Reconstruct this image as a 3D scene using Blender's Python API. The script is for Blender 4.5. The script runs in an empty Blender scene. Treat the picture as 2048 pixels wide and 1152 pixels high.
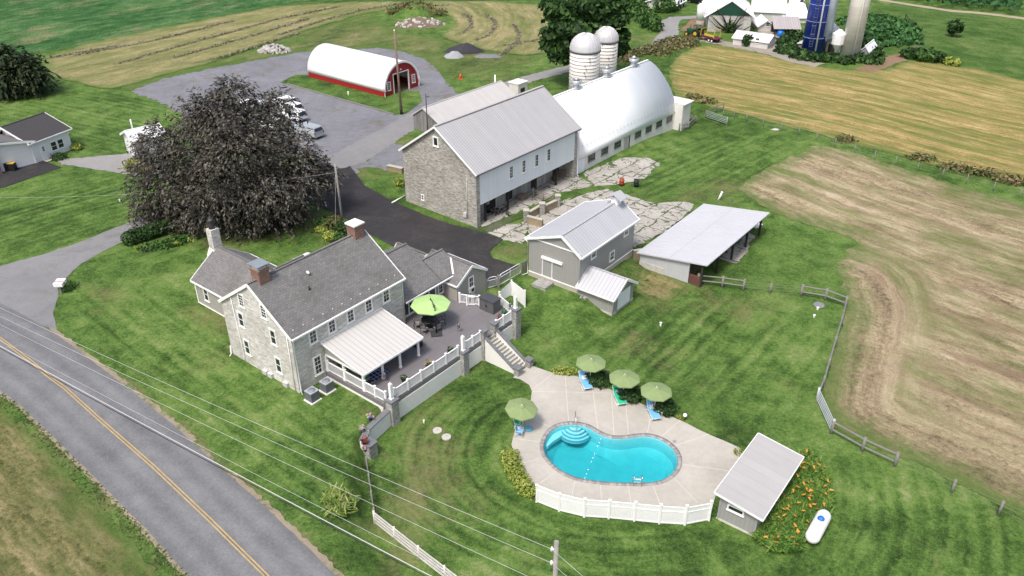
import bpy, bmesh, math, random
import numpy as np
from mathutils import Vector, Matrix, noise as mnoise
from mathutils.geometry import delaunay_2d_cdt
random.seed(7); RNG = np.random.default_rng(11)
SC = bpy.context.scene; COL = SC.collection
rad = math.radians
# ------------------------------------------------------------------ camera
CAM_H, FPX, PITCH, ROLL = 42.0, 1635.0, rad(30.46), rad(-0.16)
cd = bpy.data.cameras.new("camera"); cam = bpy.data.objects.new("camera", cd); COL.objects.link(cam)
cd.sensor_width = 36.0; cd.lens = 36.0 * FPX / 2048.0; cd.clip_start = 0.5; cd.clip_end = 6000
cam.matrix_world = Matrix.Translation((0, 0, CAM_H)) @ Matrix.Rotation(rad(90) - PITCH, 4, 'X') @ Matrix.Rotation(ROLL, 4, 'Z')
SC.camera = cam
_A = np.array([[1, 0, 0], [0, -math.sin(PITCH), -math.cos(PITCH)], [0, math.cos(PITCH), -math.sin(PITCH)]])
_B = np.array([[math.cos(ROLL), -math.sin(ROLL), 0], [math.sin(ROLL), math.cos(ROLL), 0], [0, 0, 1]])
_M = _B @ _A
def ray(x, y): return _M.T @ np.array([(x - 1024) / FPX, (y - 576) / FPX, 1.0])
def P(x, y, z=0.0):
    """survey point of the photograph -> place on the level z"""
    d = ray(x, y); t = (z - CAM_H) / d[2]
    return Vector((d[0] * t, d[1] * t, z))
def PY(x, y, Y):
    d = ray(x, y); t = Y / d[1]
    return Vector((d[0] * t, Y, CAM_H + d[2] * t))
def proj(q):
    c = _M @ (np.array(q, float) - np.array([0, 0, CAM_H])); return (FPX * c[0] / c[2] + 1024, FPX * c[1] / c[2] + 576)
def ZT(b, ty):
    lo, hi = b[2] - 5, CAM_H - .1
    for _ in range(50):
        m = (lo + hi) / 2
        if proj([b[0], b[1], m])[1] > ty: lo = m
        else: hi = m
    return m
# ------------------------------------------------------------------ light
SUN_EL, SHX, SHY = rad(60), .53, .848
w = bpy.data.worlds.new("World"); SC.world = w; w.use_nodes = True
nt = w.node_tree; sky = nt.nodes.new("ShaderNodeTexSky"); sky.sky_type = 'NISHITA'; sky.sun_disc = False
sky.sun_elevation = SUN_EL; sky.sun_rotation = math.atan2(-SHX, -SHY) ; sky.dust_density = 5.0; sky.ozone_density = .6; sky.air_density = 1.0
nt.links.new(sky.outputs[0], nt.nodes["Background"].inputs[0]); nt.nodes["Background"].inputs[1].default_value = .15
sl = bpy.data.lights.new("sun", 'SUN'); sl.energy = 2.1; sl.angle = rad(11); sl.color = (1, .975, .94)
so = bpy.data.objects.new("sun", sl); COL.objects.link(so); so.location = (-60, -20, 120)
so.rotation_euler = Vector((SHX * math.cos(SUN_EL), SHY * math.cos(SUN_EL), -math.sin(SUN_EL))).to_track_quat('-Z', 'Y').to_euler()
SC.view_settings.view_transform = 'Standard'; SC.view_settings.look = 'None'; SC.view_settings.exposure = 0.44; SC.view_settings.gamma = 1
# ------------------------------------------------------------------ materials
class T:
    def __init__(s, name):
        s.m = bpy.data.materials.new(name); s.m.use_nodes = True; s.t = s.m.node_tree
        s.b = s.t.nodes["Principled BSDF"]; s.out = s.t.nodes["Material Output"]
    def n(s, typ, _props=None, **kw):
        nd = s.t.nodes.new("ShaderNode" + typ)
        for k, v in (_props or {}).items(): setattr(nd, k, v)
        for k, v in kw.items():
            key = int(k[1:]) if k[0] == 'i' and k[1:].isdigit() else k
            sk = nd.inputs[key]
            if isinstance(v, bpy.types.NodeSocket): s.t.links.new(v, sk)
            else: sk.default_value = v
        return nd
    def link(s, a, b): s.t.links.new(a, b)
    def pos(s): return s.n("NewGeometry").outputs["Position"]
    def obj(s): return s.n("TexCoord").outputs["Object"]
    def uv(s): return s.n("TexCoord").outputs["UV"]
    def noise(s, vec, scale, detail=3, rough=.55, dist=0):
        return s.n("TexNoise", Vector=vec, Scale=scale, Detail=detail, Roughness=rough, Distortion=dist).outputs["Fac"]
    def math(s, op, a, b=0.0, c=0.0, clamp=False):
        return s.n("Math", {'operation': op, 'use_clamp': clamp}, i0=a, i1=b, i2=c).outputs[0]
    def ramp(s, f, stops):
        r = s.n("ValToRGB", Fac=f); e = r.color_ramp.elements
        while len(e) < len(stops): e.new(.5)
        for el, (p, c) in zip(e, stops): el.position = p; el.color = (*c, 1)
        return r.outputs["Color"]
    def mix(s, f, a, b, mode='MIX'):
        nd = s.n("Mix", {'data_type': 'RGBA', 'blend_type': mode})
        for i, v in ((0, f), (6, a), (7, b)):
            if isinstance(v, bpy.types.NodeSocket): s.t.links.new(v, nd.inputs[i])
            else: nd.inputs[i].default_value = (*v, 1) if isinstance(v, tuple) and len(v) == 3 else v
        return nd.outputs[2]
    def attr(s, name): return s.n("Attribute", {'attribute_name': name}).outputs["Fac"]
    def fin(s, col=None, rough=.7, bump=None, bs=.3, bd=.05, metal=0.0, spec=None):
        if col is not None:
            if isinstance(col, bpy.types.NodeSocket): s.link(col, s.b.inputs["Base Color"])
            else: s.b.inputs["Base Color"].default_value = (*col, 1)
        if isinstance(rough, bpy.types.NodeSocket): s.link(rough, s.b.inputs["Roughness"])
        else: s.b.inputs["Roughness"].default_value = rough
        s.b.inputs["Metallic"].default_value = metal
        if spec is not None: s.b.inputs["Specular IOR Level"].default_value = spec
        if bump is not None:
            s.link(s.n("Bump", Strength=bs, Distance=bd, Height=bump).outputs[0], s.b.inputs["Normal"])
        return s.m
def sca(c, k): return tuple(min(1, x * k) for x in c)
_mc = {}
def paint(name, c, rough=.55, var=.12, scale=1.2, metal=0.0, bump=0.0, spec=.4):
    if name in _mc: return _mc[name]
    t = T(name); o = t.obj(); f = t.noise(o, scale, 5, .6); g = t.noise(o, scale * 14, 3)
    f = t.math('ADD', t.math('MULTIPLY', f, .65), t.math('MULTIPLY', g, .35))
    col = t.ramp(f, [(.3, sca(c, 1 - var)), (.7, sca(c, 1 + var))])
    _mc[name] = t.fin(col, rough, g if bump else None, bump, .02, metal, spec); return _mc[name]
def lines(name, c, c2, per, axis=0, width=.12, rough=.5, var=.1, bump=.5, metal=0.0, bd=.02):
    """painted boards or ribbed sheet: a dark joint, or painted rib shade on ribbed roofs, every per metres along the u (0) or v (1) of the face"""
    if name in _mc: return _mc[name]
    t = T(name); uv = t.uv(); sp = t.n("SeparateXYZ", Vector=uv); x = sp.outputs[axis]
    fr = t.math('FRACT', t.math('DIVIDE', x, per)); idn = t.math('FLOOR', t.math('DIVIDE', x, per))
    jn = t.math('LESS_THAN', fr, width)
    wn = t.n("TexWhiteNoise", {'noise_dimensions': '1D'}, W=idn).outputs[0]
    big = t.noise(t.obj(), .5, 5, .65)
    st = t.n("Mapping", Vector=uv, Scale=(3, .35, 1) if axis == 0 else (.35, 3, 1)).outputs[0]
    sn = t.noise(st, 2.0, 4, .6)
    f = t.math('ADD', t.math('MULTIPLY', wn, .25), t.math('ADD', t.math('MULTIPLY', big, .45), t.math('MULTIPLY', sn, .45)))
    col = t.ramp(f, [(.3, sca(c, 1 - var)), (.8, sca(c, 1 + var))])
    col = t.mix(t.math('MULTIPLY', jn, .85), col, c2)
    h = t.math('SUBTRACT', 1.0, jn)
    _mc[name] = t.fin(col, rough, h, bump, bd, metal); return _mc[name]
def masonry(name, c1, c2, mortar, bw, bh, ms=.012, rough=.85, squash=1.0, var=.5, irregular=.06, bump=.6):
    if name in _mc: return _mc[name]
    t = T(name); uv = t.uv(); d = t.n("TexNoise", Vector=uv, Scale=1.6, Detail=2).outputs["Color"]
    v = t.n("VectorMath", {'operation': 'MULTIPLY_ADD'}, i0=d, i1=(irregular * 3, irregular, 0), i2=uv).outputs[0]
    b = t.n("TexBrick", {'offset': .43, 'squash': squash, 'squash_frequency': 3}, Vector=v, Color1=(*c1, 1), Color2=(*c2, 1), Mortar=(*mortar, 1), Scale=1.0)
    b.inputs["Mortar Size"].default_value = ms; b.inputs["Mortar Smooth"].default_value = .3; b.inputs["Bias"].default_value = 0
    b.inputs["Brick Width"].default_value = bw; b.inputs["Row Height"].default_value = bh
    st = t.n("Mapping", Vector=uv, Scale=(1.6, 4.5, 1)).outputs[0]
    n1 = t.noise(st, 1.3, 4, .7); n2 = t.noise(uv, .35, 4, .6)
    col = t.mix(1.0, b.outputs["Color"], t.ramp(n1, [(.28, (1 - var,) * 3), (.5, (.95, .95, .95)), (.72, (1 + var * .45,) * 3)]), 'MULTIPLY')
    col = t.mix(1.0, col, t.ramp(n2, [(.3, (.82, .81, .79)), (.7, (1.1, 1.1, 1.1))]), 'MULTIPLY')
    h = t.math('ADD', t.math('SUBTRACT', 1.0, b.outputs["Fac"]), t.math('MULTIPLY', n1, .8))
    _mc[name] = t.fin(col, rough, h, bump, .05); return _mc[name]
def leafmat(name, cols, rough=.6, trans=.25):
    if name in _mc: return _mc[name]
    t = T(name); r = t.n("NewGeometry").outputs["Random Per Island"]; n = t.noise(t.pos(), .45, 3, .6)
    f = t.math('ADD', t.math('MULTIPLY', r, .55), t.math('MULTIPLY', n, .6))
    k = len(cols); col = t.ramp(f, [(.22 + .62 * i / (k - 1), c) for i, c in enumerate(cols)])
    t.fin(col, rough, spec=.25)
    tr = t.n("BsdfTranslucent", Color=col).outputs[0]
    mx = t.n("MixShader", i0=trans, i1=t.b.outputs[0], i2=tr).outputs[0]; t.link(mx, t.out.inputs[0])
    _mc[name] = t.m; return t.m
# ------------------------------------------------------------------ objects
ORG = {}
def tag(o, label, cat, group=None, kind=None):
    if label: o["label"] = label
    if cat: o["category"] = cat
    if group: o["group"] = group
    if kind: o["kind"] = kind
    return o
def thing(name, label, cat, loc=(0, 0, 0), rotz=0.0, group=None):
    o = bpy.data.objects.new(name, None); COL.objects.link(o); o.empty_display_size = .3
    o.location = loc; o.rotation_euler = (0, 0, rotz); ORG[o.name] = Vector(loc)
    return tag(o, label, cat, group)
def kids(o): return [c for c in o.children]
def dup(o, loc, rotz=None, label=None, group=None, parent=None):
    c = o.copy(); COL.objects.link(c)
    if parent is None:
        c.location = loc
        if rotz is not None: c.rotation_euler = (0, 0, rotz)
        if label: c["label"] = label
        if group: c["group"] = group
    else: c.parent = parent
    for k in kids(o): dup(k, None, parent=c)
    return c
def vv(p): return p if isinstance(p, Vector) else Vector(p)
class MB:
    def __init__(s): s.bm = bmesh.new(); s.sm = []
    def poly(s, pts): return s.bm.faces.new([s.bm.verts.new(vv(p)) for p in pts])
    def hexa(s, q):   # 8 corners: bottom 4 then top 4
        v = [s.bm.verts.new(vv(p)) for p in q]
        for f in ((3, 2, 1, 0), (4, 5, 6, 7), (0, 1, 5, 4), (1, 2, 6, 5), (2, 3, 7, 6), (3, 0, 4, 7)):
            s.bm.faces.new([v[i] for i in f])
        return v
    def box(s, F, a0, a1, b0, b1, z0, z1):
        return s.hexa([F(a0, b0, z0), F(a1, b0, z0), F(a1, b1, z0), F(a0, b1, z0), F(a0, b0, z1), F(a1, b0, z1), F(a1, b1, z1), F(a0, b1, z1)])
    def wbox(s, W, s0, s1, z0, z1, o0, o1):
        return s.hexa([W(s0, z0, o0), W(s1, z0, o0), W(s1, z0, o1), W(s0, z0, o1), W(s0, z1, o0), W(s1, z1, o0), W(s1, z1, o1), W(s0, z1, o1)])
    def prism(s, pts, d):
        d = vv(d); a = [s.bm.verts.new(vv(p)) for p in pts]; b = [s.bm.verts.new(vv(p) + d) for p in pts]; n = len(pts)
        s.bm.faces.new(a[::-1]); s.bm.faces.new(b)
        for i in range(n): s.bm.faces.new([a[i], a[(i + 1) % n], b[(i + 1) % n], b[i]])
    def slab(s, q, th):
        q = [vv(p) for p in q]; n = (q[1] - q[0]).cross(q[2] - q[0]).normalized()
        if n.z < 0: n = -n
        s.hexa([p - n * th for p in q] + q)
    def bar(s, a, b, wd, ht, up=(0, 0, 1)):
        a, b = vv(a), vv(b); d = (b - a).normalized(); up = vv(up); x = d.cross(up)
        x = (x if x.length > 1e-4 else d.cross(Vector((1, 0, 0)))).normalized() * wd / 2; y = x.cross(d).normalized() * ht / 2
        s.hexa([a - x - y, a + x - y, b + x - y, b - x - y, a - x + y, a + x + y, b + x + y, b - x + y])
    def tube(s, pts, r, n=8, caps=True):
        pts = [vv(p) for p in pts]; rs = r if isinstance(r, (list, tuple)) else [r] * len(pts); rings = []
        for i, p in enumerate(pts):
            d = ((pts[min(i + 1, len(pts) - 1)] - pts[max(i - 1, 0)])).normalized()
            x = d.cross(Vector((0, 0, 1))); x = (x if x.length > .05 else d.cross(Vector((1, 0, 0)))).normalized(); y = d.cross(x)
            rings.append([s.bm.verts.new(p + (x * math.cos(2 * math.pi * k / n) + y * math.sin(2 * math.pi * k / n)) * rs[i]) for k in range(n)])
        for a, b in zip(rings, rings[1:]):
            for k in range(n): f = s.bm.faces.new([a[k], a[(k + 1) % n], b[(k + 1) % n], b[k]]); f.smooth = n > 5
        if caps: s.bm.faces.new(rings[0][::-1]); s.bm.faces.new(rings[-1])
    def lathe(s, c, prof, n=24, smooth=True):
        c = vv(c); rings = []
        for r, z in prof:
            if r < 1e-4: rings.append([s.bm.verts.new(c + Vector((0, 0, z)))])
            else: rings.append([s.bm.verts.new(c + Vector((r * math.cos(2 * math.pi * k / n), r * math.sin(2 * math.pi * k / n), z))) for k in range(n)])
        for a, b in zip(rings, rings[1:]):
            for k in range(n):
                q = [a[k % len(a)], a[(k + 1) % len(a)], b[(k + 1) % len(b)], b[k % len(b)]]; u = []
                for x in q:
                    if x not in u: u.append(x)
                if len(u) > 2: f = s.bm.faces.new(u); f.smooth = smooth
        if len(rings[0]) > 1: s.bm.faces.new(rings[0][::-1])
        if len(rings[-1]) > 1: s.bm.faces.new(rings[-1])
    def ell(s, c, r, n=14, m=8):
        c = vv(c); r = r if isinstance(r, (tuple, list)) else (r, r, r); k0 = len(s.bm.verts)
        s.lathe((0, 0, 0), [(math.sin(math.pi * i / m), -math.cos(math.pi * i / m)) for i in range(m + 1)], n)
        s.bm.verts.ensure_lookup_table()
        for v in list(s.bm.verts)[k0:]: v.co = Vector((v.co.x * r[0], v.co.y * r[1], v.co.z * r[2])) + c
    def rock(s, c, r):
        k0 = len(s.bm.verts); bmesh.ops.create_icosphere(s.bm, subdivisions=1, radius=1); s.bm.verts.ensure_lookup_table()
        R = Matrix.Rotation(random.random() * 6, 3, Vector((random.random(), random.random(), random.random())).normalized())
        sc = Vector((r * random.uniform(.7, 1.4), r * random.uniform(.6, 1.1), r * random.uniform(.5, .9)))
        for v in list(s.bm.verts)[k0:]:
            q = v.co * random.uniform(.75, 1.15); v.co = R @ Vector((q.x * sc.x, q.y * sc.y, q.z * sc.z)) + vv(c)
    def obj(s, name, mat, parent=None, local=False, recalc=True, bevel=0.0, origin=None, uvang=0.0):
        bm = s.bm
        if bevel:
            bmesh.ops.bevel(bm, geom=[e for e in bm.edges if len(e.link_faces) == 2 and e.calc_face_angle(0) > .6], offset=bevel, segments=2, affect='EDGES', clamp_overlap=True)
        if recalc: bmesh.ops.recalc_face_normals(bm, faces=bm.faces)
        uvl = bm.loops.layers.uv.new("UVMap")
        for f in bm.faces:
            n = f.normal
            if abs(n.z) > .9995: t, b = Vector((math.cos(uvang), math.sin(uvang), 0)), Vector((-math.sin(uvang), math.cos(uvang), 0))
            else: t = Vector((-n.y, n.x, 0)).normalized(); b = n.cross(t)
            for l in f.loops: l[uvl].uv = (l.vert.co.dot(t), l.vert.co.dot(b))
        if parent is not None:
            o0 = Vector((0, 0, 0)) if local else ORG.get(parent.name, Vector((0, 0, 0)))
        else:
            if origin is not None: o0 = vv(origin)
            elif local: o0 = Vector((0, 0, 0))
            else:
                cs = [v.co for v in bm.verts]; o0 = Vector(((min(c.x for c in cs) + max(c.x for c in cs)) / 2, (min(c.y for c in cs) + max(c.y for c in cs)) / 2, min(c.z for c in cs)))
        for v in bm.verts: v.co -= o0
        me = bpy.data.meshes.new(name); bm.to_mesh(me); bm.free()
        me.materials.append(mat)
        o = bpy.data.objects.new(name, me); COL.objects.link(o)
        if parent is not None: o.parent = parent; ORG[o.name] = o0
        else: o.location = o0; ORG[o.name] = o0
        return o
class Fr:
    def __init__(s, o, ang): s.o = vv(o); a = rad(ang); s.u = Vector((math.cos(a), math.sin(a), 0)); s.v = Vector((-math.sin(a), math.cos(a), 0)); s.ang = a
    def __call__(s, a, b, z): return Vector((s.o.x, s.o.y, 0)) + s.u * a + s.v * b + Vector((0, 0, z))
    def sw(s): return lambda a, b, z: s(b, a, z)
    def inv(s, p): q = Vector((p[0] - s.o.x, p[1] - s.o.y, 0)); return q.dot(s.u), q.dot(s.v)
def I3(a, b, z): return Vector((a, b, z))
def Wf(F, b): return lambda s_, z, o: F(s_, b - o, z)      # wall facing -v
def Wb(F, b): return lambda s_, z, o: F(s_, b + o, z)      # wall facing +v
def Wl(F, a): return lambda s_, z, o: F(a - o, s_, z)      # wall facing -u
def Wr(F, a): return lambda s_, z, o: F(a + o, s_, z)      # wall facing +u
WHITE = paint("white_paint", (.8, .8, .79), .45, .05)
GLASS = None
def glassmat():
    t = T("window_glass"); f = t.noise(t.pos(), .6, 2); t.fin(t.ramp(f, [(.3, (.012, .014, .017)), (.7, (.05, .055, .06))]), .06, spec=.6); return t.m
GLASS = glassmat()
def window(root, W, s0, s1, z0, z1, cols=2, rows=2, fr=.11, mat=None, label=None, name="window", sash=True, pane=None):
    m = MB(); mm = mat or WHITE
    m.wbox(W, s0, s0 + fr, z0, z1, -.02, .06); m.wbox(W, s1 - fr, s1, z0, z1, -.02, .06)
    m.wbox(W, s0 + fr, s1 - fr, z1 - fr, z1, -.02, .063); m.wbox(W, s0 + fr, s1 - fr, z0, z0 + fr * .8, -.02, .063)
    m.wbox(W, s0 - .04, s1 + .04, z0 - .06, z0, -.02, .1)
    g = .022; a0, a1, b0, b1 = s0 + fr, s1 - fr, z0 + fr * .8, z1 - fr
    for i in range(1, cols): x = a0 + (a1 - a0) * i / cols; m.wbox(W, x - g / 2, x + g / 2, b0, b1, .0, .035)
    for i in range(1, rows):
        z = b0 + (b1 - b0) * i / rows; gg = g * 2 if sash and i * 2 == rows else g; m.wbox(W, a0, a1, z - gg / 2, z + gg / 2, .0, .04)
    o = m.obj(name, mm, root)
    if label: o["label"] = label
    q = MB(); q.wbox(W, a0, a1, b0, b1, -.03, .02); q.obj("pane", pane or GLASS, o); return o
def rib_roof(m, p0, p1, e0, e1, step, wd=.05, ht=.05):
    """standing seams between the ridge line p0-p1 and the eave line e0-e1"""
    p0, p1, e0, e1 = map(vv, (p0, p1, e0, e1)); n = (p1 - p0).cross(e0 - p0).normalized(); n = n if n.z > 0 else -n
    k = max(2, int((p1 - p0).length / step))
    for i in range(k + 1):
        f = min(max(i / k, .004), .996); a = p0.lerp(p1, f); b = e0.lerp(e1, f); m.bar(a + n * ht * .4, b + n * ht * .4, wd, ht, n)
def gable(root, F, u0, u1, v0, v1, zb, ze0, ze1, vr, zr, oe, og, mw, mr, th=.16, seam=None, trim=WHITE, wall="wall", roof="roof", og1=None, wl=None, swap=False, gutter=False, ends=(-1, 1)):
    """gabled block, ridge along the first axis; returns the roof object"""
    G = F.sw() if swap else F; og1 = og if og1 is None else og1
    m = MB(); t = th + .02; pts = [(v0, zb), (v1, zb), (v1, ze1 - t), (vr, zr - t), (v0, ze0 - t)]
    a = [G(u0, b, z) for b, z in pts]; m.prism(a, G(u1, 0, 0) - G(u0, 0, 0)); wo = m.obj(wall, mw, root)
    if wl: wo["label"] = wl
    k0 = (zr - ze0) / (vr - v0); k1 = (zr - ze1) / (v1 - vr); A, B = u0 - og, u1 + og1
    r0, r1 = G(A, vr, zr), G(B, vr, zr); e0, e1 = G(A, v0 - oe, ze0 - k0 * oe), G(B, v0 - oe, ze0 - k0 * oe)
    f0, f1 = G(A, v1 + oe, ze1 - k1 * oe), G(B, v1 + oe, ze1 - k1 * oe)
    dn = Vector((0, 0, -th)); m = MB()
    for R0, R1, E0, E1 in ((r0, r1, e0, e1), (r0, r1, f0, f1)): m.hexa([E0 + dn, E1 + dn, R1 + dn, R0 + dn, E0, E1, R1, R0])
    if seam: rib_roof(m, r0, r1, e0, e1, seam); rib_roof(m, r0, r1, f0, f1, seam)
    m.bar(r0 + Vector((0, 0, .02)), r1 + Vector((0, 0, .02)), .3 if seam else .22, .05)
    ro = m.obj(roof, mr, root)
    if trim:
        m = MB(); d2 = Vector((0, 0, -th * .55))
        for X, s_ in ((A, -1), (B, 1)):
            if s_ not in ends: continue
            ex = (G(X + s_ * .03, 0, 0) - G(X, 0, 0))
            R, E, Q = (r0, e0, f0) if s_ < 0 else (r1, e1, f1)
            for q in (E, Q): m.bar(R + ex + d2, q + ex + d2, .06, th + .1)
        for E0, E1, s_ in ((e0, e1, -1), (f0, f1, 1)):
            ex = (G(0, s_ * .05, 0) - G(0, 0, 0)); m.bar(E0 + ex + d2, E1 + ex + d2, .1, .14)
        m.obj("trim", trim, ro)
    return ro
# ------------------------------------------------------------------ terrain
def sst(x): x = np.clip(x, 0, 1); return x * x * (3 - 2 * x)
GO = P(1156, 587, 0.0); GF = Fr(GO, 52.2)            # grey barn frame
_N = [(900, 1300, -1, 6), (760, 1045, -1, 3), (738, 903, -1, .6), (787, 840, -1, .6), (966, 716, -1, .6), (1030, 660, -1, .6), (1046, 610, -.5, 2.5), (1052, 560, 0, 4), (1010, 500, .2, 8), (900, 430, .2, 9), (760, 330, .2, 14), (500, 60, .2, 25), (450, -120, .2, 25)]
NP = np.array([P(a, b, c)[:2] for a, b, c, d in _N]); NW = np.array([d for *_, d in _N])
# the drop is set 0.35 m inside the deck and wall faces
def terrain(x, y):
    x = np.asarray(x, float); y = np.asarray(y, float)
    best = np.full(x.shape, 1e9); sd = np.full(x.shape, -1e9); wd = np.ones(x.shape)
    for i in range(len(NP) - 1):
        a, b = NP[i], NP[i + 1]; d = b - a; L2 = d @ d
        t = np.clip(((x - a[0]) * d[0] + (y - a[1]) * d[1]) / L2, 0, 1)
        qx, qy = x - a[0] - t * d[0], y - a[1] - t * d[1]; dist = np.hypot(qx, qy)
        s = np.sign(d[0] * qy - d[1] * qx); m = dist < best - 1e-9
        best = np.where(m, dist, best); sd = np.where(m, s * dist, sd); wd = np.where(m, NW[i] * (1 - t) + NW[i + 1] * t, wd)
    U = sst((sd - .25) / wd)
    dx, dy = x - GO.x, y - GO.y; gu = dx * GF.u.x + dy * GF.u.y; gv = dx * GF.v.x + dy * GF.v.y
    ww = 3.2 + np.clip(gu - 8, 0, 40) * .5
    low = -np.maximum(sst((-.6 - gv) / ww), sst((-1.0 - gu) / 5.0) * sst((79 - y) / 6))
    north = .25 * sst((y - 95) / 20)
    dip = -.8 * np.exp(-(((x - DIP.x) ** 2 + (y - DIP.y) ** 2) / 60.0))
    base = np.maximum(low, -1) + north + dip
    px_, py_ = x - SB.x, y - SB.y; pu = px_ * SU.x + py_ * SU.y; pv = -px_ * SU.y + py_ * SU.x
    pd_ = np.hypot(np.maximum(0, np.maximum(-pu, pu - 15.3)), np.maximum(0, np.maximum(-2.2 - pv, pv - 5.9))); pw = 1 - sst(pd_ / 1.3)
    base = base * (1 - pw) - .9 * pw
    return base * (1 - U) + .4 * U
SB = P(1375, 566, -.9); SU = Vector((math.cos(rad(52)), math.sin(rad(52)), 0))
DIP = P(1362, 256, -.5)
def tz(x, y): return float(terrain(np.array([x]), np.array([y]))[0])
def PT(px, py, off=0.0):
    z = 0.0
    for _ in range(12): q = P(px, py, z + off); z = .5 * z + .5 * tz(q.x, q.y)
    q = P(px, py, z + off); return Vector((q.x, q.y, tz(q.x, q.y) + off))
def pts(*a): return [PT(*q) for q in a]
def polydist(x, y, poly, closed=True):
    best = np.full(np.shape(x), 1e9); n = len(poly)
    for i in range(n if closed else n - 1):
        a = np.array(poly[i][:2]); b = np.array(poly[(i + 1) % n][:2]); d = b - a
        t = np.clip(((x - a[0]) * d[0] + (y - a[1]) * d[1]) / max(d @ d, 1e-9), 0, 1)
        best = np.minimum(best, np.hypot(x - a[0] - t * d[0], y - a[1] - t * d[1]))
    return best
def inpoly(x, y, poly):
    c = np.zeros(np.shape(x), bool); n = len(poly)
    for i in range(n):
        x0, y0 = poly[i][:2]; x1, y1 = poly[(i + 1) % n][:2]
        if y0 == y1: continue
        m = ((y0 > y) != (y1 > y)) & (x < (x1 - x0) * (y - y0) / (y1 - y0) + x0); c ^= m
    return c
def smooth_poly(poly, k=2):
    for _ in range(k):
        q = []
        for i in range(len(poly)):
            a, b = Vector(poly[i][:2]), Vector(poly[(i + 1) % len(poly)][:2]); q += [a.lerp(b, .25), a.lerp(b, .75)]
        poly = q
    return [Vector(p[:2]) for p in poly]
def rough_poly(poly, seg, amp):
    out = []
    for i in range(len(poly)):
        a, b = Vector(poly[i][:2]), Vector(poly[(i + 1) % len(poly)][:2]); k = max(1, int((b - a).length / seg)) if seg else 1
        d = (b - a); nrm = Vector((-d.y, d.x)); nrm = nrm.normalized() if nrm.length > 0 else nrm
        for j in range(k):
            p = a.lerp(b, j / k)
            if amp: p = p + nrm * amp * (mnoise.fractal(Vector((p.x * .9 / max(.3, amp), p.y * .9 / max(.3, amp), 3.1)), 1.0, 2.0, 4) * 1.2)
            out.append(p)
    return out
def mesh_np(name, V, Fc, mat, parent=None, attrs=None, smooth=False):
    me = bpy.data.meshes.new(name); V = np.asarray(V, np.float32); Fc = np.asarray(Fc, np.int32); k = Fc.shape[1]
    me.vertices.add(len(V)); me.vertices.foreach_set("co", V.ravel()); me.loops.add(Fc.size); me.loops.foreach_set("vertex_index", Fc.ravel())
    me.polygons.add(len(Fc)); me.polygons.foreach_set("loop_start", np.arange(0, Fc.size, k, dtype=np.int32)); me.polygons.foreach_set("loop_total", np.full(len(Fc), k, np.int32))
    if smooth: me.polygons.foreach_set("use_smooth", np.ones(len(Fc), bool))
    for an, av in (attrs or {}).items():
        at = me.attributes.new(an, 'FLOAT', 'POINT'); at.data.foreach_set("value", np.asarray(av, np.float32))
    me.materials.append(mat); me.update(); me.validate()
    o = bpy.data.objects.new(name, me); COL.objects.link(o)
    if parent is not None: o.parent = parent
    return o
GRASS0 = None
def sheet(name, poly, mat, off=.02, step=2.5, seg=1.0, amp=.0, sm=0, holes=(), attrs=None, kind='structure', zfn=None, grid=True):
    """one sheet of ground draped on the terrain inside a traced outline"""
    if sm: poly = smooth_poly(poly, sm)
    B = rough_poly(poly, seg, amp); HS = [rough_poly(h, seg, 0) for h in holes]
    xs = [p[0] for p in B]; ys = [p[1] for p in B]; V = [Vector(p[:2]) for p in B]; E = [(i, (i + 1) % len(B)) for i in range(len(B))]
    for h in HS: k = len(V); V += [Vector(p[:2]) for p in h]; E += [(k + i, k + (i + 1) % len(h)) for i in range(len(h))]
    if grid:
        gx, gy = np.meshgrid(np.arange(min(xs), max(xs), step), np.arange(min(ys), max(ys), step)); gx = gx.ravel() + RNG.uniform(-.1, .1, gx.size) * step; gy = gy.ravel()
        ok = inpoly(gx, gy, B) & (polydist(gx, gy, B) > step * .35)
        for h in HS: ok &= ~inpoly(gx, gy, h) & (polydist(gx, gy, h) > step * .35)
        V += [Vector((a, b)) for a, b in zip(gx[ok], gy[ok])]
    r = delaunay_2d_cdt(V, E, [], 0, 1e-5); vo = np.array([(p.x, p.y) for p in r[0]]); fo = np.array([f for f in r[2] if len(f) == 3])
    c = vo[fo].mean(1); ok = inpoly(c[:, 0], c[:, 1], B)
    for h in HS: ok &= ~inpoly(c[:, 0], c[:, 1], h)
    fo = fo[ok]
    a, b, cc = vo[fo[:, 0]], vo[fo[:, 1]], vo[fo[:, 2]]
    cr = (b[:, 0] - a[:, 0]) * (cc[:, 1] - a[:, 1]) - (b[:, 1] - a[:, 1]) * (cc[:, 0] - a[:, 0]); fo[cr < 0] = fo[cr < 0][:, ::-1]
    z = (terrain(vo[:, 0], vo[:, 1]) if zfn is None else zfn(vo[:, 0], vo[:, 1])) + off
    at = {k: f(vo[:, 0], vo[:, 1]) for k, f in (attrs or {}).items()}
    if attrs and 'al' in attrs: at['ed'] = polydist(vo[:, 0], vo[:, 1], [Vector(p[:2]) for p in poly])
    o = mesh_np(name, np.column_stack([vo, z]), fo, mat, None, at); o["kind"] = kind
    return o
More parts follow.
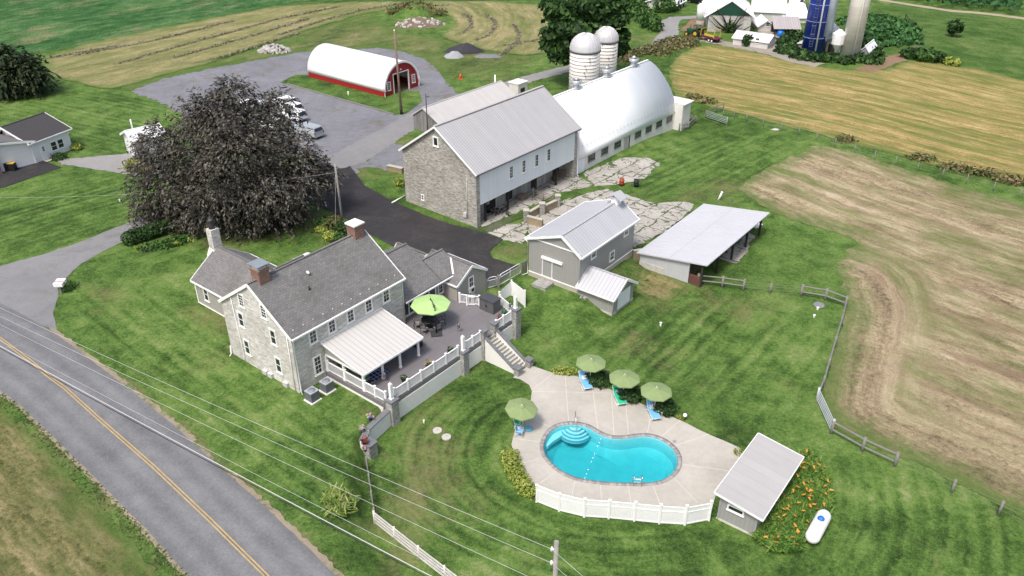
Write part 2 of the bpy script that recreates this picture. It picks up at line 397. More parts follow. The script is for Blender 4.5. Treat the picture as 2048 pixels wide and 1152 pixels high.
# ---------------- ground materials
def turf(name, stops, dry, stripes=.06, per=1.3, drymul=1.0):
    t = T(name); p = t.pos(); n1 = t.noise(p, .05, 4, .6); n2 = t.noise(p, .45, 4, .6, .4); n3 = t.noise(p, 3.2, 4, .65); n4 = t.noise(p, 9, 4, .8)
    sc = t.attr("sc"); sw = t.attr("sw"); dr = t.attr("dry")
    wob = t.math('MULTIPLY_ADD', n2, .9, sc); st = t.math('SINE', t.math('MULTIPLY', wob, 2 * math.pi / per))
    st2 = t.noise(t.n("CombineXYZ", X=t.math('MULTIPLY', wob, 1.6), Y=t.math('MULTIPLY', n1, 6.0)).outputs[0], 1.0, 3, .6)
    f = t.math('ADD', t.math('MULTIPLY_ADD', n1, .95, -.475 + .47), t.math('MULTIPLY_ADD', n2, 1.05, -.525))
    f = t.math('ADD', f, t.math('MULTIPLY_ADD', n3, .8, -.4)); f = t.math('ADD', f, t.math('MULTIPLY_ADD', n4, 1.25, -.625))
    sw_ = t.math('MULTIPLY', sw, stripes); f = t.math('MULTIPLY_ADD', st, sw_, f)
    f = t.math('ADD', f, t.math('MULTIPLY', t.math('SUBTRACT', st2, .5), t.math('MULTIPLY', sw, .6)))
    col = t.ramp(f, stops)
    d2 = t.noise(p, .22, 5, .7, .6); d3 = t.noise(p, 1.7, 4, .7)
    df = t.math('ADD', t.math('MULTIPLY_ADD', d2, 2.6, -1.5), t.math('MULTIPLY_ADD', d3, 1.0, -.5)); df = t.math('ADD', df, t.math('MULTIPLY', dr, 1.6))
    df = t.math('ADD', df, t.math('MULTIPLY', t.math('MULTIPLY', t.math('SUBTRACT', st2, .5), sw), 1.1), clamp=True)
    drc = t.ramp(t.math('ADD', t.math('MULTIPLY', n3, .6), t.math('MULTIPLY', n4, .4)), [(.3, sca(dry, .7)), (.7, sca(dry, 1.25))])
    col = t.mix(t.math('MULTIPLY', df, .8 * drymul), col, drc)
    h = t.math('ADD', n3, t.math('MULTIPLY', n4, .8))
    return t.fin(col, .9, h, .5, .09, spec=.1)
GRASS = [(.12, (.021, .042, .01)), (.35, (.049, .096, .02)), (.52, (.079, .143, .031)), (.7, (.12, .187, .047)), (.95, (.215, .24, .105))]
LAWN = turf("lawn_grass", GRASS, (.17, .148, .072))
def rows(name, stops, per=1.4, freq=.55, mixn=.5, green=None, gf=(.55, .72), brown=None, bf=(.56, .72), edge=2.0, arcs=False):
    """mown or cropped field: bands that follow the machine's passes"""
    t = T(name); p = t.pos(); sc = t.attr("sc"); al = t.attr("al"); ed = t.attr("ed")
    n1 = t.noise(p, .035, 4, .6); n2 = t.noise(p, .3, 5, .65); n4 = t.noise(p, 2.4, 4, .75); n5 = t.noise(p, 8, 4, .8)
    w_ = t.math('MULTIPLY_ADD', n2, 1.6, sc)
    w2 = t.math('MULTIPLY_ADD', n2, 1.6, t.attr("sc2")) if arcs else None; wt = t.attr("wt") if arcs else None
    def along(fs, fa, d=5):
        a_ = along1(w_, fs, fa, d)
        if not arcs: return a_
        b_ = along1(w2, fs, fa * .3, d); return t.math('ADD', t.math('MULTIPLY', a_, t.math('SUBTRACT', 1.0, wt)), t.math('MULTIPLY', b_, wt))
    def along1(w_, fs, fa, d=5): return t.noise(t.n("CombineXYZ", X=t.math('MULTIPLY', w_, fs), Y=t.math('MULTIPLY', al, fa), Z=t.math('MULTIPLY', n1, 1.5)).outputs[0], 1.0, d, .72)
    row = along(freq, .05); ro2 = along(freq * 3.2, .22, 5)
    f = t.math('MULTIPLY_ADD', row, .95, .025); f = t.math('MULTIPLY_ADD', t.math('SUBTRACT', ro2, .5), 1.3, f)
    f = t.math('ADD', f, t.math('MULTIPLY_ADD', n1, mixn, -mixn / 2)); f = t.math('ADD', f, t.math('MULTIPLY_ADD', n2, .5, -.25))
    f = t.math('ADD', f, t.math('MULTIPLY_ADD', n4, 1.0, -.5)); f = t.math('ADD', f, t.math('MULTIPLY_ADD', n5, .9, -.45))
    col = t.ramp(f, stops); gn = t.math('ADD', t.math('MULTIPLY', n4, .55), t.math('MULTIPLY', n5, .45)); gcol = t.ramp(gn, GRASS)
    for c, r, k in ((brown, bf, (freq * 1.1, .07)), (green, gf, (freq * .8, .06))):
        if c:
            q = t.math('ADD', t.math('MULTIPLY', along(k[0], k[1], 5), .75), t.math('MULTIPLY', n4, .3)); m_ = t.ramp(q, [(r[0], (0, 0, 0)), (r[1], (.85, .85, .85))])
            col = t.mix(m_, col, t.ramp(gn, [(.3, sca(c, .6)), (.7, sca(c, 1.35))]))
    ee = t.math('SUBTRACT', t.math('MULTIPLY_ADD', t.noise(p, .5, 5, .75), 2.6 * edge, -.9 * edge), ed); em = t.math('MULTIPLY_ADD', ee, .9 / edge, .35, clamp=True)
    col = t.mix(em, col, gcol)
    h = t.math('ADD', t.math('MULTIPLY', row, 1.0), t.math('ADD', n4, n5))
    return t.fin(col, .95, h, .7, .12, spec=.1)
def loose(name, c, var=.25, patch=None, pf=(.55, .75), sc=6.0, bump=.4, rough=.95):
    t = T(name); p = t.pos(); n1 = t.noise(p, .12, 4, .65, .5); n2 = t.noise(p, 1.1, 4, .65); n3 = t.noise(p, sc, 3, .7); n4 = t.noise(p, sc * 4, 2, .6)
    f = t.math('ADD', t.math('MULTIPLY', n1, .4), t.math('ADD', t.math('MULTIPLY', n2, .3), t.math('ADD', t.math('MULTIPLY', n3, .2), t.math('MULTIPLY', n4, .2))))
    col = t.ramp(f, [(.36, sca(c, 1 - var)), (.74, sca(c, 1 + var))])
    if patch:
        d = t.noise(p, .28, 6, .72, .8); e = t.noise(p, 2.2, 3, .7); g = t.math('MULTIPLY_ADD', e, .3, t.math('ADD', d, -.15))
        col = t.mix(t.ramp(g, [(pf[0], (0, 0, 0)), (pf[1], (1, 1, 1))]), col, t.ramp(n3, [(.3, sca(patch, .7)), (.7, sca(patch, 1.2))]))
    return t.fin(col, rough, t.math('ADD', n3, n4), bump, .05, spec=.2)
GRAVEL = loose("grey_gravel", (.175, .178, .198), .34, (.14, .13, .085), (.53, .7))
GRAVEL2 = loose("worn_gravel", (.24, .235, .23), .2, (.12, .14, .05), (.68, .8))
DRIVE = loose("pale_drive", (.2, .2, .205), .2, (.15, .15, .15), (.5, .75), sc=5)
TARMAC = loose("new_asphalt", (.034, .032, .034), .35, (.06, .056, .055), (.48, .72), sc=9, bump=.25, rough=.8)
DIRT = loose("bare_earth", (.2, .135, .085), .35, (.1, .13, .04), (.55, .75))
SLABS = None
def concrete(name, c, crack=None, cs=.45, cw=.03, var=.16):
    t = T(name); p = t.pos(); n1 = t.noise(p, .25, 5, .65, .4); n2 = t.noise(p, 2.5, 4, .65); n3 = t.noise(p, 20, 2)
    f = t.math('ADD', t.math('MULTIPLY', n1, .55), t.math('ADD', t.math('MULTIPLY', n2, .3), t.math('MULTIPLY', n3, .2)))
    col = t.ramp(f, [(.36, sca(c, 1 - var)), (.7, sca(c, 1 + var))])
    if crack:
        d = t.n("TexNoise", Vector=p, Scale=.55, Detail=4).outputs["Color"]; q = t.n("VectorMath", {'operation': 'MULTIPLY_ADD'}, i0=d, i1=(1.5, 1.5, 0), i2=p).outputs[0]
        rt = t.n("Mapping", Vector=q, Rotation=(0, 0, rad(-51))).outputs[0]
        bk = t.n("TexBrick", {'offset': .37}, Vector=rt, Scale=1.0); bk.inputs["Mortar Size"].default_value = .3; bk.inputs["Mortar Smooth"].default_value = 1.0; bk.inputs["Brick Width"].default_value = 3.1; bk.inputs["Row Height"].default_value = 2.3
        wn = t.math('MULTIPLY_ADD', t.noise(p, .7, 5, .75), -1.5, 1.62); cr = t.math('GREATER_THAN', bk.outputs["Fac"], wn)
        vo = t.n("TexVoronoi", {'feature': 'DISTANCE_TO_EDGE'}, Vector=rt, Scale=cs, Randomness=1.0).outputs["Distance"]
        cr2 = t.math('LESS_THAN', vo, t.math('MULTIPLY_ADD', t.noise(p, .4, 4, .7), .34, -.155))
        sp = t.math('GREATER_THAN', t.noise(p, .8, 6, .78), .6)
        col = t.mix(t.math('MULTIPLY', t.ramp(t.noise(p, .18, 4, .6), [(.35, (0, 0, 0)), (.65, (1, 1, 1))]), .45), col, sca(c, .62))
        col = t.mix(t.math('MAXIMUM', t.math('MAXIMUM', cr, t.math('MULTIPLY', cr2, .9)), t.math('MULTIPLY', sp, .85)), col, t.ramp(n2, [(.3, sca(crack, .6)), (.7, sca(crack, 1.2))]))
    return t.fin(col, .85, n2, .15, .03, spec=.25)
POOLDECK = concrete("patio_concrete", (.4, .378, .335), var=.17)
YARD = concrete("cracked_concrete", (.38, .36, .325), (.06, .085, .028), .72, .012, var=.34)
def roadmat():
    t = T("road_asphalt"); p = t.pos(); a = t.attr("sc"); n2 = t.noise(p, .7, 4, .6); n3 = t.noise(p, 12, 3, .75); n4 = t.noise(p, 5, 3, .7); n1 = t.noise(p, .12, 4)
    tr = t.math('COSINE', t.math('MULTIPLY', a, 2 * math.pi / 1.55))
    f = t.math('ADD', t.math('MULTIPLY', n3, .42), t.math('ADD', t.math('MULTIPLY', n4, .3), t.math('ADD', t.math('MULTIPLY', n2, .25), t.math('MULTIPLY', n1, .3))))
    f = t.math('MULTIPLY_ADD', tr, -.05, f)
    return t.fin(t.ramp(f, [(.36, (.078, .08, .085)), (.6, (.142, .145, .152)), (.86, (.23, .232, .238))]), .9, n3, .3, .02, spec=.2)
# ---------------- the ground itself
def axis(lo, hi, marks):
    a = [lo]
    while a[-1] < hi:
        x = a[-1]; s = 14.0
        for m0, m1, st in marks:
            if m0 <= x < m1: s = st; break
            if x < m0: s = min(s, max(.5, m0 - x, 0) if m0 - x > .5 else s)
        a.append(x + min(s, 60))
    return np.array(a)
gx = np.concatenate([[-2500, -1200, -600, -350], np.arange(-230, -72, 4.0), np.arange(-72, -20, 1.2), np.arange(-20, 6, .4), np.arange(6, 64, 1.2), np.arange(64, 240, 4.0), [350, 600, 1200, 2500]])
gy = np.concatenate([[-200, -60, 0, 18], np.arange(26, 46, 1.0), np.arange(46, 74, .4), np.arange(74, 150, 1.3), np.arange(150, 330, 4.0), [400, 600, 1200, 2500]])
GX, GY = np.meshgrid(gx, gy); X, Y = GX.ravel(), GY.ravel(); Z = terrain(X, Y)
def blob(px, py, rx, ry=None, ang=0.0):
    c = PT(px, py); ry = ry or rx; ca, sa = math.cos(rad(ang)), math.sin(rad(ang)); dx, dy = X - c.x, Y - c.y
    return np.exp(-(((dx * ca + dy * sa) / rx) ** 2 + ((-dx * sa + dy * ca) / ry) ** 2))
def dirc(p0, p1):
    a, b = PT(*p0), PT(*p1); d = (b - a).normalized(); return (X - a.x) * -d.y + (Y - a.y) * d.x
PC = PT(1215, 905)
RS = [(blob(330, 690, 13, 9, -40), dirc((238, 763), (531, 1012))), (blob(560, 880, 11, 5, -42), dirc((238, 763), (531, 1012))),
      (blob(930, 900, 10), np.hypot((X - PC.x), (Y - PC.y) * 1.25)), (blob(1060, 1090, 12, 6), np.hypot((X - PC.x), (Y - PC.y) * 1.25)), (blob(1780, 1060, 14, 7), np.hypot((X - PC.x), (Y - PC.y) * 1.1)),
      (blob(1420, 700, 13, 9), dirc((1350, 830), (1560, 610)) * 1.0), (blob(1420, 330, 16, 12), dirc((1330, 400), (1490, 320))), (blob(100, 430, 22, 12), dirc((0, 470), (270, 390))), (blob(180, 240, 26, 16), dirc((100, 200), (330, 250)))]
SW = np.zeros_like(X); SCc = np.zeros_like(X)
for wgt, scv in RS: m = wgt > SW; SCc = np.where(m, scv, SCc); SW = np.maximum(SW, wgt)
SW = np.clip(SW * 1.5 - .15, 0, 1)
DRY = np.zeros_like(X)
for q in [(1350, 570, 3.2, 2.2), (1320, 595, 2.6, 1.6, 50), (1280, 540, 3, 2), (450, 650, 5, 1.3, -38), (200, 590, 4, 1.2, -35), (420, 470, 6, 3), (560, 455, 7, 3.5, 20), (640, 430, 4, 3), (1480, 610, 5, 3), (1300, 700, 4, 3), (40, 900, 8, 6), (60, 1000, 7, 5), (240, 1060, 3, 5), (150, 1030, 5, 5), (1040, 100, 10, 6), (900, 140, 14, 7), (1000, 90, 20, 8), (700, 60, 30, 5, 15), (1440, 380, 9, 3, 20), (860, 930, 4, 7), (1290, 80, 12, 4), (770, 300, 5, 5), (740, 340, 4, 3), (1030, 500, 3, 2), (830, 1010, 3, 6)]:
    DRY = np.maximum(DRY, blob(*q[:3], *(q[3:])) * .42)
edge = polydist(X, Y, [PT(238, 763), PT(347, 848), PT(425, 920), PT(531, 1012), PT(660, 1138)], False); DRY = np.maximum(DRY, .95 * np.exp(-edge / .45))
nx, ny = len(gx), len(gy); idx = np.arange(nx * ny).reshape(ny, nx)
FQ = np.stack([idx[:-1, :-1], idx[:-1, 1:], idx[1:, 1:], idx[1:, :-1]], -1).reshape(-1, 4)
# leave out the cells over the basin of the pool (the patio sheet closes round it)
PCO = [PT(*q) for q in [(1078.5, 893), (1083.6, 876), (1095.5, 859), (1112, 849), (1136, 844), (1163, 846), (1183.5, 852.6), (1204, 866), (1224, 873), (1248, 873), (1275, 868.5), (1298.6, 868), (1326, 876), (1349, 891.5), (1362, 909), (1365, 927), (1360, 944), (1343, 961), (1319, 971), (1285, 974), (1231, 973), (1183.5, 969), (1149.6, 962.6), (1119, 949), (1095.5, 930), (1082, 912)]]
cx, cy = X[FQ].mean(1), Y[FQ].mean(1)
FQ = FQ[~(inpoly(cx, cy, PCO) | (polydist(cx, cy, PCO) < .9))]
mesh_np("ground", np.column_stack([X, Y, Z]), FQ, LAWN, None, {"sc": SCc, "sw": SW, "dry": DRY}, True)["kind"] = 'structure'
ALD = lambda p0, p1: (lambda x, y, a=PT(*p0), b=PT(*p1): (x - a.x) * (b - a).normalized().x + (y - a.y) * (b - a).normalized().y)
PERP = lambda p0, p1: (lambda x, y, a=PT(*p0), b=PT(*p1): -(x - a.x) * (b - a).normalized().y + (y - a.y) * (b - a).normalized().x)
# ---------------- fields
HAY = rows("mown_hay", [(.1, (.1, .095, .055)), (.34, (.165, .165, .07)), (.55, (.225, .215, .095)), (.75, (.31, .25, .135)), (.95, (.38, .33, .2))], 3.2, .3, .5, (.1, .14, .035), (.5, .68), (.19, .14, .1), (.6, .75))
CROP = rows("green_crop", [(.1, (.012, .045, .012)), (.4, (.03, .09, .024)), (.62, (.06, .14, .045)), (.85, (.12, .17, .07)), (1.0, (.2, .2, .1))], 1.0, .14, .6, None, (.5, .6), (.27, .2, .125), (.57, .71))
STUB = rows("tan_stubble", [(.05, (.1, .082, .046)), (.28, (.19, .15, .092)), (.5, (.29, .232, .143)), (.7, (.39, .325, .21)), (.94, (.51, .45, .32))], 2.2, .33, .5, (.1, .14, .035), (.5, .66), (.185, .12, .083), (.54, .7), 3.6, True)
GOLD = rows("gold_stubble", [(.08, (.12, .11, .04)), (.3, (.21, .17, .065)), (.5, (.31, .235, .09)), (.7, (.42, .315, .15)), (.92, (.52, .42, .23))], 1.6, .8, .35, (.1, .145, .032), (.47, .62), (.32, .17, .08), (.58, .74), 2.0)
PAST = rows("pasture_grass", [(.1, (.025, .065, .012)), (.45, (.06, .115, .025)), (.75, (.115, .165, .05)), (1.0, (.2, .21, .09))], 5, .1, .5, None, (.5, .6), None)
cropP = pts((-700, 190), (0, 113), (91, 106), (221, 81), (384, 44), (531, 17), (600, 5), (700, 2), (900, 1), (1095, 1)) + [P(1100, -50, .25), P(-500, -50, .25)]
sheet("crop_field", cropP, CROP, .05, 4, 2, .5, attrs={"sc": PERP((91, 106), (531, 17)), "al": ALD((91, 106), (531, 17))})
hayP = pts((91, 106), (384, 44), (600, 4), (1090, 2), (1115, 40), (1105, 100), (1085, 108), (1040, 112), (960, 98), (905, 84), (878, 72), (905, 58), (908, 38), (880, 22), (840, 14), (790, 17), (720, 30), (640, 52), (560, 78), (480, 105), (400, 133), (300, 157), (245, 172), (217, 180), (150, 165), (88, 150))
_hc = PT(835, 44)
def haysc(x, y): return np.where(x > _hc.x - 2, np.hypot((x - _hc.x) * 1.0, (y - _hc.y) * .55), PERP((91, 106), (531, 17))(x, y) + 0 * x)
sheet("hay_field", hayP, HAY, .08, 2.5, 1.5, .6, 1, attrs={"sc": haysc, "al": ALD((91, 106), (531, 17))})
stubP = pts((1628, 290), (1700, 300), (1800, 337), (1900, 368), (2048, 408), (2250, 470), (2300, 1180), (2048, 1040), (1960, 990), (1880, 950), (1790, 905), (1720, 880), (1668, 850), (1647, 800), (1657, 740), (1674, 680), (1694, 620), (1682, 562), (1665, 540), (1690, 510), (1722, 484), (1680, 466), (1600, 446), (1530, 416), (1490, 390), (1477, 376), (1498, 358), (1551, 326), (1595, 311))
_seg = pts((1680, 560), (1694, 620), (1674, 680), (1657, 740), (1647, 800), (1668, 850), (1720, 880), (1790, 905), (1880, 950), (1960, 990), (2048, 1040), (2300, 1180)); _pp = PERP((1650, 300), (2048, 430))
def stubw(x, y): d = polydist(x, y, _seg, False); return 1 - sst((d - 5 - 2 * np.sin(x * .11) - 2 * np.sin(y * .17 + 1)) / 9)
sheet("stubble_field", stubP, STUB, .05, 1.6, .8, .55, 1, attrs={"sc": _pp, "sc2": lambda x, y: polydist(x, y, _seg, False), "wt": stubw, "al": ALD((1650, 300), (2048, 430))})
goldP = pts((1347, 190), (1338, 156), (1342, 127), (1364, 107), (1394, 92), (1438, 89), (1486, 99), (1543, 112), (1584, 123), (1633, 133), (1682, 140), (1731, 140), (1780, 139), (1804, 125), (1848, 122), (1908, 133), (1967, 140), (2048, 160), (2300, 225), (2300, 445), (2048, 369), (1877, 333), (1800, 312), (1700, 287), (1604, 260), (1524, 240), (1445, 219), (1375, 201))
sheet("gold_field", goldP, GOLD, .05, 2.2, 1.2, .5, 1, attrs={"sc": PERP((1445, 219), (2048, 369)), "al": ALD((1445, 219), (2048, 369))})
pasP = pts((1740, 130), (1735, 40), (1750, 5), (1900, 25), (2048, 42), (2400, 90), (2400, 260), (2048, 158), (1960, 138), (1900, 130), (1840, 120))
sheet("pasture", pasP, PAST, .03, 4, 2, .8, 1, attrs={"sc": PERP((1750, 5), (2048, 42)), "al": ALD((1750, 5), (2048, 42))})
lane = pts((1735, -6), (1760, 2), (1900, 24), (2048, 40), (2400, 92), (2400, 86), (2048, 35.5), (1900, 20), (1760, -2), (1735, -10))
sheet("farm_lane", lane, loose("pale_lane", (.33, .28, .2), .15), .06, 4, 1.5, .3)
ROUGH = rows("rough_grass", [(.08, (.04, .066, .02)), (.36, (.085, .115, .036)), (.56, (.14, .155, .058)), (.78, (.2, .185, .09)), (.97, (.28, .245, .15))], 3, .16, .7, (.07, .13, .026), (.5, .64), (.2, .15, .095), (.64, .8), 3.2)
sheet("rough_pasture", pts((480, 108), (560, 80), (640, 54), (720, 32), (760, 30), (770, 60), (860, 76), (905, 86), (960, 100), (1040, 114), (1088, 112), (1075, 122), (1010, 135), (915, 150), (893, 163), (875, 140), (850, 118), (800, 103), (760, 96), (700, 100), (610, 104), (560, 112), (490, 126), (420, 138), (330, 158), (270, 180), (232, 176), (300, 158), (400, 134)), ROUGH, .035, 2, 1, .5, 1, attrs={"sc": PERP((91, 106), (531, 17)), "al": ALD((91, 106), (531, 17))})
sheet("rough_pasture", pts((728, 306), (765, 286), (800, 265), (835, 280), (815, 300), (812, 345), (770, 352), (730, 345)), ROUGH, .035, 1.5, .7, .4, 1, attrs={"sc": PERP((91, 106), (531, 17)), "al": ALD((91, 106), (531, 17))})
# ---------------- roads, drives and yards
DRYF = rows("dry_verge_grass", [(.1, (.05, .06, .02)), (.35, (.115, .115, .045)), (.55, (.19, .17, .075)), (.75, (.28, .23, .13)), (.95, (.38, .32, .22))], 2, .35, .5, (.06, .1, .022), (.5, .66), (.2, .13, .09), (.6, .74), 1.4)
sheet("dry_verge", pts((-200, 700), (0, 812), (60, 862), (110, 915), (170, 980), (230, 1050), (300, 1130), (420, 1290), (-300, 1290)), DRYF, .03, 1.2, .7, .4, 1, attrs={"sc": PERP((0, 830), (190, 1000)), "al": ALD((0, 830), (190, 1000))})
def band(c0, c1): return pts(*c0) + pts(*c1)[::-1]
RU = [(-260, 480), (-120, 552), (0, 606), (50, 632), (100, 660), (143, 691), (188, 725), (258, 778), (347, 850), (425, 922), (531, 1014), (660, 1140), (800, 1300)]
RL = [(-260, 640), (-120, 710), (0, 782), (44, 814), (112, 879), (190, 957), (282, 1049), (378, 1151), (500, 1290)]
RC = [(-260, 556), (-120, 617), (0, 677.5), (61, 723), (102, 757), (130, 777), (194, 835), (306, 933), (418, 1039), (531, 1151), (660, 1290)]
_rc = [p for p in pts(*RC)]
sheet("road", band(RU, RL), roadmat(), .05, 1.2, .7, .06, attrs={"sc": lambda x, y: polydist(x, y, _rc, False)})
SHLD = loose("sandy_shoulder", (.26, .22, .16), .3, (.1, .13, .045), (.5, .62))
def side(c, o0, o1):
    ln = [Vector(p[:2]) for p in pts(*c)]; A_, B_ = [], []
    for i, p in enumerate(ln):
        d = (ln[min(i + 1, len(ln) - 1)] - ln[max(i - 1, 0)]).normalized(); n_ = Vector((-d.y, d.x)); A_.append(p + n_ * o0); B_.append(p + n_ * o1)
    return A_ + B_[::-1]
sheet("road_shoulder", side(RU[4:], -.15, .38), SHLD, .045, 2, .35, .22)
sheet("road_shoulder", side(RL[2:], -.3, .12), SHLD, .045, 2, .4, .15)
YEL = paint("yellow_line", (.42, .3, .12), .8, .25, 3)
for s_ in (-.15, .06):
    ln = [Vector(p[:2]) for p in smooth_poly(_rc, 0)]; L_, R_ = [], []
    for i, p in enumerate(ln):
        d = (ln[min(i + 1, len(ln) - 1)] - ln[max(i - 1, 0)]).normalized(); n_ = Vector((-d.y, d.x)); L_.append(p + n_ * (s_ + .09)); R_.append(p + n_ * s_)
    o = sheet("road_marking", L_ + R_[::-1], YEL, .07, 2, .8, 0, grid=False)
drv = pts((-160, 566), (0, 532), (76, 512), (143, 491), (213, 463), (273, 439), (330, 416), (420, 392), (520, 355), (600, 330), (650, 320), (690, 318), (720, 345), (600, 385), (470, 410), (380, 424), (319, 437), (243, 485), (194, 509), (164, 527), (140, 548), (121, 572), (108, 624), (112, 664), (60, 640), (0, 612), (-160, 540))
sheet("driveway", drv, DRIVE, .03, 1.2, .6, .15)
yard = pts((262, 182), (330, 158), (420, 138), (490, 126), (560, 112), (610, 104), (700, 100), (760, 96), (800, 103), (850, 118), (875, 140), (893, 165), (915, 188), (903, 205), (862, 226), (832, 240), (800, 262), (765, 285), (730, 305), (742, 335), (700, 336), (640, 326), (560, 302), (450, 270), (380, 240), (335, 212))
sheet("gravel_yard", yard, GRAVEL, .04, 2.5, .6, .7)
sheet("yard_verge", pts((560, 166), (590, 150), (640, 150), (772, 190), (800, 182), (838, 182), (845, 204), (812, 228), (790, 231), (640, 188), (575, 169)), LAWN, .07, 2, .7, .2)
sheet("barn_gravel", pts((742, 335), (730, 305), (775, 288), (815, 292), (812, 330), (790, 345)), GRAVEL, .05, 2, .5, .6)
trk = [(830, 250), (905, 203), (960, 186), (1058, 158), (1131, 139), (1231, 115), (1290, 100), (1320, 89), (1338, 68), (1336, 48), (1350, 37), (1400, 34)]
tw = [1.9, 1.9, 1.7, 1.7, 1.7, 1.7, 1.8, 1.9, 2.1, 2.2, 1.8, 1.4]
def ribbon(px, wd):
    ps = [Vector(p[:2]) for p in pts(*px)]; A_, B_ = [], []
    for i, p in enumerate(ps):
        d = (ps[min(i + 1, len(ps) - 1)] - ps[max(i - 1, 0)]).normalized(); n_ = Vector((-d.y, d.x)); w_ = wd[i] if isinstance(wd, list) else wd; A_.append(p + n_ * w_); B_.append(p - n_ * w_)
    return A_ + B_[::-1]
sheet("farm_track", ribbon(trk, tw), GRAVEL2, .06, 2, .7, .35)
sheet("farmyard_lane", ribbon([(1395, 78), (1442, 86), (1500, 97), (1543, 106), (1590, 121), (1640, 131)], 1.7), loose("farmyard_dirt", (.27, .245, .21), .2, (.1, .12, .05), (.6, .75)), .07, 2, .7, .4)
sheet("farmyard_lane", ribbon([(1560, 108), (1552, 92), (1545, 76), (1540, 60)], 2.2), loose("farmyard_dirt2", (.3, .275, .24), .2), .09, 2, .7, .4)
sheet("earth_lane", ribbon([(1725, 142), (1760, 130), (1800, 115), (1845, 106), (1900, 122)], 1.8), DIRT, .07, 2, .7, .5)
sheet("earth_patch", pts((1360, 62), (1380, 40), (1400, 38), (1402, 50), (1390, 64)), DIRT, .08, 2, .8, .6)
sheet("driveway", ribbon([(655, 328), (700, 316), (760, 281), (830, 239), (890, 210), (925, 195)], [2.6, 2.8, 2.5, 2.2, 1.9, 1.7]), loose("worn_drive", (.215, .212, .216), .2, (.2, .2, .21), (.5, .75)), .065, 1.5, .6, .45)
sheet("bare_lawn_patch", pts((1278, 548), (1298, 534), (1330, 548), (1372, 566), (1364, 580), (1334, 611), (1305, 600), (1272, 586), (1276, 565)), DRYF, .04, .8, .5, .15, attrs={"sc": PERP((1272, 586), (1334, 611)), "al": ALD((1272, 586), (1334, 611))})
asp = pts((560, 374), (600, 350), (650, 326), (690, 321), (706, 340), (730, 372), (790, 405), (850, 431), (905, 450), (950, 460), (1007, 479), (988, 494), (979, 506), (986, 517), (1036, 532), (1012, 556), (985, 575), (960, 560), (900, 530), (800, 500), (740, 470), (698, 441), (654, 420), (610, 398))
sheet("asphalt_driveway", asp, TARMAC, .06, 1.5, .6, .05)
sheet("asphalt_pad", pts((-120, 382), (0, 346), (36, 336), (86, 322), (124, 335), (0, 378), (-120, 420)), TARMAC, .05, 2, .8, .04)
sheet("gravel_path", pts((112, 320), (148, 317), (266, 306), (330, 303), (350, 350), (292, 354), (240, 347), (176, 337), (124, 329)), GRAVEL2, .04, 2, .5, .25)
sheet("step_slab", pts((84, 322), (104, 315), (112, 319), (94, 325)), POOLDECK, .1, 3, 1)
for nm, q in (("barn_apron", [(957, 449), (965, 455), (1020, 432), (1084, 403), (1113, 387), (1182, 374), (1184, 367), (1151, 352), (1140, 330), (960, 420)]),
              ("yard_slab", [(976, 466), (1018, 447), (1056, 445), (1052, 478), (1044.6, 487.7), (1028, 484.6), (1005, 480)]),
              ("yard_slab", [(1055, 445), (1075, 425), (1117, 405), (1167, 389), (1213, 379), (1245, 386), (1284, 400), (1310, 408), (1363, 403), (1390, 410), (1371, 429), (1336, 458), (1300, 480), (1270, 495), (1240, 500), (1150, 470), (1060, 470)]),
              ("yard_slab", [(1165, 347), (1246, 315), (1293, 316), (1321, 327), (1287, 358), (1256, 366), (1225, 371), (1189, 373)]),
              ("shed_slab", [(1400, 520), (1431, 515), (1473, 527), (1495, 503), (1497, 488), (1511, 473), (1494, 463), (1450, 470)])):
    sheet(nm, pts(*q), YARD, .05, 1.5, .5, .3)
sheet("barn_gutter", pts((955, 457), (976, 466), (1020, 446), (1075, 424), (1118, 404), (1113, 400), (1070, 414), (1010, 440), (965, 455)), loose("mossy_gutter", (.1, .11, .075), .4, (.05, .09, .02), (.4, .6)), .07, 2, .5, .1)
# ---------------- patio and pool
pd = pts((1026, 756), (1058, 731), (1109, 747.6), (1149.6, 752.6), (1187, 763), (1221, 780), (1258, 798), (1298.6, 815), (1359.6, 841), (1417, 869.5), (1461, 888), (1480, 897), (1486, 912), (1431, 990), (1420, 1033), (1400, 1041), (1330, 1039), (1240, 1034), (1170, 1026), (1120, 1013), (1074, 993), (1060, 972), (1048, 955), (1038, 937), (1028, 907), (1023, 890), (1026, 876), (1033, 850), (1050, 822), (1061.6, 800), (1064, 783), (1058, 771), (1041, 760))
cop = smooth_poly([p for p in PCO], 2)
cc_ = Vector((sum(p.x for p in cop) / len(cop), sum(p.y for p in cop) / len(cop)))
def inset(poly, d):
    out = []; n = len(poly); A_ = sum(poly[i].x * poly[(i + 1) % n].y - poly[(i + 1) % n].x * poly[i].y for i in range(n)); sg = 1 if A_ > 0 else -1
    for i in range(n):
        t_ = (poly[(i + 1) % n] - poly[i - 1]).normalized(); out.append(poly[i] + Vector((-t_.y, t_.x)) * d * sg)
    return out
sheet("pool_patio", rough_poly(pd, .6, 0), POOLDECK, .06, 1.5, .6, .03, holes=[cop])
ZP = tz(cc_.x, cc_.y) + .06
JOINT = paint("pale_joint", (.55, .53, .49), .9, .08)
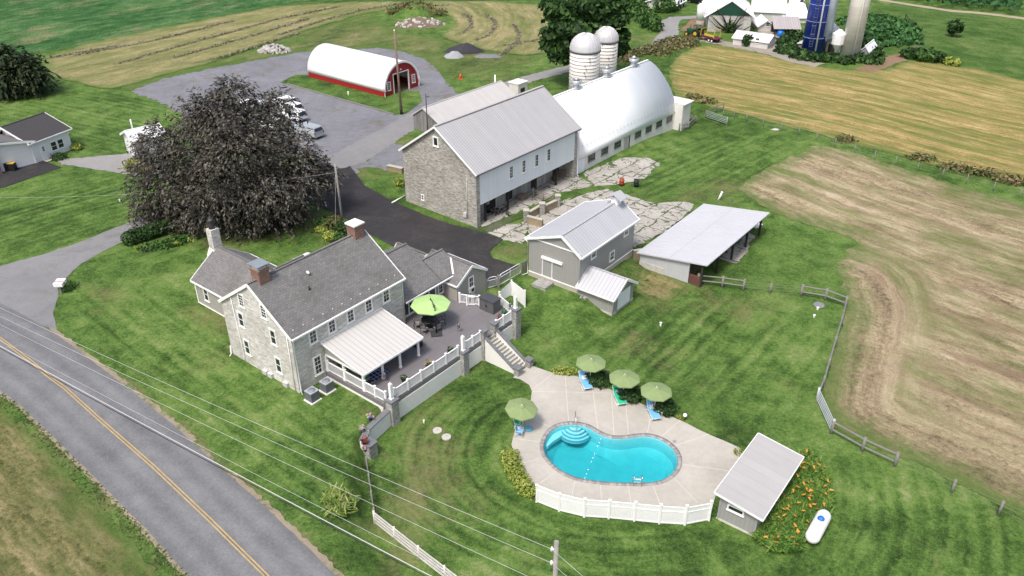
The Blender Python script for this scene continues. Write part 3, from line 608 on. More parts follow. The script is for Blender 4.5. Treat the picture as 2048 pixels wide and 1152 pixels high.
for q in [(1063, 781, 1105, 749), (1064, 784, 1222, 787), (1130, 750, 1137, 843), (1183, 760, 1196, 862), (1223, 788, 1228, 874), (1251, 806, 1257, 872), (1300, 838, 1295, 867), (1360, 842, 1323, 874), (1418, 869, 1350, 893), (1365, 929, 1458, 943), (1349, 959, 1396, 1007), (1307, 974, 1320, 1010), (1257, 974, 1262, 1010), (1201, 971, 1203, 1000), (1150, 963, 1143, 995), (1107, 948, 1080, 968), (1080, 918, 1036, 930), (1079, 885, 1026, 878), (1101, 856, 1064, 836), (1365, 931, 1406, 938)]:
    a, b = PT(q[0], q[1]), PT(q[2], q[3]); d = (b - a).normalized(); n_ = Vector((-d.y, d.x, 0)) * .02
    sheet("patio_joint", [a + n_, b + n_, b - n_, a - n_], JOINT, .066, 3, 3, 0, grid=False)
# pool: coping ring, shell, floor, water
def ringmesh(name, A_, z0, B_, z1, mat, parent=None, kind=None):
    n = len(A_); V = [(p.x, p.y, z0) for p in A_] + [(p.x, p.y, z1) for p in B_]; Fq = [(i, (i + 1) % n, n + (i + 1) % n, n + i) for i in range(n)]
    o = mesh_np(name, V, Fq, mat, parent)
    if kind: o["kind"] = kind
    return o
inn = inset(cop, .32)
COPE = None
def copemat():
    t = T("brick_coping"); p = t.pos(); a = t.attr("sc"); fr = t.math('FRACT', t.math('DIVIDE', a, .2)); j = t.math('LESS_THAN', fr, .1); w_ = t.n("TexWhiteNoise", {'noise_dimensions': '1D'}, W=t.math('FLOOR', t.math('DIVIDE', a, .2))).outputs[0]
    n = t.noise(p, 6, 3); col = t.ramp(t.math('ADD', t.math('MULTIPLY', w_, .6), t.math('MULTIPLY', n, .4)), [(.25, (.2, .185, .175)), (.55, (.27, .25, .24)), (.85, (.36, .34, .32))])
    return t.fin(t.mix(j, col, (.33, .31, .29)), .85, n, .2, .01)
arc = [0.0]
for i in range(len(cop)): arc.append(arc[-1] + (cop[(i + 1) % len(cop)] - cop[i]).length)
n_ = len(cop); V = []; AT = []
pr = [(cop, ZP - .01), (cop, ZP + .045), (inn, ZP + .045), (inn, ZP - .06)]
for r_, z_ in pr:
    for i in range(n_ + 1): V.append((r_[i % n_].x, r_[i % n_].y, z_)); AT.append(arc[i])
Fq = [(k * (n_ + 1) + i, k * (n_ + 1) + i + 1, (k + 1) * (n_ + 1) + i + 1, (k + 1) * (n_ + 1) + i) for k in range(3) for i in range(n_)]
pool = thing("swimming_pool", "kidney shaped swimming pool with turquoise water and brick coping", "swimming pool", (cc_.x, cc_.y, ZP))
def under(o, par): o.parent = par; o.matrix_parent_inverse = Matrix.Identity(4); o.location = -ORG[par.name]; return o
under(mesh_np("coping", V, Fq, copemat(), None, {"sc": AT}), pool)
PLAS = paint("pool_plaster", (.24, .58, .63), .6, .1, 1.5)
inn2 = inset(cop, .34); bot = inset(cop, 1.1)
n_ = len(inn2)
V = [(p.x, p.y, ZP - .03) for p in inn2] + [(p.x, p.y, ZP - .95) for p in inset(cop, .55)] + [(p.x, p.y, ZP - 1.45) for p in bot]
cen = Vector(cc_); V.append((cen.x + 1.0, cen.y, ZP - 1.6))
Fq = [(k * n_ + i, k * n_ + (i + 1) % n_, (k + 1) * n_ + (i + 1) % n_, (k + 1) * n_ + i) for k in range(2) for i in range(n_)]
Fq += [(2 * n_ + i, 2 * n_ + (i + 1) % n_, 3 * n_, 3 * n_) for i in range(n_)]
me = bpy.data.meshes.new("basin"); me.from_pydata(V, [], [tuple(dict.fromkeys(f)) for f in Fq]); me.materials.append(PLAS); o = bpy.data.objects.new("basin", me); COL.objects.link(o); under(o, pool)
tile = paint("dark_waterline_tile", (.03, .07, .11), .3, .2)
ringo = ringmesh("waterline_tile", inset(cop, .332), ZP - .02, inset(cop, .332), ZP - .3, tile); under(ringo, pool)
# steps and bench at the shallow end
STEPM = paint("pale_step_plaster", (.42, .66, .7), .6, .06)
EDGE = paint("step_edge_tile", (.1, .33, .45), .5, .1)
sc0 = PT(1150, 852)
for k, (r_, zz, a0, a1) in enumerate([(.55, -.14, 185, 355), (.85, -.26, 180, 358), (1.12, -.38, 182, 352), (1.38, -.5, 186, 345)]):
    a_ = [sc0 + Vector((math.cos(rad(t_)) * r_, math.sin(rad(t_)) * r_, 0)) for t_ in np.linspace(a0, a1, 30)]
    a_ = [q for q in a_ if inpoly(np.array([q.x]), np.array([q.y]), inset(cop, .45))[0]]
    m = MB(); m.prism([(p.x, p.y, ZP + zz - .25) for p in a_], (0, 0, .25)); o = m.obj("pool_step", STEPM, pool)
    m = MB(); m.tube([(p.x, p.y, ZP + zz + .01) for p in a_], .045, 5); m.obj("edge_tile", EDGE, o)
bn = [PT(*q) for q in [(1088, 884), (1090, 868), (1102, 855), (1120, 848), (1142, 846), (1140, 856), (1127, 862), (1116, 870), (1105, 877), (1096, 886)]]
m = MB(); m.prism([(p.x, p.y, ZP - .7) for p in bn], (0, 0, .3)); m.obj("bench", STEPM, pool)
# water
t = T("pool_water"); p_ = t.pos(); n1 = t.noise(p_, 1.6, 3, .6, .6); n2 = t.noise(p_, 6, 3, .6)
bmp = t.n("Bump", Strength=.25, Distance=.06, Height=t.math('ADD', n1, t.math('MULTIPLY', n2, .5))).outputs[0]
gl = t.n("BsdfGlossy", Color=(1, 1, 1, 1), Roughness=.05, Normal=bmp).outputs[0]; tr = t.n("BsdfTransparent", Color=(.8, .97, .99, 1)).outputs[0]
fr = t.n("Fresnel", IOR=1.33, Normal=bmp).outputs[0]; mx = t.n("MixShader", i0=fr, i1=tr, i2=gl).outputs[0]; t.link(mx, t.out.inputs[0])
va = t.n("VolumeAbsorption", Color=(.02, .8, .82, 1), Density=.5).outputs[0]; t.link(va, t.out.inputs["Volume"])
m = MB(); wp = inset(cop, .336); m.prism([(p.x, p.y, ZP - 1.7) for p in wp], (0, 0, 1.62)); wo = m.obj("water", t.m, None); wo["kind"] = 'structure'
# ------------------------------------------------------------------ foliage
def leafquads(C, N_, size, stretch=1.5, jitter=.9, axis=None):
    """leaf blades at the points C, roughly facing N_"""
    k = len(C); nrm = N_ + RNG.normal(0, jitter, (k, 3)); nrm /= np.linalg.norm(nrm, axis=1, keepdims=True) + 1e-9
    r = RNG.normal(0, 1, (k, 3)) if axis is None else axis
    t_ = r - nrm * (r * nrm).sum(1, keepdims=True); t_ /= np.linalg.norm(t_, axis=1, keepdims=True) + 1e-9; b = np.cross(nrm, t_)
    s = (size * RNG.uniform(.55, 1.4, k))[:, None]; t_ = t_ * s * stretch * .5; b = b * s * .5
    V = np.stack([C - t_, C + b * .9 - t_ * .1, C + t_, C - b * .9 - t_ * .1], 1).reshape(-1, 3)
    return V, np.arange(4 * k).reshape(k, 4)
def crown_points(lobes, n, shell=.5, lump=.22):
    L_ = np.array(lobes, float); wgt = (L_[:, 3] * L_[:, 4] + L_[:, 3] * L_[:, 5] + L_[:, 4] * L_[:, 5]); wgt /= wgt.sum()
    i = RNG.choice(len(L_), n, p=wgt); d = RNG.normal(0, 1, (n, 3)); d /= np.linalg.norm(d, axis=1, keepdims=True)
    q = shell + (1 - shell) * np.sqrt(RNG.uniform(0, 1, n)); ph = i * 1.7
    l = 1 + lump * (np.sin(d[:, 0] * 5 + ph) * np.sin(d[:, 1] * 6 + ph * 2) + np.sin(d[:, 2] * 7 + ph) * .6)
    return L_[i, :3] + d * L_[i, 3:] * (q * l)[:, None], d
def foliage(name, mat, lobes, n, size, parent=None, shell=.5, lump=.22, stretch=1.5, jitter=.8, zmin=None):
    C, d = crown_points(lobes, n, shell, lump)
    if zmin is not None: k = C[:, 2] > zmin; C, d = C[k], d[k]
    o0 = ORG.get(parent.name, Vector((0, 0, 0))) if parent is not None else Vector((lobes[0][0], lobes[0][1], lobes[0][2] - lobes[0][5]))
    V, F_ = leafquads(C - np.array(o0), d + np.array([0, 0, .5]), size, stretch, jitter)
    o = mesh_np(name, V, F_, mat, parent)
    if parent is None: o.location = o0
    return o
LEAF_G = leafmat("green_leaves", [(.012, .035, .008), (.03, .08, .015), (.06, .14, .03), (.11, .2, .05)])
LEAF_D = leafmat("dark_green_leaves", [(.006, .018, .005), (.016, .045, .01), (.035, .085, .018), (.07, .14, .035)])
LEAF_B = leafmat("copper_beech_leaves", [(.014, .0125, .0095), (.036, .032, .025), (.073, .066, .052), (.165, .155, .125)], .75, .12)  # palest tone stands in for the light grey highlights on the leaves
LEAF_Y = leafmat("yellow_green_leaves", [(.06, .1, .015), (.16, .22, .03), (.3, .36, .06), (.42, .46, .14)])
LEAF_T = leafmat("blue_green_leaves", [(.008, .03, .022), (.02, .06, .045), (.04, .1, .075)])
FLW_P = leafmat("pink_white_flowers", [(.03, .08, .015), (.05, .12, .02), (.55, .5, .45), (.5, .1, .2), (.7, .65, .6)])
FLW_R = leafmat("red_flowers", [(.02, .06, .012), (.04, .1, .02), (.45, .02, .02), (.6, .06, .05)])
FLW_O = leafmat("daylily_leaves", [(.025, .075, .012), (.055, .15, .022), (.11, .22, .035), (.22, .29, .06)])
WEED = leafmat("roadside_weeds", [(.03, .06, .015), (.07, .12, .03), (.17, .15, .06), (.3, .2, .12)])
BARK = paint("grey_bark", (.1, .09, .08), .9, .35, 3)
# ------------------------------------------------------------------ farmhouse
HB = P(600, 787, .4); HF = Fr(HB, 51.4); ZD = 1.05
STONE_H = masonry("pale_house_stone", (.46, .445, .415), (.66, .64, .605), (.63, .615, .58), .55, .19, .02, .9, .7, .42, .09, .5)
SIDING = lines("tan_clapboard", (.33, .315, .285), (.2, .19, .17), .16, 1, .1, .7, .06, .4)
SHING = masonry("grey_shingles", (.15, .147, .145), (.2, .196, .194), (.115, .113, .112), .34, .19, .02, .95, 1.0, .14, .0, .4)
BRICK = masonry("red_brick", (.2, .085, .06), (.27, .13, .095), (.3, .25, .21), .21, .075, .012, .9, 1, .3, .0, .4)
STONE_W = masonry("white_chimney_stone", (.7, .69, .65), (.52, .5, .47), (.6, .58, .54), .4, .2, .03, .9, .7, .5, .12, .6)
CONC = concrete("cast_concrete", (.74, .725, .69), var=.1)
house = thing("farmhouse", "large pale stone farmhouse with grey shingle roofs, two brick chimneys and a covered porch", "house", HF(6, 4, .4))
hr = gable(house, HF, 0, 12.3, 0, 9.3, -.4, 6.0, 6.0, 4.65, 9.2, .22, .12, STONE_H, SHING, wall="stone_wall", roof="main_roof")
for i in range(12): m = MB(); q = HF(.5 + i * 1.02, .28, 6.0 + .28 * .69 + .02); m.bar(q, q + Vector((0, 0, .1)), .07, .05); m.obj("snow_guard", WHITE, hr)
m = MB(); m.tube([HF(4.05, 2.3, 7.5), HF(4.05, 2.3, 7.95)], .06); m.obj("vent_pipe", paint("black_iron", (.02, .02, .02), .5), hr)
m = MB(); m.tube([HF(4.9, 3.4, 8.3), HF(4.9, 3.4, 8.55), HF(4.8, 3.2, 8.6)], .13); m.obj("vent_hood", WHITE, hr)
def chimney(root, F, a0, a1, b0, b1, z0, z1, mat, cap="flat"):
    m = MB(); m.box(F, a0, a1, b0, b1, z0, z1); m.box(F, a0 - .06, a1 + .06, b0 - .06, b1 + .06, z1, z1 + .14); o = m.obj("chimney", mat, root)
    m = MB(); m.box(F, a0 - .12, a1 + .12, b0 - .12, b1 + .12, z0 - .25, z0 + .02)
    if cap == "flat":
        m = MB(); m.box(F, a0 - .1, a1 + .1, b0 - .1, b1 + .1, z1 + .14, z1 + .26); ca, cb = (a0 + a1) / 2, (b0 + b1) / 2; m.box(F, ca - .22, ca + .22, cb - .22, cb + .22, z1 + .26, z1 + .32); m.obj("cap", CONC, o)
    else:
        m = MB()
        for a in (a0 + .05, a1 - .05):
            for b in (b0 + .05, b1 - .05): m.box(F, a - .04, a + .04, b - .04, b + .04, z1 + .14, z1 + .5)
        m.box(F, a0 - .12, a1 + .12, b0 - .12, b1 + .12, z1 + .5, z1 + .55); m.obj("metal_cap", paint("galvanised", (.42, .45, .46), .35, .1, metal=.6), o)
        m = MB(); m.box(F, a0 + .1, a1 - .1, b0 + .1, b1 - .1, z1 + .14, z1 + .25); m.obj("flue_collar", CONC, o)
    return o
chimney(house, HF, .75, 1.75, 4.1, 5.2, 8.3, 10.0, BRICK, "plate")
chimney(house, HF, 10.95, 12.0, 4.1, 5.2, 8.3, 10.0, BRICK)
for s0 in (1.64, 3.63, 5.67, 7.74, 9.82): window(house, Wf(HF, 0), s0, s0 + .86, 4.32, 5.92, 2, 4, .13)
window(house, Wf(HF, 0), 1.72, 2.56, 1.18, 3.02, 2, 4, .13)
for a, z0, z1, c, r in ((6.28, 4.25, 5.72, 1, 2), (1.98, 4.25, 5.75, 1, 2), (6.2, 1.45, 2.98, 1, 2), (1.93, 1.45, 3.0, 1, 2), (5.7, 6.45, 7.74, 2, 4), (2.72, 6.5, 7.8, 2, 4)): window(house, Wl(HF, 0), a, a + .82, z0, z1, c, r, .13)
for s0, z0 in ((1.35, .3), (3.4, .3), (4.1, .3)):
    m = MB(); m.wbox(Wl(HF, 0), s0, s0 + .55, z0 + .15, z0 + .55, 0, .25); m.obj("meter_box", paint("pale_grey_box", (.5, .5, .5)), house)
def spout(root, pts_, r=.055, name="downspout"): m = MB(); m.tube(pts_, r, 6); return m.obj(name, WHITE, root)
m = MB(); m.bar(HF(-.12, -.34, 5.84), HF(12.42, -.34, 5.84), .14, .12); m.obj("gutter", WHITE, house)
spout(house, [HF(.1, -.3, 5.8), HF(.1, -.1, 5.4), HF(.1, -.08, .7), HF(.0, -.35, .3)])
spout(house, [HF(12.2, -.3, 5.8), HF(12.2, -.1, 5.4), HF(12.2, -.08, 1.2)])
spout(house, [HF(-.1, 9.2, 1.3), HF(-.16, 9.2, .5), HF(-.45, 9.1, .35)])
spout(house, [HF(-.07, 7.6, 7), HF(-.07, 7.3, 1.0), HF(-.07, 7.3, .3)], .03, "cable_conduit")
spout(house, [HF(-.08, .45, 6.0), HF(-.08, .45, .4)], .035, "cable_conduit")
# left wing behind the main block: ridge runs away from the road
wr = gable(house, HF, 9.3, 19.3, 3.2, 9.6, -.2, 3.0, 3.0, 6.4, 5.2, .2, .2, SIDING, SHING, swap=True, og1=.25, wall="wing_wall", roof="wing_roof")
window(house, Wl(HF, 3.2), 17.2, 18.0, 1.15, 2.65, 1, 2, .12); window(house, Wl(HF, 3.2), 13.9, 14.7, 1.15, 2.65, 1, 2, .12)
m = MB(); m.bar(HF(3.14, 9.3, .2), HF(3.14, 19.3, .2), .08, .5); m.obj("foundation", CONC, house)
m = MB(); m.prism([HF(3.17, 19.15, -.2), HF(3.17, 19.33, -.2), HF(3.17, 19.33, 2.6), HF(3.17, 19.15, 2.6)], HF(-.04, 0, 0) - HF(0, 0, 0)); m.obj("corner_board", WHITE, house)
m = MB(); m.box(HF, 5.55, 7.25, 19.3, 20.25, -.3, 4.3); q = [(5.55, 4.3), (7.25, 4.3), (6.85, 5.0), (5.95, 5.0)]; m.prism([HF(a, 19.3, z) for a, z in q], HF(0, .95, 0) - HF(0, 0, 0)); m.box(HF, 5.95, 6.85, 19.35, 20.2, 5.0, 7.0); co = m.obj("stone_chimney", STONE_W, house)
m = MB(); m.lathe(HF(6.4, 19.8, 7.0), [(.3, 0), (.3, .75), (.26, .8)], 12); m.lathe(HF(6.4, 19.8, 7.8), [(.42, 0), (.0, .3)], 12); m.obj("flue_cap", paint("dark_flue", (.06, .055, .055), .5), co)
gable(house, HF, 8.6, 11.7, 12.2, 14.8, -.2, 2.8, 2.8, 13.5, 3.85, .25, .2, SIDING, SHING, wall="entry_wall", roof="entry_roof")
# right wing: glazed room, raised part and cross gable
k_ = .56; zA = lambda v_: 3.35 + k_ * (v_ + .1)
gable(house, HF, 12.3, 17.25, .5, 8.3, -.2, zA(.5), zA(.5), 4.4, zA(4.4), .6, .05, SIDING, SHING, wall="sunroom_wall", roof="sunroom_roof", trim=None)
gable(house, HF, 17.27, 20.1, .5, 4.28, -.2, zA(.5), zA(.5), 2.39, zA(2.39), .6, .04, SIDING, SHING, wall="link_wall", roof="link_roof", trim=None)
m = MB(); m.bar(HF(12.4, -.2, 3.22), HF(18.9, -.2, 3.22), .12, .13); m.obj("gutter", WHITE, house)
m = MB(); WS = Wf(HF, .5); m.wbox(WS, 12.4, 16.9, ZD + .35, 2.95, -.03, .02); m.obj("sunroom_glass", GLASS, house)
m = MB()
for i in range(6): x = 12.4 + i * .9; m.wbox(WS, x - .06, x + .06, ZD + .3, 2.95, 0, .07)
m.wbox(WS, 12.34, 16.96, ZD + .2, ZD + .38, 0, .075); m.wbox(WS, 12.34, 16.96, 2.9, 3.05, 0, .075); m.obj("sunroom_frame", WHITE, house)
window(house, WS, 17.3, 17.98, 1.6, 2.8, 2, 3, .1)
gable(house, HF, -1.24, 3.8, 18.1, 22.3, -.9, 2.9, 2.9, 20.2, 4.18, .1, .14, SIDING, SHING, swap=True, ends=(-1,), wall="cross_gable_wall", roof="cross_gable_roof")
m = MB(); m.bar(HF(18.85, -.12, 3.39), HF(20.15, 1.36, 4.2), .16, .04); m.obj("valley_flashing", WHITE, house)
WG = Wf(HF, -1.24); window(house, WG, 19.72, 20.5, 1.72, 2.95, 2, 2, .12)
m = MB(); m.wbox(WG, 19.72, 20.62, ZD - .0, 1.66, 0, .05); o = m.obj("door", WHITE, house); m = MB(); m.wbox(WG, 20.1, 20.5, ZD + .15, ZD + .5, .05, .06); m.obj("door_glass", GLASS, o)
spout(house, [HF(18.4, -.2, 3.2), HF(18.02, .35, 2.7), HF(18.02, .4, 1.05)])
gable(house, HF, 3.4, 7.0, 17.4, 20.0, 0, 3.1, 3.1, 18.7, 4.5, .25, .2, SIDING, SHING, swap=True, wall="rear_gable_wall", roof="rear_gable_roof")
# covered porch
PORCHROOF = lines("cream_metal_roof", (.5, .49, .465), (.27, .265, .255), .47, 0, .1, .45, .05, .3)  # seam shade painted as dark lines on a flat slab
pr0, pr1, pe0, pe1 = HF(2.75, -.02, 4.02), HF(9.62, -.02, 4.02), HF(2.75, -4.95, 2.98), HF(9.62, -4.95, 2.98)
m = MB(); m.slab([pe0, pe1, pr1, pr0], .1); po = m.obj("porch_roof", PORCHROOF, house)
m = MB(); m.bar(pr0 + Vector((0, 0, .02)) , pr1 + Vector((0, 0, .02)), .12, .12); m.bar(pe0 + Vector((0, 0, -.1)), pe1 + Vector((0, 0, -.1)), .12, .16)
for a in (2.75, 9.62): m.bar(HF(a, -.02, 3.93), HF(a, -4.95, 2.9), .07, .18)
m.bar(HF(2.9, -4.6, 2.72), HF(9.5, -4.6, 2.72), .16, .22)
for a in (3.0, 9.45): m.bar(HF(a, -.1, 2.72), HF(a, -4.6, 2.72), .14, .2)
m.obj("porch_beam", WHITE, po)
for a, gm in ((3.0, SIDING), (9.45, SIDING)):
    m = MB(); m.prism([HF(a - .04, -.05, 2.8), HF(a - .04, -4.55, 2.8), HF(a - .04, -4.6, 2.92), HF(a - .04, -.05, 3.85)], HF(.08, 0, 0) - HF(0, 0, 0)); m.obj("porch_gable_panel", gm, po)
for a, b in ((2.98, -.1), (3.0, -2.25), (3.0, -4.6), (5.1, -4.6), (7.1, -4.6), (9.3, -4.6), (9.4, -3.0)):
    m = MB(); m.box(HF, a - .08, a + .08, b - .08, b + .08, ZD, 2.62); m.box(HF, a - .11, a + .11, b - .11, b + .11, ZD + .004, ZD + .16); m.obj("porch_post", WHITE, po)
# ------------------------------------------------------------------ deck
DECKM = lines("grey_deck_boards", (.165, .155, .162), (.06, .055, .058), .14, 1, .12, .6, .12, .3)
STONEP = masonry("stacked_stone", (.34, .335, .32), (.55, .54, .51), (.23, .225, .215), .34, .1, .015, .9, .7, .6, .1, .9)
OLDC = concrete("old_concrete", (.43, .4, .34), var=.2)
SLATE = paint("slate_cap", (.15, .155, .165), .7, .2, 2)
deck = thing("deck", "raised grey deck with white railings, stone pillars and concrete retaining walls beside the farmhouse", "deck", HF(11, -4, ZD))
outl = [(2.85, 0), (2.85, -7.0), (3.2, -7.35), (19.2, -7.35), (20.3, -4.7), (20.3, -1.0), (18.3, -1.24), (18.1, 1.0), (12.3, 1.0), (12.3, 0)]
m = MB(); m.prism([HF(a, b, ZD - .04) for a, b in outl], (0, 0, .04)); fo = m.obj("boards", DECKM, deck, uvang=rad(51.4))
m = MB()
for (a, b), (c, d) in zip(outl[:6], outl[1:7]): m.bar(HF(a, b, ZD - .24), HF(c, d, ZD - .24), .06, .4)
m.obj("fascia", paint("grey_fascia", (.17, .16, .165), .6, .1), fo)
m = MB(); m.bar(HF(12.05, -4.95, ZD + .006), HF(12.05, -7.3, ZD + .006), .1, .012); m.bar(HF(12.05, -4.95, ZD + .006), HF(12.05, -1.2, ZD + .006), .1, .012); m.obj("border_board", DECKM, fo)
def wallbar(m, a, b, z0, z1, w_): m.hexa([HF(*q, z) for z in (z0, z1) for q in (lambda d, n: [(a[0] - n[0], a[1] - n[1]), (b[0] - n[0], b[1] - n[1]), (b[0] + n[0], b[1] + n[1]), (a[0] + n[0], a[1] + n[1])])(0, (-(b[1] - a[1]) / math.hypot(b[0] - a[0], b[1] - a[1]) * w_ / 2, (b[0] - a[0]) / math.hypot(b[0] - a[0], b[1] - a[1]) * w_ / 2))])
m = MB(); wallbar(m, (3.6, -7.28), (14.6, -7.28), -1.6, ZD - .46, .3); wallbar(m, (16.3, -7.28), (19.0, -7.28), -1.6, ZD - .46, .3); wallbar(m, (19.2, -7.2), (20.2, -4.7), -1.6, ZD - .46, .25); wallbar(m, (20.2, -4.7), (20.2, -1.6), -1.0, ZD - .46, .25)
m.obj("retaining_wall", CONC, deck)
m = MB(); wallbar(m, (2.9, -.1), (2.9, -6.9), -.2, ZD - .46, .2); m.obj("curb_wall", CONC, deck)
def pillar(a, b, z0, z1, s=.42, par=deck, nm="stone_pillar"):
    m = MB(); m.box(HF, a - s, a + s, b - s, b + s, z0, z1); o = m.obj(nm, STONEP, par)
    m = MB(); m.box(HF, a - s - .08, a + s + .08, b - s - .08, b + s + .08, z1, z1 + .1); m.obj("cap_stone", SLATE, o); return o
def obelisk(par, a, b, z, hh=1.25):
    m = MB(); m.box(HF, a - .13, a + .13, b - .13, b + .13, z, z + hh); m.box(HF, a - .17, a + .17, b - .17, b + .17, z, z + .1)
    q = [HF(a - .13, b - .13, z + hh), HF(a + .13, b - .13, z + hh), HF(a + .13, b + .13, z + hh), HF(a - .13, b + .13, z + hh)]; t_ = HF(a, b, z + hh + .22)
    for i in range(4): m.poly([q[i], q[(i + 1) % 4], t_])
    m.obj("white_obelisk", WHITE, par)  # plain white obelisk on the pillar, carries no lamp
p1_ = pillar(3.3, -7.45, -1.4, ZD + .3, .38); obelisk(p1_, 3.3, -7.45, ZD + .4, 1.45)
p2_ = pillar(11.85, -7.5, -1.4, ZD + .35, .34); obelisk(p2_, 11.85, -7.5, ZD + .45, 1.4)
pillar(14.65, -7.42, -1.4, ZD + 1.0, .28); pillar(16.2, -7.42, -1.4, ZD + 1.0, .28)
p5_ = pillar(19.15, -7.5, -1.4, ZD + 1.1, .36); obelisk(p5_, 19.15, -7.5, ZD + 1.2, 1.15)
def railing(par, a, b, npost, hh=.95, z=ZD, F=HF, pickets=True, label=None, ends=True, bar=.045):
    """white railing from a to b (plan positions): posts, two rails, pickets"""
    A_, B_ = F(a[0], a[1], 0), F(b[0], b[1], 0); L_ = (B_ - A_).length; d = (B_ - A_) / L_
    m = MB(); m.bar(A_ + Vector((0, 0, z + hh)), B_ + Vector((0, 0, z + hh)), .09, .07); ro = m.obj("railing", WHITE, par); m = MB(); m.bar(A_ + Vector((0, 0, z + .1)), B_ + Vector((0, 0, z + .1)), .06, .07); m.obj("bottom_rail", WHITE, ro)
    m = MB(); k = int(L_ / .13)
    for i in range(1, k): q = A_ + d * (L_ * i / k); m.bar(q + Vector((0, 0, z + .1)), q + Vector((0, 0, z + hh)), bar, bar, d)
    m.obj("pickets", WHITE, ro)
    for i in range(npost):
        f = i / (npost - 1) if npost > 1 else 0
        q = A_ + d * (L_ * f); m = MB(); m.bar(q + Vector((0, 0, z)), q + Vector((0, 0, z + hh + .12)), .14, .14, d); m.bar(q + Vector((0, 0, z + hh + .12)), q + Vector((0, 0, z + hh + .17)), .19, .19, d); m.obj("railing_post", WHITE, ro)
    return ro
railing(deck, (3.8, -7.3), (11.4, -7.3), 6); railing(deck, (12.3, -7.3), (14.35, -7.3), 3); railing(deck, (16.55, -7.3), (18.7, -7.3), 3)
railing(deck, (19.4, -7.05), (20.2, -4.8), 2); railing(deck, (3.0, -.2), (3.0, -2.25), 1); railing(deck, (3.0, -2.35), (3.0, -4.55), 1); railing(deck, (3.0, -4.7), (3.05, -7.05), 3)
railing(deck, (18.2, -2.35), (18.6, -3.0), 1); railing(deck, (18.1, -1.5), (18.9, -3.3), 2)
# stairs down to the patio
zs = -.98; n_st = 12; run = 3.85; CONCS = concrete("stair_concrete", (.42, .41, .36), var=.12); st_ = thing("staircase", "concrete garden staircase from the deck down to the pool patio", "stairs", HF(15.4, -9, zs))
m = MB()
for i in range(n_st):
    z1 = ZD - (i + 1) * (ZD - zs) / (n_st + 1); v0 = -7.3 - i * run / n_st
    m.box(HF, 14.75, 16.1, v0 - run / n_st, v0 + (.0 if i == 0 else .03), zs - .4, z1)
m.obj("steps", CONCS, st_)
m = MB()
for i in range(n_st): z1 = ZD - (i + 1) * (ZD - zs) / (n_st + 1); v0 = -7.3 - i * run / n_st; m.box(HF, 14.76, 16.09, v0 - run / n_st - .004, v0 - run / n_st + .07, z1, z1 + .006)
m.obj("nosing", paint("dark_nosing", (.15, .15, .14), .8), st_)
for a in (14.62, 16.22):
    m = MB(); m.prism([HF(a - .11, -7.4, -1.4), HF(a - .11, -11.1, -1.4), HF(a - .11, -11.1, zs + .3), HF(a - .11, -7.4, ZD + .45)], HF(.22, 0, 0) - HF(0, 0, 0)); o = m.obj("side_wall", CONC, st_)
    m = MB(); m.bar(HF(a, -7.45, ZD + .5), HF(a, -11.1, zs + .35), .3, .08); m.obj("coping_stone", SLATE, o)
    pillar(a, -11.35, -1.5, zs + .75, .27, st_, "end_pillar")
# garden wall from the deck pillar to the fence
gw = thing("garden_wall", "low concrete garden wall with slate top carrying flower pots", "wall", HF(1, -7.3, -1))
gp = [HF.inv(PT(783, 846)), HF.inv(PT(737, 884)), HF.inv(PT(727, 905)), HF.inv(PT(728, 930))]
m = MB(); wallbar(m, gp[0], gp[1], -1.5, .5, .35); m.obj("wall", CONC, gw)
m = MB(); wallbar(m, gp[0], gp[1], .5, .58, .5); wallbar(m, gp[1], gp[2], .35, .43, .55); m.obj("coping_stone", SLATE, gw)
m = MB(); wallbar(m, gp[1], gp[2], -1.5, .35, .4); m.obj("return_wall", CONC, gw)
pillar(gp[2][0] + .3, gp[2][1] - .5, -1.5, .25, .38, gw)
# ------------------------------------------------------------------ bank barn
BB = P(954.4, 452.8, .2); BF = Fr(BB, 50.2)
STONE_B = masonry("barn_stone", (.3, .285, .25), (.52, .495, .45), (.4, .385, .35), .5, .16, .018, .9, .7, .62, .1, .8)
BROOF = lines("weathered_grey_metal", (.4, .393, .398), (.24, .235, .24), .38, 0, .2, .5, .08, .4)  # dark lines put the shade of the roof ribs into the colour
WSIDE = lines("white_vertical_siding", (.74, .77, .8), (.6, .63, .67), .3, 0, .07, .55, .05, .3)
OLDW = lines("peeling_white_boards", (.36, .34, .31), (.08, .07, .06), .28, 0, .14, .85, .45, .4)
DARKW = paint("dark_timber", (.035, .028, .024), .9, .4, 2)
barn = thing("stone_barn", "big stone bank barn with grey ribbed roof and white siding over an open forebay", "barn", BF(9.7, 6, .2))
Lb, Wb_ = 19.5, 11.8
m = MB(); m.prism([BF(0, 0, -.8), BF(0, Wb_, -.8), BF(0, Wb_, 6.75), BF(0, 5.95, 10.75), BF(0, 0, 6.75)], BF(.6, 0, 0) - BF(0, 0, 0)); m.obj("gable_wall", STONE_B, barn)
m = MB(); m.prism([BF(Lb - .6, 0, -.8), BF(Lb - .6, Wb_, -.8), BF(Lb - .6, Wb_, 6.75), BF(Lb - .6, 5.95, 10.75), BF(Lb - .6, 0, 6.75)], BF(.6, 0, 0) - BF(0, 0, 0)); m.obj("gable_wall", STONE_B, barn)
m = MB(); m.box(BF, .6, Lb - .6, Wb_ - .55, Wb_, -.5, 6.7); m.obj("rear_wall", STONE_B, barn)
m = MB(); m.box(BF, .6, Lb - .6, .02, .28, 2.65, 6.72); fs = m.obj("forebay_siding", WSIDE, barn)
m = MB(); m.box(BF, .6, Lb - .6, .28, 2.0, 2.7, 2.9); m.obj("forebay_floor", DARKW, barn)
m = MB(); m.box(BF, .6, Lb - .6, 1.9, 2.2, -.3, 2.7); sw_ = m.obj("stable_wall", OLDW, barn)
WSb = Wf(BF, 1.9)
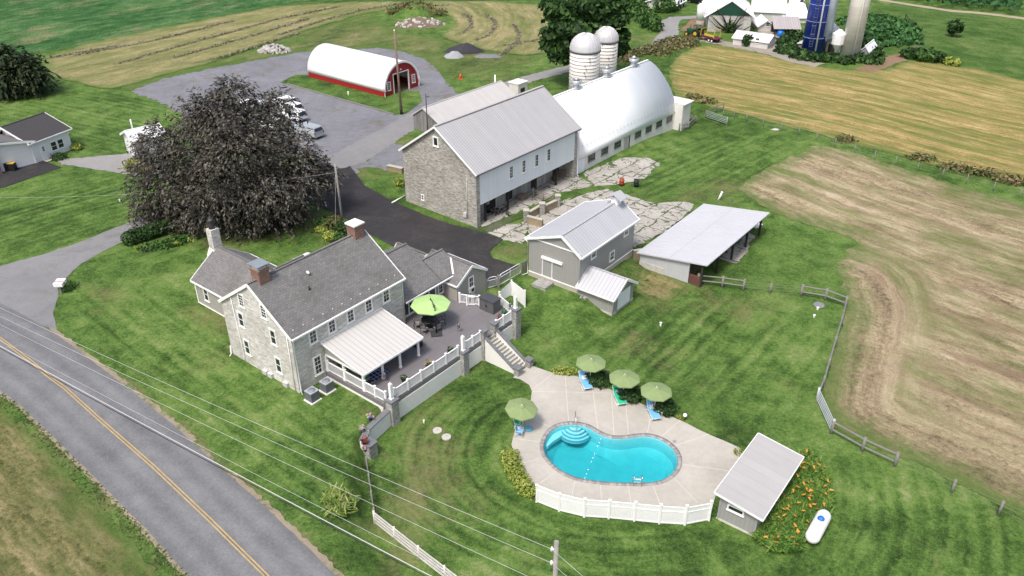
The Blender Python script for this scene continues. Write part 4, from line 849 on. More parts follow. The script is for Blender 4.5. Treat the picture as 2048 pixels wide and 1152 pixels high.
for s0, s1, z1, mt, nm in ((1.1, 2.0, 2.0, WHITE, "stable_door"), (4.4, 5.4, 2.1, DARKW, "stable_door"), (7.4, 8.6, 2.3, DARKW, "stable_door"), (10.2, 11.0, 1.7, OLDW, "stable_door"), (12.3, 13.1, 2.1, DARKW, "stable_door"), (14.4, 15.2, 2.0, OLDW, "stable_door"), (16.8, 18.2, 2.3, DARKW, "stable_door")):
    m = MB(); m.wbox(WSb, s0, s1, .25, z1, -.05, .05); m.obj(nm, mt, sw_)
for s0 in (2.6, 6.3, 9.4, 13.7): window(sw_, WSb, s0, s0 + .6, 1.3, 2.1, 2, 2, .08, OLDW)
for a in (1.9, 6.0, 11.4, 15.6):
    m = MB(); m.box(BF, a - .1, a + .1, .3, .5, .0, 2.65); m.obj("forebay_post", DARKW, barn)
e0, e1, f0, f1 = BF(-.25, -.35, 6.72), BF(Lb + .3, -.35, 6.72), BF(-.25, Wb_ + .35, 6.72), BF(Lb + .3, Wb_ + .35, 6.72); r0, r1 = BF(-.25, 5.95, 10.98), BF(Lb + .3, 5.95, 10.98)
m = MB(); dn = Vector((0, 0, -.14))
for E0, E1 in ((e0, e1), (f0, f1)): m.hexa([E0 + dn, E1 + dn, r1 + dn, r0 + dn, E0, E1, r1, r0])
bro = m.obj("roof", BROOF, barn)
m = MB(); m.bar(r0 + Vector((0, 0, .04)), r1 + Vector((0, 0, .04)), .35, .07); m.obj("ridge_cap", paint("ridge_cap_grey", (.4, .385, .38), .5), bro)
m = MB()
for q in (e0, f0): m.bar(r0 + Vector((0, 0, -.1)) + BF(-.05, 0, 0) - BF(0, 0, 0), q + Vector((0, 0, -.1)) + BF(-.05, 0, 0) - BF(0, 0, 0), .07, .22)
m.obj("rake_trim", WHITE, bro)
m = MB(); m.bar(e0 + Vector((0, 0, -.12)), e1 + Vector((0, 0, -.12)), .13, .13); m.obj("gutter", paint("dark_gutter", (.12, .12, .13), .5), bro)
for s0 in (5.82, 8.18, 10.66, 13.06): window(barn, Wf(BF, .02), s0, s0 + .72, 4.15, 5.74, 2, 4, .09)
window(barn, Wl(BF, 0), 5.62, 6.5, 8.5, 9.7, 1, 1, .16)
window(barn, Wl(BF, 0), 8.55, 9.0, 1.0, 1.75, 1, 2, .1)
m = MB(); m.tube([BF(-.07, 1.4, 5.9), BF(-.07, 1.4, .8)], .035, 6); m.obj("conduit", paint("pale_conduit", (.5, .48, .44)), barn)
m = MB(); m.wbox(Wl(BF, 0), 1.55, 2.0, .9, 1.45, 0, .18); m.obj("meter_box", paint("pale_grey_box", (.5, .5, .5)), barn)
m = MB(); m.tube([BF(Lb + .1, -.3, 6.55), BF(Lb + .05, -.12, 6.2), BF(Lb + .05, -.1, .3), BF(Lb + .1, -.35, .2)], .06, 6); m.obj("downspout", WHITE, barn)
# ------------------------------------------------------------------ arched white barn
WMETAL = lines("white_roof_panels", (.83, .85, .87), (.74, .77, .8), .9, 0, .04, .4, .03, .1)
WBLOCK = paint("whitewashed_block", (.66, .64, .6), .8, .14, 1.0)
arch = thing("arched_barn", "long white barn with a rounded arched roof joined to the stone barn", "barn", BF(32, 5.8, 0))
A0, A1, AV = 19.9, 45.2, 5.8
prof = [(-5.56, 2.1), (-5.42, 2.8), (-5.04, 4.05), (-4.5, 5.2), (-3.78, 6.17), (-2.95, 7.15), (-2.03, 8.02), (-1.25, 8.58), (-.6, 8.9), (0, 9.0)]
prof = prof + [(-a, z) for a, z in prof[-2::-1]]
def shell(F, u0, u1, v0, pf, th, nm, mat, par, smooth=True):
    m = MB(); n = len(pf); R = []
    for u in (u0, u1):
        for k in (0, 1):
            row = []
            for i, (a, z) in enumerate(pf):
                p_, q_ = pf[max(i - 1, 0)], pf[min(i + 1, n - 1)]; d = Vector((q_[0] - p_[0], q_[1] - p_[1])).normalized(); row.append(m.bm.verts.new(F(u, v0 + a + d.y * th * k, z - d.x * th * k)))
            R.append(row)
    o0, i0, o1, i1 = R
    for i in range(n - 1):
        for q in ([o0[i], o0[i + 1], o1[i + 1], o1[i]], [i0[i], i0[i + 1], i1[i + 1], i1[i]]): f = m.bm.faces.new(q); f.smooth = smooth
        m.bm.faces.new([o0[i], o0[i + 1], i0[i + 1], i0[i]]); m.bm.faces.new([o1[i], o1[i + 1], i1[i + 1], i1[i]])
    for i in (0, n - 1): m.bm.faces.new([o0[i], o1[i], i1[i], i0[i]])
    return m.obj(nm, mat, par)
ar = shell(BF, A0, A1 + .25, AV, prof, .12, "arched_roof", WMETAL, arch)
m = MB(); m.bar(BF(A0, AV, 9.12), BF(A1 + .2, AV, 9.12), .3, .04); m.obj("ridge_cap", WHITE, ar)
m = MB()
for i in range(28): u = A0 + .7 + i * .9; q = BF(u, AV - 5.16, 3.98); m.bar(q + BF(0, -.12, 0) - BF(0, 0, 0), q + BF(0, -.12, .1) - BF(0, 0, 0), .2, .05)
for i in range(28):
    u = A0 + .7 + i * .9; q = BF(u, AV - 5.28, 3.6); mm = MB(); mm.bar(q, q + Vector((0, 0, .1)), .12, .06); mm.obj("snow_guard", paint("galvanised", (.42, .45, .46)), ar)
for k, u in enumerate((A0, A1)):
    m = MB(); q = [BF(u, AV - 5.45, -1.2), BF(u, AV - 5.45, 2.1)] + [BF(u, AV + a * .985, z - .06) for a, z in prof] + [BF(u, AV + 5.45, 2.1), BF(u, AV + 5.45, -1.2)]; m.prism(q, BF(-.3, 0, 0) - BF(0, 0, 0)); m.obj("end_wall", WBLOCK, arch)
m = MB(); m.box(BF, A0, A1 - .3, .38, .7, -1.3, 2.35); lw = m.obj("side_wall", WBLOCK, arch)
m = MB(); m.box(BF, A0, A1 - .3, AV * 2 - .7, AV * 2 - .38, -1.3, 2.35); m.obj("side_wall", WBLOCK, arch)
WA = Wf(BF, .38); GREYF = paint("grey_window_frame", (.2, .21, .21), .7)
for px in (1181, 1205, 1230): pass
for s0 in (22.6, 25.7, 28.9, 34.2, 37.1, 40.0, 43.0): window(arch, WA, s0, s0 + 1.7, .95, 1.95, 3, 2, .08, GREYF)
m = MB(); m.wbox(WA, 31.4, 32.5, -.2, 1.95, 0, .05); m.obj("door", paint("weathered_door", (.38, .36, .34), .85, .3, 3), arch)
m = MB(); m.wbox(WA, 32.7, 32.95, -.2, 1.95, 0, .02); m.obj("door_gap", DARKW, arch)
m = MB(); m.wbox(WA, 20.2, 21.8, -.3, 2.0, 0, .05); m.obj("sliding_door", WSIDE, arch)
for u in (27.0, 34.3, 41.4):
    m = MB(); c = BF(u, AV, 9.0); m.lathe(c, [(.62, 0), (.42, .35), (.4, .65)], 14); m.lathe(c + Vector((0, 0, .65)), [(.62, 0), (.72, .12), (.7, .45), (.55, .5)], 14); m.lathe(c + Vector((0, 0, 1.2)), [(.5, 0), (.12, .32), (.0, .36)], 14)
    m.obj("roof_ventilator", paint("galvanised_vent", (.5, .52, .54), .35, .12, 2, .5), arch)
m = MB(); m.box(BF, A1 + .01, A1 + 2.5, -1.0, 3.6, -1.6, 3.5); m.box(BF, A1 + .01, A1 + 2.8, -1.3, 3.9, 3.5, 3.62); m.obj("milk_house_annex", WBLOCK, arch)
m = MB(); m.box(BF, A1 + .03, A1 + 2.48, -1.02, -.9, -1.6, -.3); m.obj("block_base", paint("old_block", (.45, .43, .4), .9, .25, 3), arch)
# ------------------------------------------------------------------ low grey shed behind the stone barn
SF = Fr(PT(828, 257), 50.2); zs_ = tz(SF.o.x, SF.o.y)
shed = thing("long_shed", "long low shed with pale metal roof and weathered board gable behind the stone barn", "shed", SF(8, -2, zs_))
_q = [SF.inv(P(*q, z)) for q, z in (((854.4, 220.8), zs_ + 3.6), ((881, 244.4), zs_ + 2.2), ((999, 166.7), zs_ + 3.6), ((1028, 191.7), zs_ + 2.2))]
OLDG = lines("weathered_grey_boards", (.2, .195, .19), (.06, .055, .05), .26, 0, .16, .9, .45, .4)
gable(shed, SF, 0, 17.6, -5.6, 0, -.3, zs_ + 1.9, zs_ + 2.3, -2.2, zs_ + 3.7, .25, .2, OLDG, lines("pale_metal_roof", (.47, .455, .44), (.38, .37, .36), .7, 0, .06, .5, .08, .2), trim=None)
m = MB(); m.tube([SF(17.2, -1.4, zs_ + 2), SF(17.2, -1.4, zs_ + 4.6)], .12, 8); m.obj("stove_pipe", WHITE, shed)
wh = thing("tank_hut", "small whitewashed block hut behind the long shed", "hut", PT(1040, 190))
hf = Fr(PT(1040, 192), 50); hz = tz(hf.o.x, hf.o.y)
m = MB(); m.box(hf, -1.2, 1.2, -.6, 1.4, hz - .3, hz + 2.3); ho = m.obj("wall", WBLOCK, wh); m = MB(); m.box(hf, -1.3, 1.3, -.7, 1.5, hz + 2.3, hz + 2.42); m.obj("roof", WHITE, wh)
m = MB(); m.wbox(Wf(hf, -.6), -.6, .5, hz + .6, hz + 1.5, 0, .03); m.obj("opening", DARKW, ho)
# ------------------------------------------------------------------ concrete silos with domes
STAVE = lines("white_silo_staves", (.62, .6, .56), (.5, .48, .45), .76, 1, .05, .8, .12, .3)
DOME = lines("grey_dome_panels", (.52, .515, .52), (.42, .415, .42), .5, 0, .06, .4, .06, .2, .2)
def silo(name, label, px, by, topy, cyly, wpx, loc=None):
    b = PT(px, by); zt = ZT((b.x, b.y + 0, b.z), topy); r = (P(px + wpx / 2, by - 40, b.z + 3) - P(px - wpx / 2, by - 40, b.z + 3)).length / 2
    zc = zt - r * 1.0
    s = thing(name, label, "silo", b, 0, "domed silos behind the white barn")
    m = MB(); m.lathe(b, [(r, -.3), (r, zc - b.z)], 40); w_ = m.obj("stave_wall", STAVE, s)
    for i in range(16):
        z = .8 + (zc - b.z - 1.2) * (i / 15) ** 1.12
        m = MB(); m.tube([b + Vector((math.cos(a) * (r + .02), math.sin(a) * (r + .02), z)) for a in np.linspace(0, 2 * math.pi, 41)], .035, 4, False); k = random.random() * 6
        for j in range(3): a = k + j * 2.1; q = b + Vector((math.cos(a) * (r + .06), math.sin(a) * (r + .06), z)); m.bar(q - Vector((0, 0, .12)), q + Vector((0, 0, .12)), .16, .1)
        m.obj("hoop", paint("rust_dark_hoop", (.16, .145, .14), .7), w_)
    m = MB(); m.lathe(Vector((b.x, b.y, zc)), [(r * 1.03, -.25), (r * 1.03, 0)] + [(r * 1.02 * math.cos(t_), r * 1.0 * math.sin(t_)) for t_ in np.linspace(.05, math.pi / 2, 10)], 40); d = m.obj("dome", DOME, s)
    m = MB(); m.lathe(Vector((b.x, b.y, zc)), [(r * 1.045, -.32), (r * 1.045, -.2)], 40); m.obj("rim", paint("dark_rim", (.07, .07, .075), .6), s)
    m = MB()
    for k in range(26):
        a = k * 2 * math.pi / 26; m.tube([Vector((b.x + math.cos(a) * r * 1.03 * math.cos(t_), b.y + math.sin(a) * r * 1.03 * math.cos(t_), zc + r * 1.01 * math.sin(t_))) for t_ in np.linspace(.02, 1.5, 7)], .03, 4, False)
    m.obj("dome_ribs", paint("dome_rib", (.6, .595, .6), .4), d)
    return s
silo("silo", "nearer white stave silo with grey dome in front of the green tree", 1166, 206, 66, 100, 59)
silo("silo", "farther white stave silo with grey dome half hidden behind its twin", 1206, 182, 53, 88, 48)
# ------------------------------------------------------------------ red arched shed
Qb = PT(769.3, 195.4); qz = Qb.z
QF = Fr(Qb, 51.5); RED = lines("barn_red_panels", (.3, .012, .018), (.2, .008, .012), .3, 0, .08, .5, .08, .3); WARC = paint("bright_white_membrane", (.88, .88, .88), .4, .02, .3)
qs = thing("arched_shed", "red shed under a white half round roof with open doorway", "shed", QF(4, 9.5, qz))
W2 = QF.inv(P(843, 173.3, qz))[0] / 2; QL = QF.inv(P(605.5, 157.8, qz))[1]
QW = W2; sk = .95; qh = ZT(QF(QW, 0, qz), 123) - qz - sk
arcp = [(-QW * math.cos(t_), sk + qz + qh * math.sin(t_)) for t_ in np.linspace(0, math.pi, 25)]
SQ = QF.sw()
def QS(u, v, z): return QF(v, u, z)
class _S:
    pass
def shellv(F, u0, u1, v0, pf, th, nm, mat, par): return shell(lambda a, b, z: F(b, a, z), u0, u1, v0, pf, th, nm, mat, par)
shellv(QF, -.12, QL + .1, QW, arcp, .1, "arched_roof", WARC, qs)
shellv(QF, -.2, .1, QW, [(a * 1.02, (z - qz - sk) * 1.025 + qz + sk) for a, z in arcp], .32, "arch_trim", WHITE, qs)
m = MB(); m.box(QF, .03, .2, .05, QL, qz - .3, qz + sk + .05); m.obj("side_skirt", RED, qs); m = MB(); m.box(QF, 2 * QW - .2, 2 * QW - .03, .05, QL, qz - .3, qz + sk + .05); m.obj("side_skirt", RED, qs)
d0, d1, dh = QW - 1.75, QW + 1.75, 3.3
inarc = [(QW + a * .97, (z - qz - sk) * .97 + qz + sk) for a, z in arcp]
def topz(x): s_ = (x - QW) / (QW * .97); return qz + sk + qh * .97 * math.sqrt(max(0, 1 - s_ * s_))
m = MB(); xs = [.08, .5, 1.0, 1.6, d0]; m.prism([QF(x, .1, topz(x)) for x in xs] + [QF(d0, .1, qz - .2), QF(.08, .1, qz - .2)], QF(0, .15, 0) - QF(0, 0, 0)); xs = [d1, 2 * QW - 1.6, 2 * QW - 1.0, 2 * QW - .5, 2 * QW - .08]
m.prism([QF(d1, .1, qz - .2)] + [QF(x, .1, topz(x)) for x in xs] + [QF(2 * QW - .08, .1, qz - .2)], QF(0, .15, 0) - QF(0, 0, 0)); xs = list(np.linspace(d0, d1, 9))
m.prism([QF(x, .1, topz(x)) for x in xs] + [QF(d1, .1, qz + dh), QF(d0, .1, qz + dh)], QF(0, .15, 0) - QF(0, 0, 0)); bmesh.ops.remove_doubles(m.bm, verts=m.bm.verts, dist=.002); m.obj("front_wall", RED, qs)
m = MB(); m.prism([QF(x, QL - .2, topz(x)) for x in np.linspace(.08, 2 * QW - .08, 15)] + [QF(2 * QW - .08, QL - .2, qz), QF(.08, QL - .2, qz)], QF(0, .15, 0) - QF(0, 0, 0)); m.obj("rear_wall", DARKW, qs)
WQ = Wf(QF, .1); m = MB(); m.wbox(WQ, d0 - .14, d0 + .02, qz, qz + dh + .14, -.16, .06); m.wbox(WQ, d1 - .02, d1 + .14, qz, qz + dh + .14, -.16, .06); m.wbox(WQ, d0 + .02, d1 - .02, qz + dh - .01, qz + dh + .14, -.16, .06); m.obj("door_frame", WHITE, qs)
window(qs, WQ, .85, 1.65, qz + .9, qz + 2.35, 3, 4, .12); window(qs, WQ, 2 * QW - 1.65, 2 * QW - .85, qz + .9, qz + 2.35, 3, 4, .12)
m = MB(); m.wbox(WQ, QW - .12, QW + .12, qz + 3.75, qz + 3.95, 0, .12); m.obj("door_lamp", WHITE, qs)
m = MB(); m.box(QF, .1, .16, -.06, .08, qz - .2, qz + sk); m.obj("corner_trim", WHITE, qs); m = MB(); m.box(QF, 2 * QW - .16, 2 * QW - .02, -.06, .08, qz - .2, qz + sk); m.obj("corner_trim", WHITE, qs)
m = MB(); m.box(QF, .1, 2 * QW - .1, .3, QL - .3, qz - .02, qz + .09); m.obj("floor_slab", DIRT, qs)
# ------------------------------------------------------------------ grey barn with cupola and lean-to
GS = lines("grey_vertical_siding", (.3, .295, .28), (.2, .195, .185), .22, 0, .1, .6, .05, .4)
GROOF = lines("pale_blue_grey_metal", (.42, .425, .445), (.25, .255, .27), .42, 0, .12, .42, .06, .4)  # rib shade painted as dark stripes, the ribs are not modelled
gb = thing("grey_barn", "two storey grey barn with pale metal roof, small white cupola and attached lean-to", "barn", GF(5, 3, 0))
gr_ = gable(gb, GF, 0, 10.6, 0, 6.15, -1.2, 4.46, 4.46, 2.06, 5.92, .38, .22, GS, GROOF)
m = MB()
m.box(GF, -.05, 10.64, -.05, 6.2, -1.2, .5); m.obj("foundation", OLDC, gb)
WGa, WGb = Wl(GF, 0), Wf(GF, 0)
m = MB(); m.wbox(WGa, -.02, 6.17, 4.4, 4.52, 0, .06); m.obj("band_trim", WHITE, gb)
m = MB(); m.wbox(WGa, -.06, 6.2, .5, .58, 0, .07); m.obj("band_trim", WHITE, gb)
m = MB(); m.wbox(WGb, -.06, 10.66, .5, .58, 0, .07); m.obj("band_trim", WHITE, gb)
m = MB(); m.wbox(WGa, 3.2, 4.4, .6, 2.62, 0, .05); so_ = m.obj("sliding_door", GS, gb)
m = MB()
for a in (3.16, 4.36): m.wbox(WGa, a, a + .08, .6, 2.62, 0, .075)
m.wbox(WGa, 3.1, 4.5, .58, .66, 0, .08); m.obj("door_trim", WHITE, so_)
m = MB(); m.wbox(WGa, 1.95, 4.5, 2.6, 2.86, 0, .18); m.obj("door_track", WHITE, so_)
for s0, z0 in ((2.1, 2.95), (5.75, 1.08), (8.4, 2.95)): window(gb, WGb, s0, s0 + .95, z0, z0 + 1.12, 2, 2, .13)
for pts_ in ([GF(-.3, -.3, 4.25), GF(-.1, -.08, 4.0), GF(-.1, -.08, .2)], [GF(-.3, 6.35, 4.2), GF(-.12, 6.22, 3.9), GF(-.12, 6.2, .3), GF(-.5, 6.6, .1)]): spout(gb, pts_, .06)
m = MB(); m.bar(GF(-.25, -.45, 4.2), GF(10.85, -.45, 4.2), .13, .13); m.obj("gutter", WHITE, gr_)
m = MB(); m.box(GF, 9.55, 10.35, 1.65, 2.47, 5.5, 6.5); cp = m.obj("cupola", WHITE, gr_)
cpr = [(1.1, 6.38), (2.06, 6.95), (3.02, 6.38)]
m = MB(); m.hexa([GF(9.2, 1.1, 6.35), GF(10.7, 1.1, 6.35), GF(10.7, 2.06, 6.9), GF(9.2, 2.06, 6.9), GF(9.2, 1.1, 6.42), GF(10.7, 1.1, 6.42), GF(10.7, 2.06, 6.98), GF(9.2, 2.06, 6.98)]); m.hexa([GF(9.2, 3.02, 6.35), GF(10.7, 3.02, 6.35), GF(10.7, 2.06, 6.9), GF(9.2, 2.06, 6.9), GF(9.2, 3.02, 6.42), GF(10.7, 3.02, 6.42), GF(10.7, 2.06, 6.98), GF(9.2, 2.06, 6.98)]); m.obj("cupola_roof", GROOF, cp)
lt = gable(gb, GF, -4.15, -.02, -.15, 3.75, -1.7, 1.2, 1.2, 1.8, 2.4, .3, .3, GS, GROOF, swap=True, og1=.0, wall="lean_to_wall", roof="lean_to_roof")
WL_ = Wf(GF, -4.15); m = MB(); m.wbox(WL_, .65, 3.05, -.95, 1.05, 0, .05); m.obj("white_door", WSIDE, gb)
m = MB(); m.wbox(WL_, .5, .65, -1.0, 1.15, 0, .06); m.wbox(WL_, 3.05, 3.2, -1.0, 1.15, 0, .06); m.wbox(WL_, .65, 3.05, 1.05, 1.18, 0, .063); m.obj("door_trim", GS, gb)
spout(gb, [GF(-.5, -4.2, .95), GF(-.22, -4.2, .8), GF(-.22, -4.2, -1.1)], .05)
m = MB(); m.box(GF, -.2, 3.8, -4.2, -.1, -1.7, -.75); m.obj("lean_to_base", OLDC, gb)
m = MB(); m.box(GF, -1.6, -.15, 2.9, 4.6, -.3, .3); m.obj("stone_step", STONEP, gb)
# ------------------------------------------------------------------ open fronted shed
OB = PT(1375, 566); OF = Fr(OB, 52.0); oz = OB.z
OSID = lines("light_grey_siding", (.45, .46, .48), (.32, .33, .345), .25, 0, .1, .5, .05, .4)
osd = thing("open_shed", "open fronted equipment shed with a broad pale lean-to roof beside the grey barn", "shed", OF(7.5, 3, oz))
k_o = (1.75 - 2.57) / 5.8; zr_ = lambda v_: oz + 2.62 + k_o * v_
m = MB(); m.prism([OF(0, 0, oz - .6), OF(0, 5.8, oz - .6), OF(0, 5.8, zr_(5.8) - .1), OF(0, 0, zr_(0) - .1)], OF(.15, 0, 0) - OF(0, 0, 0)); m.obj("end_wall", OSID, osd)
m = MB(); m.prism([OF(15.0, 0, oz - .3), OF(15.0, 5.8, oz - .3), OF(15.0, 5.8, zr_(5.8) - .1), OF(15.0, 0, zr_(0) - .1)], OF(.15, 0, 0) - OF(0, 0, 0)); m.obj("end_wall", OSID, osd)
m = MB(); m.box(OF, .15, 15, 5.6, 5.78, oz - .3, zr_(5.8) - .12); m.obj("rear_wall", OSID, osd)
m = MB(); m.hexa([OF(a, b, zr_(b) - c) for c in (.12, 0) for a, b in ((-.3, -2.05), (15.5, -2.05), (15.5, 6.1), (-.3, 6.1))]); rib_roof(m, OF(-.3, 6.1, zr_(6.1)), OF(15.5, 6.1, zr_(6.1)), OF(-.3, -2.05, zr_(-2.05)), OF(15.5, -2.05, zr_(-2.05)), .75, .04, .03); orf = m.obj("roof", paint("pale_shed_metal", (.47, .475, .5), .45, .05, .4), osd)
m = MB(); m.bar(OF(-.3, 2.3, zr_(2.3) + .012), OF(15.5, 2.3, zr_(2.3) + .012), .07, .02); m.obj("lap_seam", paint("seam_grey", (.4, .41, .43), .5), orf)
for a in (.1, 3.8, 7.5, 11.2, 14.9): m = MB(); m.box(OF, a - .1, a + .1, -1.5, -1.3, oz - .2, zr_(-1.4) - .12); m.obj("post", DARKW, osd)
m = MB(); m.box(OF, .2, 14.9, .5, 5.5, oz - .1, oz + .06); m.obj("bedding", DIRT, osd)
m = MB(); m.bar(OF(.05, -.1, oz + .6), OF(.05, -1.3, oz + .6), .06, 1.1); m.obj("board_panel", lines("red_brown_boards", (.13, .05, .04), (.03, .015, .012), .22, 1, .15, .8, .3), osd)
m = MB(); m.box(OF, -.06, .0, 2.9, 5.8, oz - .1, oz + .75); m.obj("block_base", paint("old_block", (.45, .43, .4), .9, .25, 3), osd)
# ------------------------------------------------------------------ pool side
def pf(px, py, off=.06): q = PT(px, py); return Vector((q.x, q.y, tz(q.x, q.y) + off))
CHROME = paint("steel_tube", (.6, .62, .64), .2, .05, metal=.9)
def fabric(name, c): return paint(name, c, .85, .1, 1.5)
def umbrella(name, label, cat, R_, H_, col, rib_c, pole_c, base=True, n=8, drop=.42, group=None, loc=(0, 0, 0), tilt=0):
    u = thing(name, label, cat, loc, 0, group); m = MB(); c = m.bm.verts.new((0, 0, H_ + drop)); rim = []; mid = []
    for k in range(n * 2):
        a = math.pi * k / n; cr = k % 2 == 0; rr = R_ if cr else R_ * .935
        rim.append(m.bm.verts.new((rr * math.cos(a), rr * math.sin(a), H_ + (0 if cr else .015)))); mid.append(m.bm.verts.new((rr * .5 * math.cos(a), rr * .5 * math.sin(a), H_ + drop * (.56 if cr else .53))))
    N_ = n * 2
    for k in range(N_): m.bm.faces.new([c, mid[k], mid[(k + 1) % N_]]); m.bm.faces.new([mid[k], rim[k], rim[(k + 1) % N_], mid[(k + 1) % N_]])
    ext = [m.bm.verts.new(v.co - Vector((0, 0, .09))) for v in rim]
    for k in range(N_): m.bm.faces.new([rim[k], ext[k], ext[(k + 1) % N_], rim[(k + 1) % N_]])
    cn = m.obj("canopy", col, u, local=True, recalc=False)
    m = MB(); m.lathe((0, 0, H_ + drop - .05), [(.3, -.03), (.28, -.01), (.1, .05), (.0, .06)], 16); m.obj("vent_cap", col, cn, local=True)
    m = MB(); m.tube([(0, 0, 0), (0, 0, H_ + drop + .06)], .03, 8); m.obj("pole", pole_c, u, local=True)
    m = MB()
    for k in range(n): a = 2 * math.pi * k / n; m.tube([(0, 0, H_ + drop - .06), (R_ * .97 * math.cos(a), R_ * .97 * math.sin(a), H_ - .02)], .012, 4)
    m.obj("ribs", rib_c, u, local=True)
    if base: m = MB(); m.lathe((0, 0, 0), [(.32, 0), (.32, .05), (.1, .1), (.05, .3)], 20); m.obj("base", pole_c, u, local=True)
    return u
OLIVE = fabric("sage_canvas", (.2, .265, .115)); LIME = fabric("lime_canvas", (.35, .53, .2)); WHT = paint("white_powder_coat", (.75, .75, .74), .4, .04)
UL = [("sage green pool umbrella between the shrub bed and the first blue lounger", 1182, 726), ("sage green pool umbrella behind the green lounger, middle of the row of three", 1249, 757), ("sage green pool umbrella behind the blue lounger nearest the globe lamp", 1312.5, 783), ("sage green pool umbrella over the chairs at the left edge of the patio", 1039, 815)]
u0 = None
for i, (lb, px, py) in enumerate(UL):
    q = P(px, py, -1 + 2.12); q = Vector((q.x, q.y, tz(q.x, q.y) + .03)); rz = (.2, .35, .3, .05)[i]
    if u0 is None: u0 = umbrella("patio_umbrella", lb, "umbrella", 1.32, 2.1, OLIVE, WHT, WHT, group="sage green umbrellas round the pool"); u0.location = q; u0.rotation_euler = (0, 0, rz)
    else:
        c = dup(u0, q, rz, lb)
        if i == 3: c.rotation_euler = (rad(5), rad(4), rz)
# loungers
def lounger(label, slingc, pad=True):
    t = thing("sun_lounger", label, "sun lounger", group="sun loungers on the patio"); L_, w_ = 2.0, .36
    m = MB()
    for s in (-1, 1):
        m.tube([(0, s * w_, .33), (1.3, s * w_, .33)], .022, 6); m.tube([(1.3, s * w_, .33), (1.95, s * w_, .82)], .022, 6)
        m.tube([(.15, s * w_, .33), (.05, s * w_, 0)], .02, 6); m.tube([(1.15, s * w_, .33), (1.45, s * w_, 0)], .02, 6); m.tube([(.25, s * (w_ + .05), .03), (1.35, s * (w_ + .05), .03)], .018, 6)
    for a, z in ((0, .33), (1.95, .82), (1.3, .33)): m.tube([(a, -w_, z), (a, w_, z)], .02, 6)
    m.tube([(1.55, -w_ - .22, .1), (1.55, w_ + .1, .1)], .018, 6); m.obj("frame", WHT, t, local=True)
    m = MB(); m.hexa([(.02, -w_, .335), (1.3, -w_, .335), (1.3, w_, .335), (.02, w_, .335), (.02, -w_, .355), (1.3, -w_, .355), (1.3, w_, .355), (.02, w_, .355)]); m.obj("seat_sling", slingc, t, local=True)
    m = MB(); m.hexa([(1.31, -w_, .34), (1.94, -w_, .81), (1.94, w_, .81), (1.31, w_, .34), (1.3, -w_, .36), (1.93, -w_, .83), (1.93, w_, .83), (1.3, w_, .36)]); m.obj("back_sling", slingc, t, local=True)
    if pad: m = MB(); m.hexa([(1.22, -.2, .37), (1.55, -.2, .55), (1.55, .2, .55), (1.22, .2, .37), (1.2, -.2, .45), (1.52, -.2, .62), (1.52, .2, .62), (1.2, .2, .45)]); m.obj("cushion", pad, t, local=True)
    return t
BLUE = fabric("sky_blue_sling", (.16, .42, .7)); GRN = fabric("green_sling", (.02, .46, .24)); TEAL = fabric("pale_blue_cushion", (.3, .55, .65)); WCU = fabric("white_towel", (.75, .75, .75))
for lb, col, pd_, foot, head in (("blue sling sun lounger nearest the garden stairs", BLUE, WCU, (1177, 784), (1164, 757)), ("green sling sun lounger with pale blue cushion", GRN, TEAL, (1245, 815), (1232, 787)), ("blue sling sun lounger nearest the white globe lamp", BLUE, WCU, (1313, 845), (1300, 817))):
    a = pf(*foot); b = pf(*head); t_ = lounger(lb, col, pd_); d = b - a; t_.location = a; t_.rotation_euler = (0, 0, math.atan2(d.y, d.x))
for i, (px, py, lb) in enumerate(((1184, 770, "small white side table by the lounger nearest the stairs"), (1253, 803, "small white side table beside the green lounger"), (1322, 831, "small white side table by the lounger nearest the globe lamp"))):
    if i == 0:
        t0 = thing("side_table", lb, "side table", group="white side tables by the loungers"); m = MB()
        m.box(I3, -.22, .22, -.22, -.18, .4, .44); m.box(I3, -.22, .22, .18, .22, .4, .44); m.box(I3, -.22, -.18, -.18, .18, .4, .44); m.box(I3, .18, .22, -.18, .18, .4, .44); m.obj("rim", WHT, t0, local=True)
        m = MB(); m.box(I3, -.18, .18, -.18, .18, .41, .425); m.obj("glass_top", paint("pale_glass", (.5, .53, .53), .15), t0, local=True)
        for a in (-.2, .2):
            for b in (-.2, .2): m = MB(); m.tube([(a, b, 0), (a, b, .4)], .018, 6); m.obj("leg", WHT, t0, local=True)
        t0.location = pf(px, py); t0.rotation_euler = (0, 0, .4)
    else: dup(t0, pf(px, py), .4 + .2 * i, lb)
def patio_chair(label, slingc, cat="chair"):
    t = thing("patio_chair", label, cat, group="sling chairs under the left umbrella"); m = MB()
    for s in (-1, 1):
        m.tube([(.28, s * .28, 0), (.25, s * .28, .62), (-.25, s * .28, .62), (-.32, s * .28, 1.0)], .02, 6); m.tube([(-.3, s * .28, 0), (-.22, s * .28, .42), (-.25, s * .28, .62)], .02, 6)
    m.tube([(.25, -.28, .42), (.25, .28, .42)], .018, 6); m.tube([(-.32, -.28, 1.0), (-.32, .28, 1.0)], .018, 6); m.obj("frame", WHT, t, local=True)
    m = MB(); m.hexa([(-.22, -.26, .4), (.26, -.26, .44), (.26, .26, .44), (-.22, .26, .4), (-.22, -.26, .42), (.26, -.26, .46), (.26, .26, .46), (-.22, .26, .42)]); m.obj("seat_sling", slingc, t, local=True)
    m = MB(); m.hexa([(-.22, -.26, .42), (-.2, -.26, .42), (-.2, .26, .42), (-.22, .26, .42), (-.33, -.26, .98), (-.31, -.26, .98), (-.31, .26, .98), (-.33, .26, .98)]); m.obj("back_sling", slingc, t, local=True)
    return t
